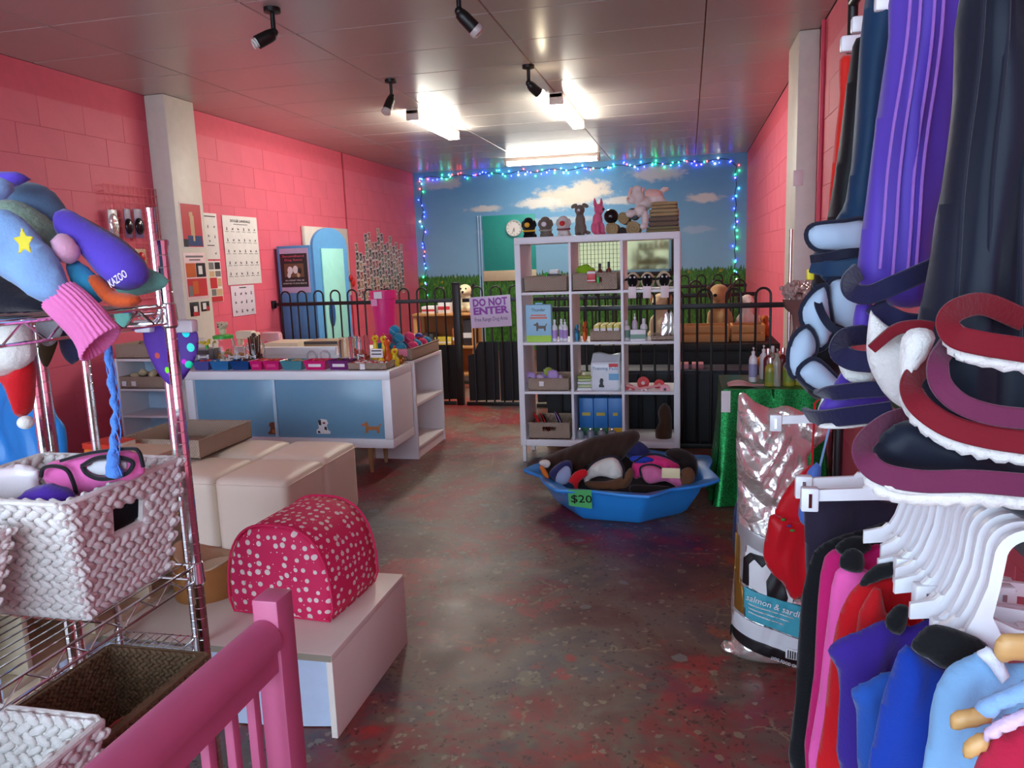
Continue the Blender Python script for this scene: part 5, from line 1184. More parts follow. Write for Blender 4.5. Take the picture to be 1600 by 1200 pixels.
PLG = cloth('plush_grey', (122, 108, 98), .95, .4); PLB = cloth('plush_black', (20, 18, 20), .95, .4); PLW = cloth('plush_white', (226, 214, 208), .95, .4); PLP = cloth('plush_pink', (232, 104, 140), .95, .4); PLT = cloth('plush_tan', (176, 140, 98), .95, .4); PLO = cloth('plush_ginger', (190, 96, 34), .95, .4); PLBR = cloth('plush_brown', (70, 46, 32), .95, .4); PLC = cloth('plush_cream', (222, 204, 168), .95, .5)

# ================================================================ goods on top of the cube shelf
ZT = 1.56; YS = 5.32
def squat_dog(label, px, m, nose, collar):
    t = thing('toy_dog', label, 'toy', (X(px, YS, 360), YS, ZT), 0, 'squat toy dogs on the cube shelf')
    blob('body', [((0, .0, .045), (.042, .04, .045)), ((0, -.01, .082), (.050, .045, .042)), ((0, -.02, .115), (.034, .03, .025)), ((-.025, -.02, .012), (.016, .02, .016)), ((.025, -.02, .012), (.016, .02, .016)), ((-.03, .03, .014), (.018, .022, .018)), ((.03, .03, .014), (.018, .022, .018)), ((0, -.048, .078), (.03, .02, .024))], m, t, .0065)
    B().ell((0, -.072, .086), (.019, .012, .017)).build('nose', nose, t, world=False, smooth=True)
    for s in (-1, 1): B().ell((s*.042, -.008, .096), (.010, .018, .024), rot=(0, -s*.25, 0)).build('ear', m, t, world=False, smooth=True)
    B().tube([(.043*math.cos(a), -.008+.040*math.sin(a), .050+.004*math.sin(a)) for a in [i*PI/10 for i in range(20)]], .006, 6, closed=True).build('collar', collar, t, world=False)
YLP = P('toy_yellow', (232, 178, 28)); DKG = P('toy_darkgrey', (70, 64, 62))
squat_dog('black squat toy dog with a yellow nose on the cube shelf', 827, PLB, YLP, YLP)
squat_dog('grey squat toy dog with a white nose on the cube shelf', 853, PLG, WP, P('toy_stone', (160, 150, 140)))
squat_dog('white squat toy dog with a red nose on the cube shelf', 881, PLW, REDP, P('toy_maroon', (120, 50, 60)))
def tall_dog(label, px, m, cat_ears=False, turn=0):
    t = thing('tall_toy_dog', label, 'toy', (X(px, YS, 360), YS, ZT), turn)
    blob('body', [((0, .01, .05), (.042, .045, .05)), ((0, 0, .10), (.036, .034, .05)), ((0, -.01, .135), (.026, .024, .03)), ((0, -.02, .172), (.036, .032, .036)), ((0, -.05, .162), (.020, .022, .018)), ((-.022, -.03, .04), (.014, .016, .042)), ((.022, -.03, .04), (.014, .016, .042)), ((-.02, -.042, .010), (.015, .022, .011)), ((.02, -.042, .010), (.015, .022, .011)), ((.048, .035, .02), (.02, .016, .014))], m, t, .0065)
    for s in (-1, 1):
        if cat_ears: B().tube([(s*.018, -.012, .19), (s*.026, -.010, .215), (s*.027, -.008, .245)], [.014, .011, .003], 8).build('ear', m, t, world=False, smooth=True)
        else: B().ell((s*.038, -.014, .200), (.024, .010, .014), rot=(0, s*.45, 0)).build('ear', m, t, world=False, smooth=True)
    B().ell((0, -.072, .168), (.010, .008, .009)).build('nose', WP if not cat_ears else P('toy_dark', (40, 30, 34)), t, world=False, smooth=True)
tall_dog('tall sitting grey toy dog with a white nose on the cube shelf', 907, PLG)
tall_dog('tall pink toy dog with pointed ears on the cube shelf', 934, PLP, True, .7)
def roll(label, px, py, r, m, L=.22):
    p = at(px, py, Y=5.24); t = thing('rolled_towel', label, 'towel', (p.x, 5.24+L/2, p.z-r), 0, 'rolled towels on the cube shelf'); c = Vector((p.x, 5.24, p.z))
    B().tube([c, c+Vector((0, L, 0))], r*.93, 20).build('roll', m, t, smooth=50)
    sp = [c+Vector((math.cos(a)*(r*.12+r*.84*a/15), -.003, math.sin(a)*(r*.12+r*.84*a/15))) for a in [i*.3 for i in range(51)]]
    B().tube(sp, r*.085, 6).build('spiral_edge', m, t, smooth=True)
TAN_T = cloth('towel_tan', (172, 146, 104), .95, .6); GRY_T = cloth('towel_grey', (100, 106, 116), .95, .6); TP_T = cloth('towel_taupe', (120, 100, 84), .95, .6); DK_T = cloth('towel_dark', (60, 54, 52), .95, .6)
roll('tan rolled towel at the left of the roll pile', 956, 358, .046, TAN_T); roll('tan rolled towel at the right of the roll pile', 989, 357, .050, TAN_T); roll('tan rolled towel on top of the roll pile', 974, 341, .040, TAN_T); roll('blue grey rolled towel on top of the roll pile', 989, 334, .038, GRY_T); roll('dark rolled towel low between the tan rolls', 973, 361, .026, DK_T)
p = at(955, 338, Y=5.25); b = thing('black_ball', 'glossy black ball resting on the rolled towels', 'ball', (p.x, 5.25, p.z-.048)); B().ell((0, 0, .048), (.048, .048, .048), 24, 14).build('sphere', P('ball_black', (14, 14, 16), rough=.12), b, world=False, smooth=True); B().ell((.006, -.045, .040), (.006, .004, .005)).build('valve', DKG, b, world=False)
for i, (lb, m, h, x0, x1) in enumerate((('folded olive towel at the bottom of the towel stack', cloth('towel_olive', (134, 122, 84), .95, .6), .036, 1010, 1063), ('folded brown towel second from the bottom of the stack', TP_T, .062, 1013, 1062), ('folded tan towel third in the stack under the top one', TAN_T, .048, 1015, 1062), ('folded tan towel on top of the towel stack', TAN_T, .044, 1018, 1060))):
    z = ZT+sum((.036, .062, .048, .044)[:i])+.0015*i; a, c = X(x0, 5.22), X(x1, 5.22)-.006
    t = thing('folded_towel', lb, 'towel', ((a+c)/2, 5.32, z), 0, 'folded towels stacked on the cube shelf')
    for j in (0, 1): soft_box(a, 5.20, z+h*j/2, c, 5.46, z+h*(j+1)/2, .002, h*.24, 7).build('fold', m, t, smooth=True)
t = thing('plush_dog', 'big white and pink plush dog lying over the towels', 'plush toy', (X(1010, 5.3, 340), 5.33, ZT+.10))
WPK = cloth('plush_rose', (240, 190, 180), .95, .4); PLWW = cloth('plush_snow', (236, 220, 214), .95, .4); o = t.location
def L3(px, py, Y=5.32): return at(px, py, Y=Y)-o
blob('body', [(L3(1022, 312, 5.36), (.07, .06, .055)), (L3(1006, 318, 5.32), (.055, .05, .05)), (L3(1000, 330, 5.26), (.05, .045, .04)), (L3(1008, 340, 5.20), (.026, .03, .05)), (L3(1006, 354, 5.185), (.028, .028, .022)), (L3(985, 334, 5.22), (.035, .03, .028)), (L3(1036, 318, 5.36), (.035, .04, .03)), (L3(996, 308, 5.28), (.05, .045, .045)), (L3(986, 312, 5.25), (.032, .034, .030)), (L3(995, 296, 5.29), (.034, .032, .028))], PLWW, t, .009)
blob('saddle', [(L3(1022, 308, 5.36), (.062, .058, .054)), (L3(1014, 302, 5.35), (.03, .03, .03))], WPK, t, .009)
B().tube([L3(1030, 302, 5.40), L3(1038, 296, 5.42), L3(1044, 295, 5.43)], [.016, .018, .012], 10).build('tail', PLWW, t, world=False, smooth=True)
for px in (1004, 985): B().ell(L3(px, 300, 5.29), (.012, .020, .034), rot=(0, .3, 0)).build('ear', WPK, t, world=False, smooth=True)
B().ell(L3(981, 310, 5.215), (.010, .007, .008)).build('nose', WPK, t, world=False, smooth=True)

# ================================================================ goods inside the cube shelf
# top row
tray('taupe woven tray in the top left square of the cube shelf', -1.09, -.80, 5.18, 5.50, SB[3], .10)
t = thing('toy_truck', 'small dark toy lying in the top left tray', 'toy', (-.90, 5.30, SB[3]+.012)); B().box((-.05, -.03, .01), (.05, .03, .11), .012).build('body', DKG, t, world=False); B().ell((-.055, 0, .10), (.02, .02, .02)).build('knob', GRN, t, world=False); B().box((-.03, -.036, .105), (.03, .036, .135), .008).build('top', WP, t, world=False)
tray('taupe woven tray with price cards in the top middle square', -.755, -.46, 5.17, 5.50, SB[3], .115, True)
t = thing('plush_frog', 'lime green plush toy in the top middle tray', 'plush toy', (-.68, 5.28, SB[3]+.03)); blob('body', [((0, 0, .06), (.055, .04, .06)), ((.04, -.01, .10), (.03, .025, .025)), ((-.04, .0, .11), (.028, .025, .028)), ((.0, 0, .13), (.03, .025, .02))], cloth('lime_plush', (150, 196, 40), .9, .5), t, .008)
for i, (x, h) in enumerate(((-.585, .17), (-.525, .18))): bottle('small black topped bottle in the top middle tray, %s one' % ('left', 'right')[i], x, 5.30, SB[3]+.009, h, .020, P('amber_bottle', (120, 50, 30)), P('cap_black', (22, 22, 24)), 'black topped bottles in the tray')
carton('red and white card box leaning in the top middle tray', -.655, -.600, 5.148, 5.163, SB[3]+.058, .075, REDP, name='card_box', bands=[(.75, .95, PAPER), (.1, .2, PAPER)])
carton('small green card in the slot of the top middle tray', -.592, -.575, 5.150, 5.162, SB[3]+.050, .045, GRN, name='green_card')
def sheep(label, x, y, tagd=True, turn=0):
    t = thing('toy_sheep', label, 'toy', (x, y, SB[3]), turn, 'cream toy sheep with black faces')
    blob('fleece', [((0, .03, .055), (.049, .055, .055)), ((0, -.01, .062), (.047, .05, .052)), ((0, -.03, .098), (.030, .025, .018))], PLC, t, .008)
    B().ell((0, -.052, .058), (.034, .020, .044), 16, 10).build('face', PLB, t, world=False, smooth=True)
    for s in (-1, 1):
        B().ell((s*.014, -.070, .082), (.007, .005, .007)).build('eye', WP, t, world=False, smooth=True)
        B().ell((s*.040, -.045, .068), (.016, .008, .008), rot=(0, s*.4, 0)).build('ear', PLB, t, world=False, smooth=True)
    if tagd: B().box((-.026, -.096, -.055), (.026, -.094, .022), .001).build('swing_tag', P('tag_pale', (232, 214, 214)), t, world=False); B().tube([(0, -.095, .02), (0, -.08, .035)], .0015, 5).build('tag_string', WP, t, world=False)
sheep('cream toy sheep with black face, left of three with tags', -.358, 5.235); sheep('cream toy sheep with black face, middle of three with tags', -.262, 5.235); sheep('cream toy sheep with black face, right of three with tags', -.157, 5.235, turn=.1); sheep('cream toy sheep without a tag behind the right one', -.160, 5.40, False)
# second row
SKYB = P('box_sky', (150, 196, 220))
t = carton('pale blue dog product box with lime base in the cube shelf', X(823, 5.2, 520), X(862, 5.2, 520), 5.19, 5.25, SB[2], .255, SKYB, name='product_box', bands=[(0, .17, LIME)], words=[('Thunder', .86, .03, .55, INK), ('~', .72, .010, .6, P('print_orange', (206, 110, 90))), ('~', .65, .014, .68, P('print_orange', (206, 110, 90)))])
a0 = .165*1; me_ = B().prism([(x*.055, z*.065) for x, z in stand], (.016, -.0315, .075), (1, 0, 0), (0, 0, 1), -.0005).build('dog_picture', P('print_brown', (90, 64, 44)), t, world=False)
B().box((-.025, -.004, .255), (.025, .004, .268), .002).build('hang_tab', SKYB, t, world=False)
for i, (px, lb) in enumerate(((868, 'left'), (877, 'middle'), (884, 'right'))): bottle('white bottle with lilac label beside the pale blue box, '+lb+' one', X(px, 5.25, 520), 5.22+.04*(i == 1), SB[2], .15, .019, WP, WP, 'white bottles with lilac labels', i == 2, LILP)
def chew_dog(label, px, m, s=1.0):
    t = thing('rubber_dog', label, 'toy', (X(px, 5.24, 520), 5.24, SB[2]), PI/2, 'rubber chew dogs')
    blob('body', [((0, 0, .062*s), (.045*s, .018, .022*s)), ((-.035*s, 0, .03*s), (.012*s, .014, .034*s)), ((.035*s, 0, .03*s), (.012*s, .014, .034*s)), ((-.048*s, 0, .085*s), (.016*s, .014, .02*s)), ((-.068*s, 0, .085*s), (.018*s, .010, .012*s)), ((-.045*s, 0, .11*s), (.006*s, .008, .018*s)), ((.05*s, 0, .10*s), (.006, .006, .028*s))], m, t, .005)
    B().ell((-.084*s, 0, .088*s), (.005, .005, .005)).build('nose', DKG, t, world=False, smooth=True)
chew_dog('aqua blue rubber chew dog in the cube shelf', 902, AQ, .95); chew_dog('orange rubber chew dog in the cube shelf', 914, ORG, 1.1)
tray('taupe woven tray of yellow packets in the cube shelf', X(922, 5.2, 520), -.44, 5.19, 5.48, SB[2], .065)
for i in range(4): carton('yellow and white packet in the middle tray, %s' % ('leftmost', 'second from the left', 'third from the left', 'rightmost')[i], -.625+i*.045, -.588+i*.045, 5.21, 5.45, SB[2]+.010, .095, YEL, 'yellow packets in the tray', 'snack_packet', bands=[(.45, .8, PAPER)])
for i, (px, h) in enumerate(((979, .135), (1006, .145))): bottle('white bottle with green dog label in the right square, %s one' % ('left', 'right')[i], X(px, 5.24, 520), 5.24, SB[2], h, .024, WP, WP, 'white bottles with green labels', False, P('label_green', (110, 150, 130)))
bottle('small pump bottle between the two white bottles', X(992, 5.27, 520), 5.27, SB[2]+.001, .175, .020, P('pump_lilac', (196, 178, 196), rough=.2), WP, None, True)
carton('white and green packet lying in front of the pump bottle', X(985, 5.19, 520), X(1009, 5.19, 520), 5.175, 5.20, SB[2], .075, WP, name='white_packet', bands=[(.2, .6, P('label_green', (110, 150, 130)))])
for i in range(3): garment('foil_pouch', 'silver striped foil pouch leaning in the right square, %s' % ('left one', 'middle one', 'right one')[i], 'pouch', FOIL, [(1030+i*8, 530), (1037+i*8, 490), (1043+i*7, 487), (1046+i*6, 500), (1042+i*7, 532)], Y=5.22+.03*i, th=.010, wid=.015, step=.008, n=2, group='foil pouches in the cube shelf')
tray('flat beige tray below the foil pouches', -.24, -.095, 5.18, 5.40, SB[2], .028)
# third row
tray('taupe woven tray of lilac packets with a white price tag', -1.085, -.80, 5.175, 5.48, SB[1], .085)
B().box((X(846, 5.17, 600)-.016, 5.169, SB[1]+.035), (X(846, 5.17, 600)+.016, 5.173, SB[1]+.068)).top('price_tag', PAPER, 'small white price tag on the tray of lilac packets', 'price tag')
for i, (px, py, r) in enumerate(((829, 590, .3), (842, 594, -.2), (853, 590, .1), (864, 587, -.3), (872, 594, .4), (858, 598, .0), (835, 600, .2))):
    q = at(px, py, Y=5.26); b = px_body('x', None, [(px-8, py-7), (px+6, py-8), (px+9, py+6), (px-7, py+8)], Y=5.25+.03*(i % 3), th=.012, wid=.02, step=.008, n=2, rz=0)
    b.top('lilac_packet', (LILP, P('lilac_pale', (206, 176, 210)), P('packet_violet', (140, 110, 180)))[i % 3], 'shiny lilac snack packet in the tray, %s' % ('far left', 'second from left', 'third from left', 'top right', 'far right', 'lower middle', 'lower left')[i], 'packet', 'lilac packets in the tray')
p = at(857, 581, Y=5.30); b = thing('tennis_ball', 'yellow green tennis ball on the lilac packets', 'ball', (p.x, 5.30, p.z-.034)); B().ell((0, 0, .034), (.034, .034, .034), 18, 12).build('felt', cloth('tennis_felt', (168, 184, 70), .95, .5), b, world=False, smooth=True); B().tube([(.0345*math.cos(a), .0345*math.sin(a)*.8, .034+.018*math.cos(2*a)) for a in [i*PI/12 for i in range(24)]], .0015, 5, closed=True).build('seam', WP, b, world=False)
for i in range(5):
    z = SB[1]+i*.021; m = (WP, P('pack_sage', (186, 200, 150)), WP, P('pack_sage', (186, 200, 150)), P('pack_olive', (150, 160, 70)))[i]
    soft_box(-.745+.004*(i % 2), 5.19, z, -.64, 5.40, z+.020, .003, .008, 5).top('wipes_pack', m, 'flat green and white pack in the stack, %s' % ('lowest', 'second from the bottom', 'middle one', 'fourth from the bottom', 'topmost')[i], 'pack', 'flat packs stacked in the cube shelf', smooth=True)
tp = thing('training_pads', 'white plastic bag of training pads in the middle of the cube shelf', 'bag', (-.535, 5.26, SB[1]))
x0, x1 = X(923, 5.2, 600), X(969, 5.2, 600)
WPL = P('bag_glossy_white', (224, 228, 234), rough=.2, bump=.1, bscale=30)
soft_box(x0, 5.19, SB[1], x1, 5.34, SB[1]+.20, .004, .018, 7).build('pack', WPL, tp, smooth=True)
q = B(); q.grid(lambda u, v: Vector((x0+.005+(x1-x0-.010)*u, 5.195+.14*v*.5+.05*v+.006*math.sin(9*u)*v, SB[1]+.19+.055*v+.008*math.sin(7*u)*v)), 14, 6); q.grid(lambda u, v: Vector((x0+.005+(x1-x0-.010)*u, 5.335-.02*v+.006*math.sin(9*u)*v-.0, SB[1]+.19+.055*v+.008*math.sin(7*u)*v)), 14, 6); q.build('crimped_top', WPL, tp, smooth=True)
for s_, z, sz, w_, m2, xo in (('Training Pads', .155, .03, .17, P('print_blue', (40, 90, 150)), 0),): text('lettering', s_, sz, m2, tp, ((x0+x1)/2+xo, 5.1885, SB[1]+z), (1, 0, 0), (0, 0, 1), width=w_)
B().box((x1-.075, 5.187, SB[1]+.165), (x1-.012, 5.189, SB[1]+.188)).build('red_logo', REDP, tp); B().box((x1-.075, 5.187, SB[1]+.075), (x1-.008, 5.189, SB[1]+.12)).build('blue_panel', P('print_sky', (110, 170, 210)), tp)
B().prism([(x*.035, z*.06) for x, z in sitd], (x0+.075, 5.189, SB[1]+.025), (1, 0, 0), (0, 0, 1), .001).build('puppy_picture', DK, tp)
def reel(label, px, py, r, m, hub, Y=5.27):
    p = at(px, py, Y=Y); t = thing('lead_reel', label, 'lead', (p.x, Y, p.z-r), 0, 'red and pink rope toys'); Rm = Matrix.Translation((0, 0, r)) @ Euler((PI/2, 0, 0)).to_matrix().to_4x4()
    B().lathe([(r*.35, -.012), (r, -.012), (r*.82, 0), (r, .012), (r*.35, .012)], 20).tf(Rm).build('ring', m, t, world=False); B().lathe([(r*.30, -.016), (r*.30, .016)], 14).tf(Rm).build('hub', hub, t, world=False)
reel('red rope ring at the back of the right square', 1005, 598, .042, REDP, P('rope_white', (220, 190, 190)), 5.34); reel('red rope ring on the right of the right square', 1030, 601, .036, REDP, P('rope_white', (220, 190, 190)), 5.32); reel('pink ring with dark centre in the right square', 1039, 608, .033, P('pink_ring', (224, 150, 160)), DKG, 5.21); reel('small pale pink ring in the right square', 1006, 610, .022, P('pale_ring', (230, 200, 204)), DKG, 5.21); reel('red ring at the left of the right square', 985, 608, .030, REDP, P('rope_white', (220, 190, 190)), 5.25)
B().tube([at(978, 602, Y=5.2), at(1000, 607, Y=5.19), at(1030, 602, Y=5.2), at(1040, 604, Y=5.22)], .008, 8).top('rope_lead', P('rope_pink', (228, 150, 150)), 'pink rope lead lying across the rings', 'lead')
# bottom row
tray('taupe woven basket with handle slot holding discs, bottom left square', -1.09, -.80, 5.17, 5.50, SB[0], .115, True)
for i, (lb, px, m, rr) in enumerate((('red flying disc in the bottom left basket', 842, REDP, .078), ('black disc with red edge in the bottom left basket', 853, P('disc_black', (20, 18, 20)), .08), ('black disc with lilac edge in the bottom left basket', 876, P('disc_black', (20, 18, 20)), .085))):
    t = thing('flying_disc', lb, 'toy', (X(px, 5.28, 670), 5.30, SB[0]+.012), 0, 'flying discs in the basket'); Rm = Matrix.Translation((0, 0, rr)) @ Euler((0, PI/2-.35, .35)).to_matrix().to_4x4()
    B().lathe([(0, .006), (rr*.7, .006), (rr*.95, 0), (rr, -.012), (rr*.94, -.012), (rr*.9, -.002), (0, 0)], 26, caps=False).tf(Rm).build('dish', m, t, world=False); B().tube([Rm @ Vector((rr*math.cos(a), rr*math.sin(a), -.012)) for a in [j*PI/14 for j in range(28)]], .003, 6, closed=True).build('edge', (REDP, REDP, LILP)[i], t, world=False)
for i in range(3): carton('blue carton with yellow lettering in the bottom middle square, %s' % ('left', 'middle', 'right')[i], -.748+i*.102, -.650+i*.102, 5.30, 5.48, SB[0], .27, BLUEC, 'blue cartons in the cube shelf', bands=[(.02, .22, P('carton_green', (60, 130, 90)) if i < 2 else YLP)], words=[('~', .58, .022, .6 if i < 2 else .35, P('print_gold', (196, 172, 60)))])
for i in range(4): bottle('clear glass jar in front of the blue cartons, %s' % ('leftmost', 'second from the left', 'third from the left', 'rightmost')[i], -.735+i*.075, 5.22, SB[0], .075, .028, P('jar_glass', (200, 206, 210), rough=.08, trans=.6), CHR, 'glass jars in the cube shelf')
garment('plush_boot', 'dark brown plush dog propped in the bottom right square', 'plush toy', PLBR, [(1026, 690), (1024, 672), (1030, 660), (1028, 645), (1032, 634), (1040, 630), (1048, 640), (1050, 664), (1048, 690), (1036, 698)], Y=5.28, th=.05, wid=.05, step=.012)

# ================================================================ goods on the counter
def tub(label, px0, px1, m, cont, lab=None, py=572):
    Y0 = 4.775; a, b = at(px0, py, Y=Y0).x, at(px1, py, Y=Y0).x; w_ = b-a
    t = thing('treat_tub', label, 'tub', ((a+b)/2, Y0+.06, CT), 0, 'coloured tubs of treats along the counter edge'); hw_, d, h = w_/2, .062, .062
    bt, tp_ = .80, 1.0; q = B()
    for k0, k1 in ((0, 1), (1, 2), (2, 3), (3, 0)):
        cs = [(-1, -1), (1, -1), (1, 1), (-1, 1)]; p, r_ = cs[k0], cs[k1]
        v = [(p[0]*hw_*bt, p[1]*d*bt, 0), (r_[0]*hw_*bt, r_[1]*d*bt, 0), (r_[0]*hw_, r_[1]*d, h), (p[0]*hw_, p[1]*d, h)]; v2 = [(x*.94, y*.92, z+(.004 if z == 0 else 0)) for x, y, z in v]
        q.add(v+v2, [(0, 1, 2, 3), (7, 6, 5, 4), (3, 2, 6, 7), (0, 4, 5, 1)])
    q.box((-hw_*bt, -d*bt, 0), (hw_*bt, d*bt, .004)); q.build('tub', m, t, world=False)
    B().tube([(-hw_, -d, h), (hw_, -d, h), (hw_, d, h), (-hw_, d, h)], .0035, 6, closed=True).build('lip', m, t, world=False)
    q = B()
    for i in range(14): q.ell((random.uniform(-.72, .72)*hw_, random.uniform(-.7, .7)*d, .042+random.uniform(0, .022)), (.016, .011, .009), 8, 5, rot=(random.uniform(-.5, .5), random.uniform(-.5, .5), random.uniform(0, 3)))
    o = q.build('treats', cont, t, world=False, smooth=True); o['kind'] = 'stuff'
    if lab: B().box((-hw_*.55, -d*.94-.003, .022), (hw_*.55, -d*.90-.001, .042)).build('label', lab, t, world=False)
TB1 = P('tub_violet', (90, 96, 170), rough=.2, trans=.25); TB2 = P('tub_blue', (50, 126, 186), rough=.2, trans=.25); TB3 = P('tub_navy', (26, 74, 136), rough=.2, trans=.2); TB4 = P('tub_pink', (220, 30, 120), rough=.2, trans=.2); TB5 = P('tub_teal', (80, 150, 164), rough=.2, trans=.25); TB6 = P('tub_purple', (120, 40, 120), rough=.2, trans=.2)
BIS = P('biscuit_tan', (190, 140, 80), rough=.8); BISR = P('biscuit_red', (196, 70, 50), rough=.8); BISD = P('biscuit_dark', (80, 44, 28), rough=.8); BISW = P('biscuit_white', (226, 222, 214), rough=.7)
for a in ((301, 326, TB1, BISR, None, 'violet tub of red treats at the left end of the counter edge'), (328, 357, TB2, BISW, None, 'blue tub of white treats on the counter edge'), (359, 389, TB3, BISD, None, 'navy tub of dark treats on the counter edge'), (390, 409, TB4, BISR, PNKP, 'narrow pink tub, left of the two small pink ones'), (411, 436, TB4, BISR, PNKP, 'small pink tub with pink label, right of the pair'), (438, 472, TB5, BIS, None, 'teal tub of yellow biscuits on the counter edge'), (474, 509, TB4, BISR, PAPER, 'wide pink tub with white label on the counter edge'), (512, 546, TB6, BISD, PAPER, 'purple tub with white label on the counter edge')): tub(a[5], a[0], a[1], a[2], a[3], a[4])
tray('flat taupe tray of red wrapped sweets at the right end of the counter', X(547, 4.79, 575), X(606, 4.79, 575), 4.76, 4.92, CT, .045)
B().box((X(566, 4.75, 575)-.017, 4.752, CT+.006), (X(566, 4.75, 575)+.017, 4.756, CT+.045)).top('price_tag', PAPER, 'white price tag on the tray of red sweets', 'price tag')
for i in range(16):
    x = X(550, 4.8, 570)+.013+(i % 8)*.029; y = 4.80+.06*(i//8)+random.uniform(-.01, .01)
    t = thing('wrapped_sweet', 'red and white wrapped sweet in the flat tray on the counter', 'sweet', (x, y, CT+.028), random.uniform(0, 3), 'wrapped sweets in the tray'); B().ell((0, 0, .014), (.015, .012, .012), 10, 7).build('sweet', (REDP, PAPER, P('sweet_pink', (230, 120, 120)))[i % 3], t, world=False, smooth=True)
    for s in (-1, 1): B().lathe([(.003, 0), (.010, .012)], 8).tf(Matrix.Translation((s*.013, 0, .014)) @ Euler((0, s*PI/2, 0)).to_matrix().to_4x4()).build('wrapper_end', PAPER, t, world=False)
GLASS = NT('clear_glass'); GLASS.col((.95, .97, .98)); GLASS.set(Transmission_Weight=1.0, Roughness=.02, IOR=1.3); GLASS = GLASS.m
def bone(q, c, rz, s=.05, tilt=0):
    M_ = Matrix.Translation(c) @ Euler((tilt, 0, rz)).to_matrix().to_4x4(); k = B().tube([(-s*.8, 0, 0), (s*.8, 0, 0)], s*.17, 8)
    for x in (-1, 1):
        for z in (-1, 1): k.ell((x*s, 0, z*s*.2), (s*.24, s*.2, s*.24), 8, 6)
    k.tf(M_); q.add(k.v, k.f)
def jar(label, px, Y, r, h, lidm=None, cont=None, bones=0, head=False):
    x = at(px, 540, Y=Y).x; t = thing('treat_jar', label, 'jar', (x, Y, CT), 0, 'clear treat jars on the counter')
    B().lathe([(r*.9, 0), (r, .01), (r, h*.85), (r*.86, h*.94), (r*.86, h), (r*.82, h), (r*.82, h*.94), (r*.955, h*.84), (r*.955, .012), (0, .010)], 24, caps=False).build('glass', GLASS, t, world=False)
    if cont:
        q = B()
        for i in range(26): a = random.uniform(0, 6.28); d = r*.75*math.sqrt(random.random()); q.ell((d*math.cos(a), d*math.sin(a), .025+random.uniform(0, h*.42)), (.022, .012, .012), 8, 5, rot=(random.uniform(-1, 1), random.uniform(-1, 1), a))
        o = q.build('biscuits', cont, t, world=False, smooth=True); o['kind'] = 'stuff'
    if lidm:
        B().lathe([(r*.92, h), (r*.92, h+.022), (r*.5, h+.03)], 24).build('lid', lidm, t, world=False)
        if head: blob('dog_head', [((0, 0, h+.055), (.028, .026, .035)), ((0, 0, h+.095), (.040, .034, .030)), ((0, -.034, h+.085), (.020, .02, .016)), ((-.036, 0, h+.108), (.014, .012, .016)), ((.036, 0, h+.108), (.014, .012, .016))], PLC, t, .006); B().ell((0, -.054, h+.09), (.007, .005, .006)).build('nose', DKG, t, world=False); [B().ell((s*.015, -.030, h+.104), (.005, .004, .005)).build('eye', DKG, t, world=False) for s in (-1, 1)]
    for j in range(bones):
        q = B(); bone(q, ((j-(bones-1)/2)*.05, -r-.012, .06+.02*(j % 2)), .4*(-1)**j, .028, 0); q.build('bone_tag', WP, t, world=False, smooth=True)
    return t
jar('tall clear jar with green lid and cream dog head knob', 350, 5.035, .080, .20, GRN, BIS, 0, True)
jar('clear jar of mixed biscuits with white bone tags on the counter', 371, 4.985, .050, .15, None, BIS, 2); jar('clear jar of dark chew sticks with white bone tags', 398, 4.985, .068, .17, None, BISD, 2)
for i in range(6):
    q = B(); x = X(398, 4.98, 540); q.tube([(x-.03+.012*i, 4.97+.01*(i % 2), CT+.05), (x-.045+.018*i, 4.98, CT+.21+.01*(i % 3))], .007, 7); q.top('chew_stick', BISD, 'dark brown chew stick standing in the clear jar', 'pet treat', 'chew sticks in the jar')
jar('empty clear glass jar left of the pair by the pink bin', 541, 5.00, .055, .20, None, None, 1); jar('clear glass jar with white bones beside the empty one', 564, 4.98, .060, .21, None, BISR, 2)
for i, (px, py) in enumerate(((318, 562), (366, 560), (378, 556))):
    q = B(); c = at(px, py, Y=4.86); bone(q, (c.x, 4.86, CT+.085), .2*i, .036); q.top('bone_treat', WP, 'white bone shaped treat lying over the tubs, %s' % ('left', 'middle', 'right')[i], 'pet treat', 'bone treats over the tubs', smooth=True)
# cream card reader / machine, till, papers behind
t = thing('sewing_machine', 'cream coloured counter machine behind the jars', 'machine', (X(388, 6.0, 530), 6.0, .70)); CRM = P('machine_cream', (226, 214, 194)); B().box((-.10, -.05, 0), (.10, .05, .035), .008).build('base', CRM, t, world=False); B().box((.045, -.04, .03), (.10, .04, .17), .012).build('column', CRM, t, world=False); B().box((-.10, -.04, .115), (.06, .04, .185), .014).build('arm', CRM, t, world=False); B().box((-.095, -.03, .06), (-.06, .03, .12), .008).build('head', CRM, t, world=False); B().lathe([(.02, 0), (.02, .012)], 14).tf(Matrix.Translation((.085, -.041, .15)) @ Euler((PI/2, 0, 0)).to_matrix().to_4x4()).build('dial', DKG, t, world=False)
carton('grey till box at the left end of the counter', X(298, 5.0, 520), X(330, 5.0, 520), 4.95, 5.10, CT, .13, P('till_grey', (132, 130, 136)), name='till_box', bands=[(.7, .95, DKG)])
carton('pale card box behind the till on the counter', X(284, 5.08, 510), X(312, 5.08, 510), 5.06, 5.12, CT, .20, P('pale_card', (206, 200, 204)), name='pale_card_box', bands=[(.8, .86, DKG)])
bq = thing('flower_bunch', 'small bunch of yellow flowers on the till', 'flowers', (X(318, 4.97, 500), 4.98, CT+.13)); [B().ell((random.uniform(-.05, .05), random.uniform(-.03, .03), .03+random.uniform(0, .035)), (.013, .013, .010), 8, 6).build('blossom', P('blossom_yellow', (226, 206, 60)), bq, world=False, smooth=True) for _ in range(9)]; B().tube([(0, 0, 0), (0, 0, .035)], .012, 8).build('stems', GRN, bq, world=False)
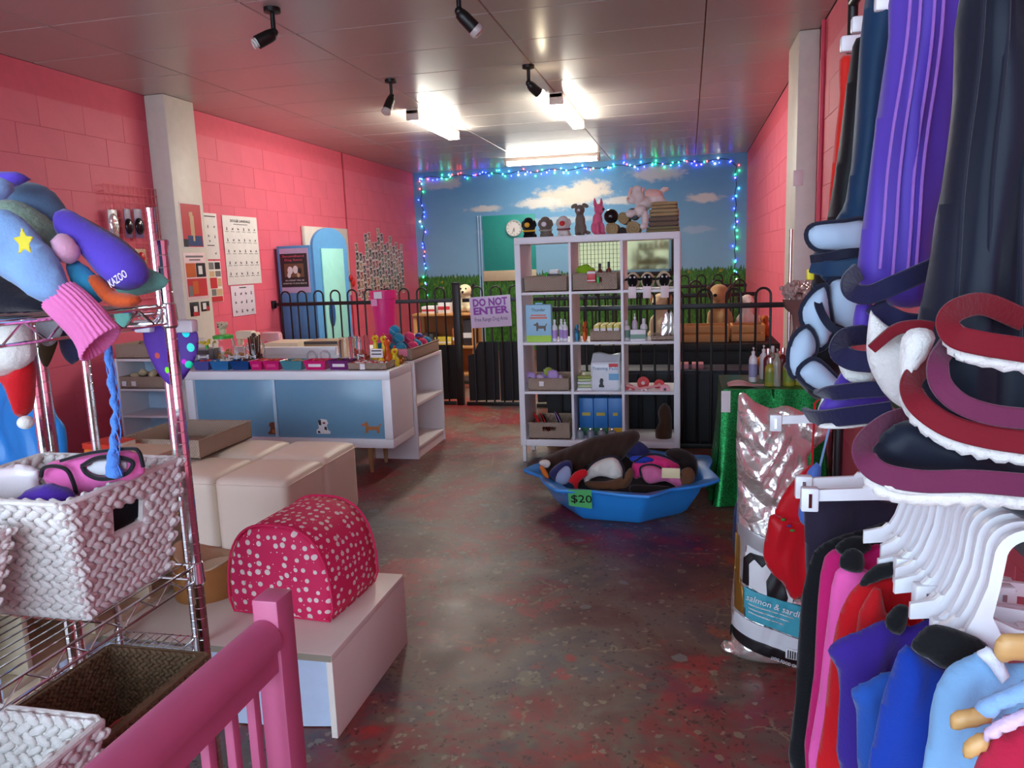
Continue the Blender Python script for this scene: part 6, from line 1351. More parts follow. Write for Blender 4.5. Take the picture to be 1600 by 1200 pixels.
carton('brown parcel on the desk ledge behind the counter', X(480, 5.9, 545), X(532, 5.9, 545), 5.85, 6.1, .70, .10, P('parcel_brown', (168, 136, 102)), name='parcel', bands=[(.75, 1, DKG)])
carton('flat cream ledger on the back desk', X(418, 5.95, 545), X(470, 5.95, 545), 5.9, 6.2, .70, .085, P('ledger_cream', (222, 206, 180)), name='ledger'); 
t = thing('tape_dispenser', 'pale pink plastic case on the back desk', 'case', (X(420, 6.2, 530), 6.25, .70)); B().box((-.10, -.04, 0), (.10, .04, .15), .03).build('case', P('case_pink', (214, 160, 172), rough=.25), t, world=False); B().ell((-.03, -.042, .05), (.03, .008, .02)).build('badge', PNKP, t, world=False)
for i, px in enumerate((488, 508)): B().tube([(X(px, 4.93, 560)+.036*math.cos(a), 4.93, CT+.075+.036*math.sin(a)) for a in [j*PI/12 for j in range(24)]], .007, 8, closed=True).top('clear_ring', P('clear_ring', (206, 200, 206), rough=.1, trans=.5), 'clear plastic ring standing behind the tubs, %s one' % ('left', 'right')[i], 'ring', 'clear rings on the counter')
# rubber chickens
def chicken(label, px, py, m, Y, h=.19, lean=.0):
    x = at(px, 560, Y=Y).x; t = thing('rubber_chicken', label, 'toy', (x, Y, CT), .3, 'rubber chickens on the counter')
    blob('body', [((0, 0, h*.30), (.034, .03, h*.26)), ((lean*.3, 0, h*.60), (.018, .018, h*.22)), ((lean*.6, 0, h*.86), (.026, .024, .026)), ((-.02, 0, h*.06), (.012, .014, .02)), ((.02, 0, h*.06), (.012, .014, .02))], m, t, .006)
    B().lathe([(.010, 0), (0, .022)], 8).tf(Matrix.Translation((lean*.6, -.02, h*.86)) @ Euler((PI/2, 0, 0)).to_matrix().to_4x4()).build('beak', ORG, t, world=False); B().ell((lean*.6, 0, h*.86+.028), (.008, .014, .012)).build('comb', REDP, t, world=False)
YCK = P('rubber_yellow', (226, 196, 40), rough=.35)
chicken('yellow rubber chicken behind the price card', 588, 0, YCK, 5.02, .22); chicken('yellow rubber chicken right of the first one', 601, 0, YCK, 5.05, .21); chicken('orange rubber chicken leaning in front', 606, 0, ORG, 4.93, .19); chicken('yellow rubber chicken at the front of the group', 596, 0, YCK, 4.88, .11); chicken('yellow rubber chicken lying nearest the bookcase', 617, 0, YCK, 4.95, .12)
t = thing('price_card', 'white price card clipped in front of the rubber chickens', 'price card', (X(588, 4.84, 545), 4.84, CT)); B().box((-.045, -.002, .075), (.045, .002, .135), .001).build('card', PAPER, t, world=False); B().tube([(0, .003, 0), (0, .003, .08)], .002, 6).build('stick', CHR, t, world=False); B().lathe([(.022, 0), (.02, .006)], 14).build('foot', WP, t, world=False)
for z in (.118, .095): B().box((-.036, -.003, z), (.036, -.0021, z+.008)).build('print_line', INK, t, world=False)
# tall pink bin
x = X(601, 6.0, 500); t = thing('pink_bin', 'tall bright pink tapered bin behind the jars', 'bin', (x, 6.0, 0)); PB = P('bin_pink', (226, 44, 128), rough=.35); B().box((-.12, -.12, 0), (.12, .12, .70), .005).build('pedestal', LAC, t, world=False)
B().lathe([(.070, .70), (.072, .705), (.098, 1.13), (.108, 1.135), (.110, 1.20), (.104, 1.20), (.100, 1.14), (.068, .715), (0, .71)], 28, caps=False).build('shell', PB, t, world=False); B().box((-.034, -.116, 1.14), (.034, -.111, 1.195)).build('white_label', PAPER, t, world=False); B().box((-.066, -.108, 1.08), (-.012, -.103, 1.135)).build('pink_note', P('note_pink', (236, 150, 190)), t, world=False)
# box of tennis balls on the bookcase
tray('taupe woven box of coloured balls on the end bookcase', -2.24, -1.925, 5.16, 5.78, bz, .085)
B().box((-2.02, 5.150, bz+.035), (-1.955, 5.154, bz+.085)).top('price_tag', P('note_pink', (236, 150, 190)), 'pink price tag on the box of coloured balls', 'price tag')
BLUB = cloth('ball_blue', (44, 140, 180), .95, .5); PKB = cloth('ball_pink', (226, 60, 110), .95, .5)
bs = [(-2.19, 5.22, 0, 'b'), (-2.11, 5.23, 0, 'b'), (-2.03, 5.22, 0, 'b'), (-1.965, 5.30, 0, 'p'), (-2.15, 5.32, .0, 'p'), (-2.06, 5.33, 0, 'b'), (-1.97, 5.40, 0, 'b'), (-2.18, 5.42, 0, 'b'), (-2.09, 5.44, 0, 'p'), (-2.15, 5.26, .062, 'p'), (-2.06, 5.27, .062, 'b'), (-2.01, 5.36, .062, 'p'), (-2.11, 5.37, .062, 'b'), (-2.10, 5.30, .12, 'b'), (-1.97, 5.52, 0, 'p'), (-2.05, 5.55, 0, 'b'), (-1.98, 5.64, .0, 'b'), (-2.19, 5.54, 0, 'b')]
for i, (x, y, dz, c) in enumerate(bs):
    t = thing('play_ball', '%s tennis ball in bookcase box, %s layer, %s from the front' % ('blue' if c == 'b' else 'pink', ('bottom', 'second', 'top')[0 if dz < .05 else 1 if dz < .1 else 2], ('first', 'second', 'third', 'fourth', 'fifth', 'sixth', 'seventh', 'eighth', 'ninth', 'tenth', 'eleventh', 'twelfth', 'thirteenth', 'fourteenth')[sum(1 for q in bs[:i] if (q[2] > .05) == (dz > .05) and (q[2] > .1) == (dz > .1))]), 'ball', (x, y, bz+.045+dz), 0, '%s balls in the box' % ('blue' if c == 'b' else 'pink')); r = .041
    B().ell((0, 0, r), (r, r, r), 18, 12).build('felt', BLUB if c == 'b' else PKB, t, world=False, smooth=True); B().tube([(r*1.005*math.cos(a)*math.cos(.45*math.sin(2*a)), r*1.005*math.sin(a)*math.cos(.45*math.sin(2*a)), r+r*1.005*math.sin(.45*math.sin(2*a))) for a in [j*PI/14 for j in range(28)]], .0008, 5, closed=True).build('seam', PAPER, t, world=False)
t = thing('red_bucket', 'small red bucket of toys behind the coloured balls', 'bucket', (-2.07, 5.70, bz+.009)); B().lathe([(.040, 0), (.062, .11), (.066, .112), (.058, .112), (.036, .006), (0, .006)], 20, caps=False).build('pail', REDP, t, world=False); B().ell((.01, 0, .11), (.035, .03, .03)).build('blue_toy', P('toy_blue', (50, 60, 150)), t, world=False, smooth=True); B().ell((-.03, -.01, .12), (.015, .015, .015)).build('white_toy', WP, t, world=False, smooth=True)
# paper bag of gold treats on the counter corner
for i, (px, dz) in enumerate(((630, 0), (641, 0), (650, 0))): 
    t = thing('gold_treat', 'crinkled gold wrapped treat beside the ball box, %s one' % ('left', 'middle', 'right')[i], 'pet treat', (-2.07+.05*i, 5.06, CT), 0, 'gold treats on the counter'); B().ell((0, 0, .025), (.026, .022, .025), 12, 8).build('wrapper', P('gold_foil', (176, 120, 60), rough=.25, metal=.7, bump=.5, bscale=60), t, world=False, smooth=True); B().lathe([(.006, .045), (.016, .065)], 8).build('twist', P('gold_foil', (176, 120, 60)), t, world=False)
# baskets on the narrow shelf at the left wall
tray('taupe woven tray on top of the narrow left shelf', -4.09, -3.65, 4.81, 5.08, zt, .10); tray('taupe woven tray of pale chews in the narrow left shelf', -4.07, -3.66, 4.80, 5.06, .578, .085)
for i in range(9): B().ell((-4.02+.04*i, 4.90+.04*(i % 2), .578+.085+.012*(i % 3)), (.035, .03, .022), 10, 6, rot=(.3*i, .2*i, i)).top('rawhide_chew', P('rawhide', (206, 186, 148), rough=.7), 'pale rawhide chew in the tray on the narrow shelf', 'pet treat', 'rawhide chews', smooth=True)
for i, x in enumerate((-4.03, -3.95)): B().box((x-.018, 4.790, .60), (x+.018, 4.794, .635)).top('price_tag', PAPER, 'white price tag on the tray of pale chews, %s one' % ('left', 'right')[i], 'price tag')
# tray and books on the cream seats
tray('shallow empty taupe tray lying on the left cream seats', -2.99, -2.50, 3.46, 3.96, .436, .10, name='seat_tray')
bk = [('red picture book on top of the book pile', (210, 60, 40), .028, .20), ('orange book in the pile under the red one', (226, 120, 40), .022, .22), ('cream book in the middle of the pile', (206, 190, 160), .03, .22), ('slate book near the bottom of the pile', (70, 80, 100), .02, .24), ('red edged book at the bottom of the pile', (214, 60, 40), .022, .25)]
z = .437
for i, (lb, c, h, w_) in enumerate(bk[::-1]):
    t = thing('book', lb, 'book', (-2.93+.02*(i % 2), 3.33, z), .25-.1*i, 'books piled on the cream seats'); m = P('cover_%d' % i, c, rough=.5)
    for zz in (0, h-.003): B().box((-w_/2, -.08, zz), (w_/2, .08, zz+.003), .001).build('cover', m, t, world=False)
    B().box((-w_/2+.004, -.076, .003), (w_/2-.006, .076, h-.003)).build('pages', P('pages', (226, 218, 200), rough=.8), t, world=False); B().box((-w_/2, -.0815, 0), (w_/2, -.079, h)).build('spine', m, t, world=False); z += h+.0005
# green toothbrush pack on the rear rack
carton('green and yellow packet on the shelf of the taller rack', -1.74, -1.50, 1.62, 1.72, .806, .03, P('pack_green', (70, 180, 50)), name='green_packet', bands=[(0, .35, YLP)])
# ================================================================ prints on the left wall and column
def poster(name, label, corners, Xp, paper, rects=(), words=(), figs=(), cat='poster', group=None, th=.003):
    """corners tl, tr, br, bl in photo pixels on the plane X = Xp; rects (u0,v0,u1,v1,material), v down"""
    tl, tr, br, bl = (at(a, b, X=Xp) for a, b in corners)
    # keep it upright: use mean edges
    y0, y1 = (tl.y+bl.y)/2, (tr.y+br.y)/2; z1, z0 = (tl.z+tr.z)/2, (bl.z+br.z)/2
    t = thing(name, label, cat, (Xp, (y0+y1)/2, z0), 0, group)
    def p(u, v, e): return Vector((Xp+e, y0+(y1-y0)*u, z1+(z0-z1)*v))
    B().box((Xp, y0, z0), (Xp+th, y1, z1), .0004).build('sheet', paper, t)
    for i, (u0, v0, u1, v1, m) in enumerate(rects): B().box(p(u0, v0, th), p(u1, v1, th+.0008+.0001*i)).build('printed_block', m, t)
    for s_, u, v, h, w_, m in words:
        if s_ == '~': B().box(p(u-w_/2, v-h*.3, th), p(u+w_/2, v+h*.3, th+.0012)).build('print_line', m, t); continue
        text('lettering', s_, (z1-z0)*h, m, t, p(u, v, th+.002), (0, 1, 0), (0, 0, 1), width=(y1-y0)*w_, depth=.0004)
    if figs:
        q = B()
        for u, v, s_, k in figs:
            c = p(u, v, th+.0012); H_ = (z1-z0)*s_; sh_ = sitd if k % 3 == 0 else stand
            fl = -1 if k % 2 else 1
            q.prism([(a*H_*.6*fl, b*H_) for a, b in (sh_ if fl > 0 else sh_[::-1])], c, (0, 1, 0), (0, 0, 1), .0004)
        o = q.build('printed_figures', INK, t); o['kind'] = 'stuff'
    return t
PW = P('poster_white', (226, 222, 220), rough=.6); PR = P('photo_red', (196, 50, 56)); PBL = P('photo_blue', (40, 60, 110)); PDK = P('photo_dark', (34, 24, 28)); POR = P('photo_orange', (200, 96, 40)); PTN = P('photo_tan', (204, 170, 130)); PGY = P('photo_grey', (120, 116, 116)); PPK = P('poster_pink', (232, 196, 200))
CXF = -4.02
poster('photo_print', 'framed red photo of a dog standing on a blue cushion, high on the column', [(279, 317), (314, 317), (318, 388), (286, 388)], CXF, PW, [(.04, .03, .96, .97, PR), (.25, .72, .92, .95, PBL), (.42, .28, .60, .72, PTN), (.40, .20, .56, .30, PTN), (.50, .62, .58, .84, PTN), (.04, .80, .25, .97, PDK)], cat='photo')
poster('pet_poster', 'pink and white poster with two orange pet photos on the column', [(286, 395), (320, 395), (326, 468), (292, 468)], CXF, PPK, [(.06, .22, .50, .52, POR), (.52, .22, .96, .52, PDK), (.06, .55, .96, .93, PR), (.30, .60, .55, .88, POR), (.62, .28, .80, .46, PW), (.1, .7, .28, .92, PGY)], [('~', .5, .08, .07, .8, PGY), ('~', .5, .15, .05, .5, PGY)])
poster('photo_print', 'small dark photo below the pink poster on the column', [(296, 472), (310, 472), (312, 494), (298, 494)], CXF, PDK, [(.4, .3, .8, .7, PW), (.3, .7, .9, 1, PR)], cat='photo'); poster('photo_print', 'small photo of a white dog right of the dark one on the column', [(313, 471), (326, 471), (328, 486), (315, 486)], CXF, PDK, [(.2, .15, .6, .8, PW), (.6, .5, .9, .95, PR)], cat='photo')
XP = XL+.004
poster('dog_chart', 'narrow white chart of dog postures beside the column', [(316, 333), (337, 333), (344, 405), (322, 405)], XP, PW, (), [('~', .5, .07, .035, .8, INK), ('~', .4, .70, .03, .5, INK)], [(u, v, .06, i) for i, (u, v) in enumerate(((.3, .32), (.75, .32), (.3, .52), (.75, .54), (.35, .63), (.7, .90)))])
poster('pet_poster', 'red and white poster of small pet pictures below the narrow chart', [(324, 408), (344, 408), (349, 472), (330, 472)], XP, PW, [(.05, .03, .45, .2, PGY), (.52, .03, .95, .2, PDK), (.05, .24, .45, .38, PTN), (.52, .24, .95, .38, PGY), (.05, .40, .6, .66, PR), (.65, .42, .95, .62, PTN), (.05, .86, .95, .99, PR), (.1, .68, .45, .84, PGY), (.5, .68, .95, .84, PTN)])
rows = [(u, v) for v in (.20, .36, .52, .69, .85) for u in (.10, .26, .42, .58, .74, .90)]
poster('dog_chart', 'tall white poster titled doggie language with rows of small dogs', [(347, 335), (400, 341), (409, 444), (355, 444)], XP, PW, [(u-.05, v+.025, u+.05, v+.032, PGY) for u, v in rows], [('DOGGIE LANGUAGE', .5, .075, .055, .58, INK), ('~', .5, .12, .018, .4, PGY)], [(u, v+.01, .042, i) for i, (u, v) in enumerate(rows)])
poster('dog_chart', 'small white poster of dog poses under the doggie language poster', [(360, 446), (396, 446), (400, 491), (364, 494)], XP, P('poster_lilac', (222, 210, 222)), (), [('~', .5, .07, .05, .3, INK)], [(u, v, .11, i) for i, (u, v) in enumerate([(u, v) for v in (.32, .60, .90) for u in (.16, .40, .62, .85)])])
# pink wire grid with hanging goods
gp = thing('wire_grid', 'pink wire mesh panel on the wall left of the column', 'wall grid', (XL, 5.25, 1.2)); PWR = mat('pink_wire', (232, 120, 122), .4)
y0, y1, z0, z1 = 4.98, 5.555, 1.22, 2.07
for i in range(12): y = y0+(y1-y0)*i/11; B().tube([(XL+.03, y, z0), (XL+.03, y, z1)], .0028, 5).build('upright_wire', PWR, gp)
for i in range(15): z = z0+(z1-z0)*i/14; B().tube([(XL+.034, y0, z), (XL+.034, y1, z)], .0028, 5).build('cross_wire', PWR, gp)
for y in (y0, y1): B().tube([(XL, y, z1-.05), (XL+.03, y, z1-.05)], .005, 6).build('wall_hook', PWR, gp)
def hang(label, px0, px1, py0, py1, card, blisters, m2):
    a, b = at(px0, py0, X=XL+.05), at(px1, py1, X=XL+.05); t = thing('hanging_pack', label, 'packet', (XL+.05, (a.y+b.y)/2, b.z), 0, 'blister packs on the wire grid')
    B().box((XL+.045, a.y, b.z), (XL+.05, b.y, a.z), .001).build('card', card, t); B().tube([(XL+.034, (a.y+b.y)/2, a.z+.012), (XL+.075, (a.y+b.y)/2, a.z+.005)], .003, 6).build('peg', CHR, t)
    for u, v, ru, rv in blisters: B().ell((XL+.055, a.y+(b.y-a.y)*u, a.z+(b.z-a.z)*v), (.02, ru, rv), 12, 8).build('blister', m2, t, smooth=True)
hang('silver blister pack on the pink grid, leftmost', 168, 187, 327, 371, P('pack_silver', (190, 190, 200), rough=.25), [(.5, .55, .045, .085)], FOIL); hang('black blister pack with purple card, left of the pair', 193, 208, 326, 372, P('pack_mauve', (120, 96, 140)), [(.5, .6, .04, .06)], P('blister_black', (24, 24, 30), rough=.15)); hang('black blister pack with purple card, right of the pair', 208, 226, 326, 372, P('pack_mauve', (120, 96, 140)), [(.5, .6, .05, .065)], P('blister_black', (24, 24, 30), rough=.15)); hang('small pack low on the pink grid behind the post', 211, 230, 389, 412, P('pack_buff', (190, 150, 110)), [(.5, .55, .035, .04)], REDP)
# whiteboard, blue cupboard with the arched door
poster('white_board', 'plain white board on the wall behind the blue cupboard', [(471, 353), (541, 358), (547, 465), (478, 465)], XL+.008, P('board_white', (214, 200, 190), rough=.35), [(0, 0, .03, 1, P('board_trim', (190, 180, 172))), (.97, 0, 1, 1, P('board_trim', (190, 180, 172)))], cat='board', th=.02)
bc = thing('blue_cupboard', 'tall blue cupboard with an arched front and pale aqua door', 'cupboard', (-3.98, 7.8, 0)); BLP = P('cupboard_blue', (88, 152, 208), rough=.45); AQD = P('door_aqua', (150, 214, 206), rough=.4)
qx0, qx1, qy0, qy1 = XL+.033, -3.76, 7.36, 8.20
B().box((qx0, qy0, 0), (qx1-.03, qy1, 1.635), .004).build('body', BLP, bc)
r_ = (qy1-qy0-.02)/2; yc = (qy0+qy1)/2; arch = [(-r_, 0), (r_, 0), (r_, 1.62)]+[(r_*math.cos(a), 1.62+.20*math.sin(a)) for a in [PI*i/16 for i in range(1, 16)]]+[(-r_, 1.62)]
B().prism(arch, (qx1-.03, yc, 0), (0, 1, 0), (0, 0, 1), .03).build('arched_front', BLP, bc)
dr_ = B().box((qx1, yc-r_*.62, .10), (qx1+.018, yc+r_*.66, 1.60), .003).build('door', AQD, bc)
B().ell((qx1+.03, yc-r_*.30, .92), (.02, .06, .15), 16, 10).tf(inv(bc)).build('door_handle', P('handle_navy', (34, 80, 140)), dr_, world=False, smooth=True)
ptr = thing('sale_poster', 'black poster about secondhand dog items on the blue cupboard', 'poster', (-3.98, qy0, 1.08))
a, b = at(436, 389, Y=qy0), at(486, 457, Y=qy0); B().box((a.x, qy0-.003, b.z), (b.x, qy0, a.z)).build('sheet', P('sheet_lilac', (196, 172, 206)), ptr)
a, b = at(437, 397, Y=qy0), at(483, 448, Y=qy0); W = b.x-a.x; H_ = a.z-b.z; cx = (a.x+b.x)/2
B().box((a.x, qy0-.005, b.z), (b.x, qy0-.003, a.z)).build('black_print', PDK, ptr); B().box((cx-W*.36, qy0-.006, b.z+H_*.30), (cx+W*.36, qy0-.0052, b.z+H_*.70)).build('picture', P('picture_sepia', (110, 74, 50)), ptr)
for u, v, r2 in ((-.15, .50, .10), (.05, .52, .10), (.2, .48, .08), (-.2, .36, .07), (.15, .36, .06)): B().ell((cx+W*u, qy0-.006, b.z+H_*v), (W*r2, .001, H_*r2*1.2), 10, 6).build('dog_picture', (PTN, PW, PDK)[int(r2*100) % 3], ptr)
for s_, v, h, w_, m in (('Secondhand', .92, .09, .80, P('print_rose', (220, 70, 110))), ('Dog Items', .81, .09, .65, P('print_rose', (220, 70, 110))), ('ALL MONEY WILL BE', .20, .06, .70, PW), ('DONATED TO DOG RESCUE', .11, .06, .88, PW)): text('lettering', s_, H_*h, m, ptr, (cx, qy0-.0065, b.z+H_*v), (1, 0, 0), (0, 0, 1), width=W*w_)
B().ell((XL+.052, 9.10, 1.26), (.02, .05, .04)).ell((XL+.052, 9.16, 1.20), (.02, .04, .06)).top('red_bow', REDP, 'small red bow hanging beside the aqua door', 'bow', smooth=True)
# snapshot collage
sc_ = thing('photo_collage', 'large collage of small pet snapshots on the far left wall', 'photo collage', (XL, 10.25, .95))
snap = B().box((0, -.048, -.060), (.002, .048, .060)).mesh('snapshot'); snap.materials.append(PW); img = B().box((.002, -.042, -.046), (.0026, .042, .052)).mesh('image'); imgs = []
for c in ((90, 40, 40), (150, 110, 80), (40, 40, 50), (180, 70, 60), (120, 130, 110), (60, 50, 80), (190, 150, 120), (30, 30, 34), (150, 60, 90)):
    k = NT('snapshot_%d' % c[0]); k.col(k.ramp(k.noise(22, 3, .6), [(.35, lin((26, 22, 26))), (.5, lin(c)), (.66, lin((214, 196, 180)))])); k.set(Roughness=.3); m2 = img.copy(); m2.materials.clear(); m2.materials.append(k.m); imgs.append(m2)
offs = [random.uniform(-.05, .05) for _ in range(16)]
hts = [6, 5, 5, 7, 7, 6, 6, 8, 7, 6, 6, 7, 6, 6, 5, 6]
for cidx, n in enumerate(hts):
    for r2 in range(n):
        o = mesh_obj('snapshot', snap, PW, sc_, loc=(.003+.0012*((cidx+r2) % 3), -.82+cidx*.108+random.uniform(-.008, .008), .10+r2*.118+random.uniform(-.012, .012)+offs[cidx]), rot=(random.uniform(-.05, .05), 0, 0)); mesh_obj('image', random.choice(imgs), None, o)
# ================================================================ beyond the fence, left
WDN = mat('pine_wood', (196, 138, 82), .6, stretch=(12, 1, 1)); ws = thing('toy_shelf', 'wooden shelf of toys in the dog area behind the gate', 'shelf', (-2.75, 8.6, 0))
for z in (.10, .42, .80): B().box((-3.12, 8.45, z), (-2.38, 8.80, z+.03), .004).build('shelf_board', WDN, ws)
for x in (-3.12, -2.42): B().box((x, 8.47, 0), (x+.04, 8.51, .80), .003).build('upright', WDN, ws); B().box((x, 8.75, 0), (x+.04, 8.79, .80), .003).build('upright', WDN, ws)
B().box((-3.08, 8.78, .13), (-2.42, 8.79, .80)).build('back_board', mat('shelf_back', (170, 104, 56), .7), ws)
for lb, x0, x1, h, c in (('dark box on the toy shelf', -3.06, -2.90, .14, (60, 54, 56)), ('yellow box on the toy shelf', -2.88, -2.68, .10, (206, 180, 60)), ('orange box on the toy shelf', -2.66, -2.55, .20, (190, 100, 50)), ('blue box on the toy shelf', -2.53, -2.42, .30, (60, 130, 190))): carton(lb, x0, x1, 8.50, 8.70, .45, h, P('toybox_%d' % c[0], c), name='toy_box', bands=[(.3, .5, PW)])
t = thing('plush_puppy', 'white plush puppy with black ears on the toy shelf', 'plush toy', (X(728, 8.6, 470), 8.6, .83)); blob('body', [((0, 0, .10), (.09, .08, .10)), ((0, -.02, .25), (.085, .075, .075)), ((0, -.09, .23), (.04, .03, .03)), ((-.06, -.06, .04), (.035, .05, .04)), ((.06, -.06, .04), (.035, .05, .04))], PLC, t, .014); [B().ell((s*.085, 0, .28), (.025, .03, .055), rot=(0, s*.4, 0)).build('ear', PLB, t, world=False, smooth=True) for s in (-1, 1)]; B().ell((0, -.12, .24), (.014, .01, .012)).build('nose', PLB, t, world=False); [B().ell((s*.03, -.085, .275), (.010, .008, .010)).build('eye', PLB, t, world=False) for s in (-1, 1)]
for i, (x, w_) in enumerate(((-3.02, .11), (-2.82, .09))): carton('white carton on top of the toy shelf, %s one' % ('left', 'right')[i], x, x+w_*1.6, 8.5, 8.7, .83, .08+.05*i, PW, name='white_carton', bands=[(.3, .6, PR)])
# ================================================================ beyond the fence, right
bp = thing('black_platform', 'black painted platform behind the right fence', 'platform', (.3, 6.6, 0)); PLF = mat('platform_black', (20, 20, 23), .6); B().box((-.75, 6.25, .64), (.70, 6.95, .70), .006).build('deck', PLF, bp); B().box((-.74, 6.27, 0), (.69, 6.30, .64)).build('front_panel', PLF, bp); [B().box((x, 6.30, 0), (x+.03, 6.93, .64)).build('side_panel', PLF, bp) for x in (-.74, .66)]
nb = thing('navy_bench', 'low navy bench right behind the near fence', 'bench', (.1, 5.95, 0)); NVB = P('bench_navy', (26, 34, 52), rough=.6); B().box((-.85, 5.78, .50), (.72, 6.10, .56), .006).build('seat', NVB, nb)
for i in range(5): B().box((-.84+i*.312, 5.79, 0), (-.84+i*.312+.304, 5.81, .50), .003).build('front_panel', NVB, nb)
for i, (x0, x1, y) in enumerate(((-.10, .32, 6.36), (.34, .60, 6.38))):
    t = thing('wooden_crate', 'wooden crate on the black platform, %s one' % ('left', 'right')[i], 'crate', ((x0+x1)/2, y+.12, .70)); [B().box((x0, y, .705+j*.068), (x1, y+.015, .765+j*.068), .003).build('slat', WDN, t) for j in range(2)]; B().box((x0, y+.22, .705), (x1, y+.235, .835)).build('back', WDN, t); [B().box((x, y+.015, .705), (x+.015, y+.22, .835)).build('side', WDN, t) for x in (x0, x1-.015)]
for i, x in enumerate((-.08, .03)): B().box((x, 5.84, .56), (x+.085, 5.96, .60), .004).top('pink_block', P('block_pink', (196, 130, 140)), 'dusty pink block on the navy bench, %s one' % ('left', 'right')[i], 'block', 'pink blocks on the bench')
def big_plush(label, x, y, z, s, m, m2, turn=0, lying=False):
    t = thing('plush_dog', label, 'plush toy', (x, y, z), turn)
    if lying: E = [((0, 0, .09), (.20, .11, .09)), ((-.17, -.05, .08), (.08, .07, .06)), ((-.23, -.08, .05), (.05, .05, .035)), ((.16, -.08, .05), (.07, .06, .05)), ((.05, -.1, .03), (.10, .03, .03))]
    else: E = [((0, 0, .14), (.12, .11, .14)), ((0, -.03, .30), (.075, .07, .08)), ((0, -.04, .40), (.085, .08, .075)), ((0, -.12, .37), (.05, .05, .04)), ((-.08, -.10, .05), (.05, .09, .05)), ((.08, -.10, .05), (.05, .09, .05)), ((-.06, -.09, .16), (.035, .035, .10)), ((.06, -.09, .16), (.035, .035, .10))]
    blob('body', [(tuple(v*s for v in c), tuple(v*s for v in r2)) for c, r2 in E], m, t, .016)
    hz = .09 if lying else .39; hx = -.17 if lying else 0
    for q in (-1, 1): B().ell(((hx+q*.085)*s, (-.03)*s, hz*s), (.022*s, .045*s, .075*s), rot=(0, q*.25, 0)).build('ear', m2, t, world=False, smooth=True)
    B().ell(((hx-.09 if lying else 0)*s, -.165*s if not lying else -.12*s, (hz-.01)*s), (.018*s, .012*s, .014*s)).build('nose', PLB, t, world=False, smooth=True)
    return t
big_plush('tan plush dog sitting behind the fence, right of the cube shelf', X(1125, 6.84, 490), 6.84, .70, .95, PLT, PLBR, -.3); big_plush('white plush dog sitting beside the tan one behind the fence', X(1165, 6.84, 490), 6.84, .70, .75, PLW, PLBR, .3); big_plush('ginger plush dog lying on the navy bench by the right wall', X(1208, 5.9, 560), 5.94, .56, .60, PLO, PLO, .2, True); big_plush('ginger plush dog with cream muzzle at the end of the platform', X(1195, 6.6, 520), 6.62, .70, .42, PLO, PLC, -.2); big_plush('cream plush dog seen through the right square of the cube shelf', X(1035, 6.4, 500), 6.45, .70, .85, PLC, PLT, -.5)
for i, (px, py, c) in enumerate(((1085, 500, 'pale'), (1062, 500, 'rosy'))): pass
# green sequin table: bottles, paper, lamp
BG = 'grooming bottles on the sequin table'; OIL = P('shampoo_yellow', (186, 180, 70), rough=.2, trans=.3); RDB = P('shampoo_maroon', (110, 24, 30), rough=.3); CLR = P('shampoo_clear', (206, 206, 190), rough=.15, trans=.5)
for lb, px, Y, h, r2, m, cp, pu, lab in (('white pump bottle at the left of the sequin table', 1176, 4.60, .20, .024, WP, WP, True, P('label_lav', (150, 150, 190))), ('second white pump bottle on the sequin table', 1192, 4.70, .20, .024, WP, WP, True, None), ('maroon bottle with silver cap, left one on the sequin table', 1199, 4.62, .19, .026, RDB, CHR, False, None), ('maroon bottle with silver cap, right one on the sequin table', 1222, 4.66, .19, .026, RDB, CHR, False, None), ('yellow shampoo bottle in front on the sequin table', 1203, 4.45, .16, .030, OIL, CHR, False, P('label_yg', (120, 140, 50))), ('clear spray bottle in the middle of the sequin table', 1213, 4.44, .21, .022, CLR, CLR, True, None), ('wide yellow bottle right of the spray bottle', 1232, 4.46, .17, .034, OIL, WP, False, P('label_yg', (120, 140, 50))), ('wide yellow bottle at the right of the sequin table', 1250, 4.48, .16, .036, OIL, WP, False, P('label_yg', (120, 140, 50))), ('clear bottle at the back of the sequin table', 1206, 4.74, .19, .022, CLR, WP, False, None)):
    bottle(lb, X(px, Y, 620), Y, GZ, h, r2, m, cp, BG, pu, lab)
B().box((GX0-.004, GY0-.008, GZ-.13), (GX0+.045, GY0-.004, GZ-.01)).top('price_tag', PAPER, 'white price list pinned to the green sequin cloth', 'price tag')
q = B(); q.grid(lambda u, v: Vector((.22+.20*u, 4.40+.13*v, GZ+.004+.018*math.sin(5*u)*math.sin(4*v+.5)**2)), 10, 8); q.top('tissue_paper', P('tissue_pink', (222, 186, 180), rough=.7), 'crumpled pale pink tissue paper on the sequin table', 'paper', smooth=True)
lt = thing('crystal_lamp', 'chrome stand with a ball of crystal beads by the right column', 'lamp', (.62, 4.62, GZ)); x, y = X(1233, 4.62, 500), 4.62; lt.location.x = x
B().lathe([(.06, 0), (.06, .012), (.012, .02)], 20).build('base', CHR, lt, world=False); B().tube([(0, 0, .015), (0, 0, .86)], .009, 10).build('pole', CHR, lt, world=False)
CRY = P('crystal', (236, 214, 206), rough=.06, trans=.55); bead = B().ell((0, 0, 0), (.013, .013, .013), 6, 4).mesh('bead'); bead.materials.append(CRY)
for i in range(110):
    a, b_ = random.uniform(0, 6.28), math.acos(random.uniform(-1, 1)); R2 = .085*random.uniform(.75, 1.05); mesh_obj('bead', bead, CRY, lt, loc=(.045+R2*math.sin(b_)*math.cos(a)*1.1, R2*math.sin(b_)*math.sin(a), .52+R2*.62*math.cos(b_)))
B().lathe([(.085, .47), (.07, .42), (.03, .38), (.022, .30), (.04, .24), (.02, .20), (.015, .02)], 16, c=(.045, 0, 0)).build('glass_bowl', P('smoky_glass', (150, 110, 104), rough=.1, trans=.4), lt, world=False)

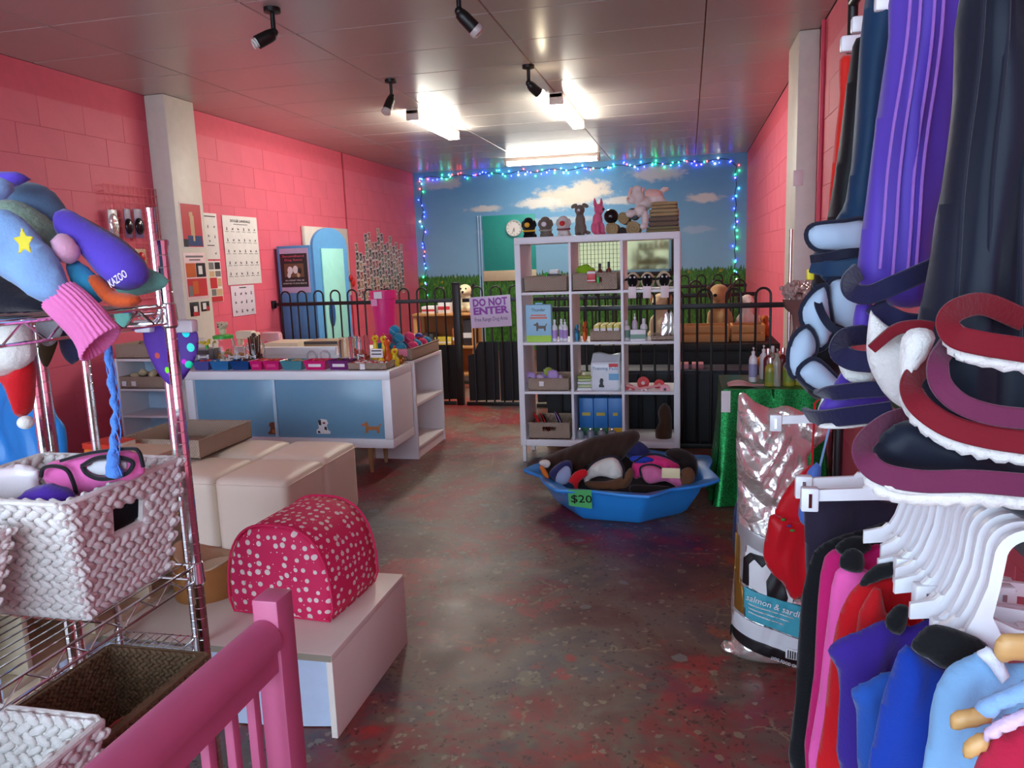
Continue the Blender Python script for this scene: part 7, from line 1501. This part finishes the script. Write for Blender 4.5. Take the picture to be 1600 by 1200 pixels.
# ================================================================ coats in the pool
PG = 'dog coats heaped in the blue pool'
BRC = cloth('coat_brown', (58, 40, 32)); DBC = cloth('coat_darkbrown', (36, 28, 26)); FLW = cloth('coat_fleece', (222, 216, 206), .95, .5); PKC = cloth('coat_pink', (226, 54, 128)); RSC = cloth('coat_rose', (214, 110, 156)); NVC = cloth('coat_navyplaid', (44, 46, 96)); RDC = cloth('coat_red', (200, 24, 34)); BRS = cloth('coat_suede', (104, 70, 46)); ORC = cloth('coat_orange', (216, 112, 36))
t = thing('heap_of_coats', 'dark brown coats filling the bottom of the blue pool', 'dog coat', (pc.x, pc.y, .022), 0, PG); blob('heap', [((0, .0, .10), (.30, .27, .09)), ((-.12, .05, .16), (.18, .16, .09)), ((.14, .04, .14), (.20, .18, .08)), ((.02, .12, .20), (.20, .12, .08))], DBC, t, .02)
def pcoat(label, m, poly, Y, th=.04, tilt=0, **k): return garment('dog_coat', label, 'dog coat', m, poly, Y=Y, th=th, wid=.06, step=.009, amp=k.pop('amp', .010), fx=k.pop('fx', 55), fy=20, group=PG, tilt=tilt, n=3)
pcoat('long dark brown coat lying across the back of the pool', BRC, [(842, 722), (860, 710), (900, 694), (930, 682), (965, 676), (990, 672), (1000, 680), (996, 692), (985, 704), (970, 720), (940, 730), (900, 742), (860, 742)], 4.30, .07, amp=.010)
cA = pcoat('cream fleece lined coat in the middle of the pool', FLW, [(912, 742), (925, 726), (945, 716), (962, 716), (972, 730), (972, 746), (960, 748), (940, 744), (925, 748), (915, 756)], 4.10, .035)
pcoat('tan suede coat edge under the fleece lining', BRS, [(915, 752), (945, 752), (972, 744), (985, 730), (990, 745), (975, 768), (950, 768), (920, 762)], 4.08, .04)
pcoat('red strap garment hanging over the pool rim', RDC, [(888, 752), (898, 738), (914, 733), (918, 742), (906, 752), (903, 762), (906, 768), (900, 770), (896, 758)], 4.00, .018)
cB = pcoat('bright pink coat on the right side of the pool', PKC, [(990, 722), (1012, 712), (1035, 714), (1058, 724), (1060, 732), (1035, 738), (1010, 742), (992, 748), (988, 735)], 4.16, .05)
cC = pcoat('rose pink coat panel in front of the bright pink coat', RSC, [(1002, 730), (1020, 728), (1040, 736), (1062, 742), (1072, 756), (1060, 762), (1040, 752), (1015, 756), (1004, 746)], 4.08, .03)
pcoat('navy tartan coat at the back right of the pool', NVC, [(980, 700), (992, 690), (1004, 692), (1016, 705), (1012, 716), (990, 718), (978, 712)], 4.30, .05)
pcoat('navy striped coat at the left rim of the pool', NVC, [(858, 738), (876, 722), (892, 720), (894, 738), (886, 752), (868, 752)], 4.10, .05)
pcoat('white collar patch at the left rim of the pool', FLW, [(842, 722), (852, 718), (860, 722), (858, 730), (848, 730)], 4.14, .02, amp=.001)
pcoat('orange garment at the left rim of the pool', ORC, [(843, 728), (850, 730), (857, 742), (857, 750), (848, 742)], 4.08, .02, amp=.002)
pcoat('dark coat with brown suede at the right rim of the pool', DBC, [(1040, 705), (1060, 700), (1085, 712), (1090, 730), (1086, 748), (1070, 752), (1062, 730), (1045, 716)], 4.22, .05)
pcoat('black coat edge along the front of the pool', DBC, [(985, 758), (1010, 758), (1045, 760), (1040, 768), (1000, 772), (985, 770)], 4.02, .03, amp=.003)
pcoat('blue and white striped coat tucked beside the navy one', cloth('coat_stripe', (150, 160, 190)), [(872, 738), (884, 728), (892, 734), (890, 752), (878, 758), (868, 752)], 4.02, .02)
pcoat('brown suede collar piece right of the rose pink coat', BRS, [(1062, 738), (1078, 730), (1086, 742), (1082, 758), (1068, 764)], 4.06, .03)
pcoat('blue satin lining between the tartan and pink coats', cloth('satin_blue', (34, 60, 170), .35), [(985, 714), (1005, 712), (1022, 718), (1010, 724), (988, 722)], 4.12, .02)
for poly, Y_ in (([(912, 742), (925, 725), (945, 714), (963, 714), (974, 730), (974, 748)], 4.05), ([(990, 722), (1012, 710), (1036, 712), (1060, 724)], 4.10), ([(1002, 746), (1001, 730), (1020, 726), (1042, 735), (1066, 742)], 4.045)):
    sp = smooth_line([at(x, y, Y=Y_) for x, y in poly], 5); par = {4.05: cA, 4.10: cB, 4.045: cC}[Y_]; B().tube(sp, .005, 7).tf(Matrix.Translation(-par.location)).build('binding', PIP, par, world=False, smooth=True)
a = at(1049, 740, Y=4.03); t = thing('paper_tag', 'cream paper tag pinned on the rose pink coat', 'tag', a-Vector((0, 0, .025))); B().box((-.05, -.002, -.0), (.045, .002, .055), .001).build('paper', P('tag_cream', (232, 214, 168)), t, world=False); B().tube([(0, 0, .05), (0, .02, .065)], .0015, 5).build('pin', CHR, t, world=False)
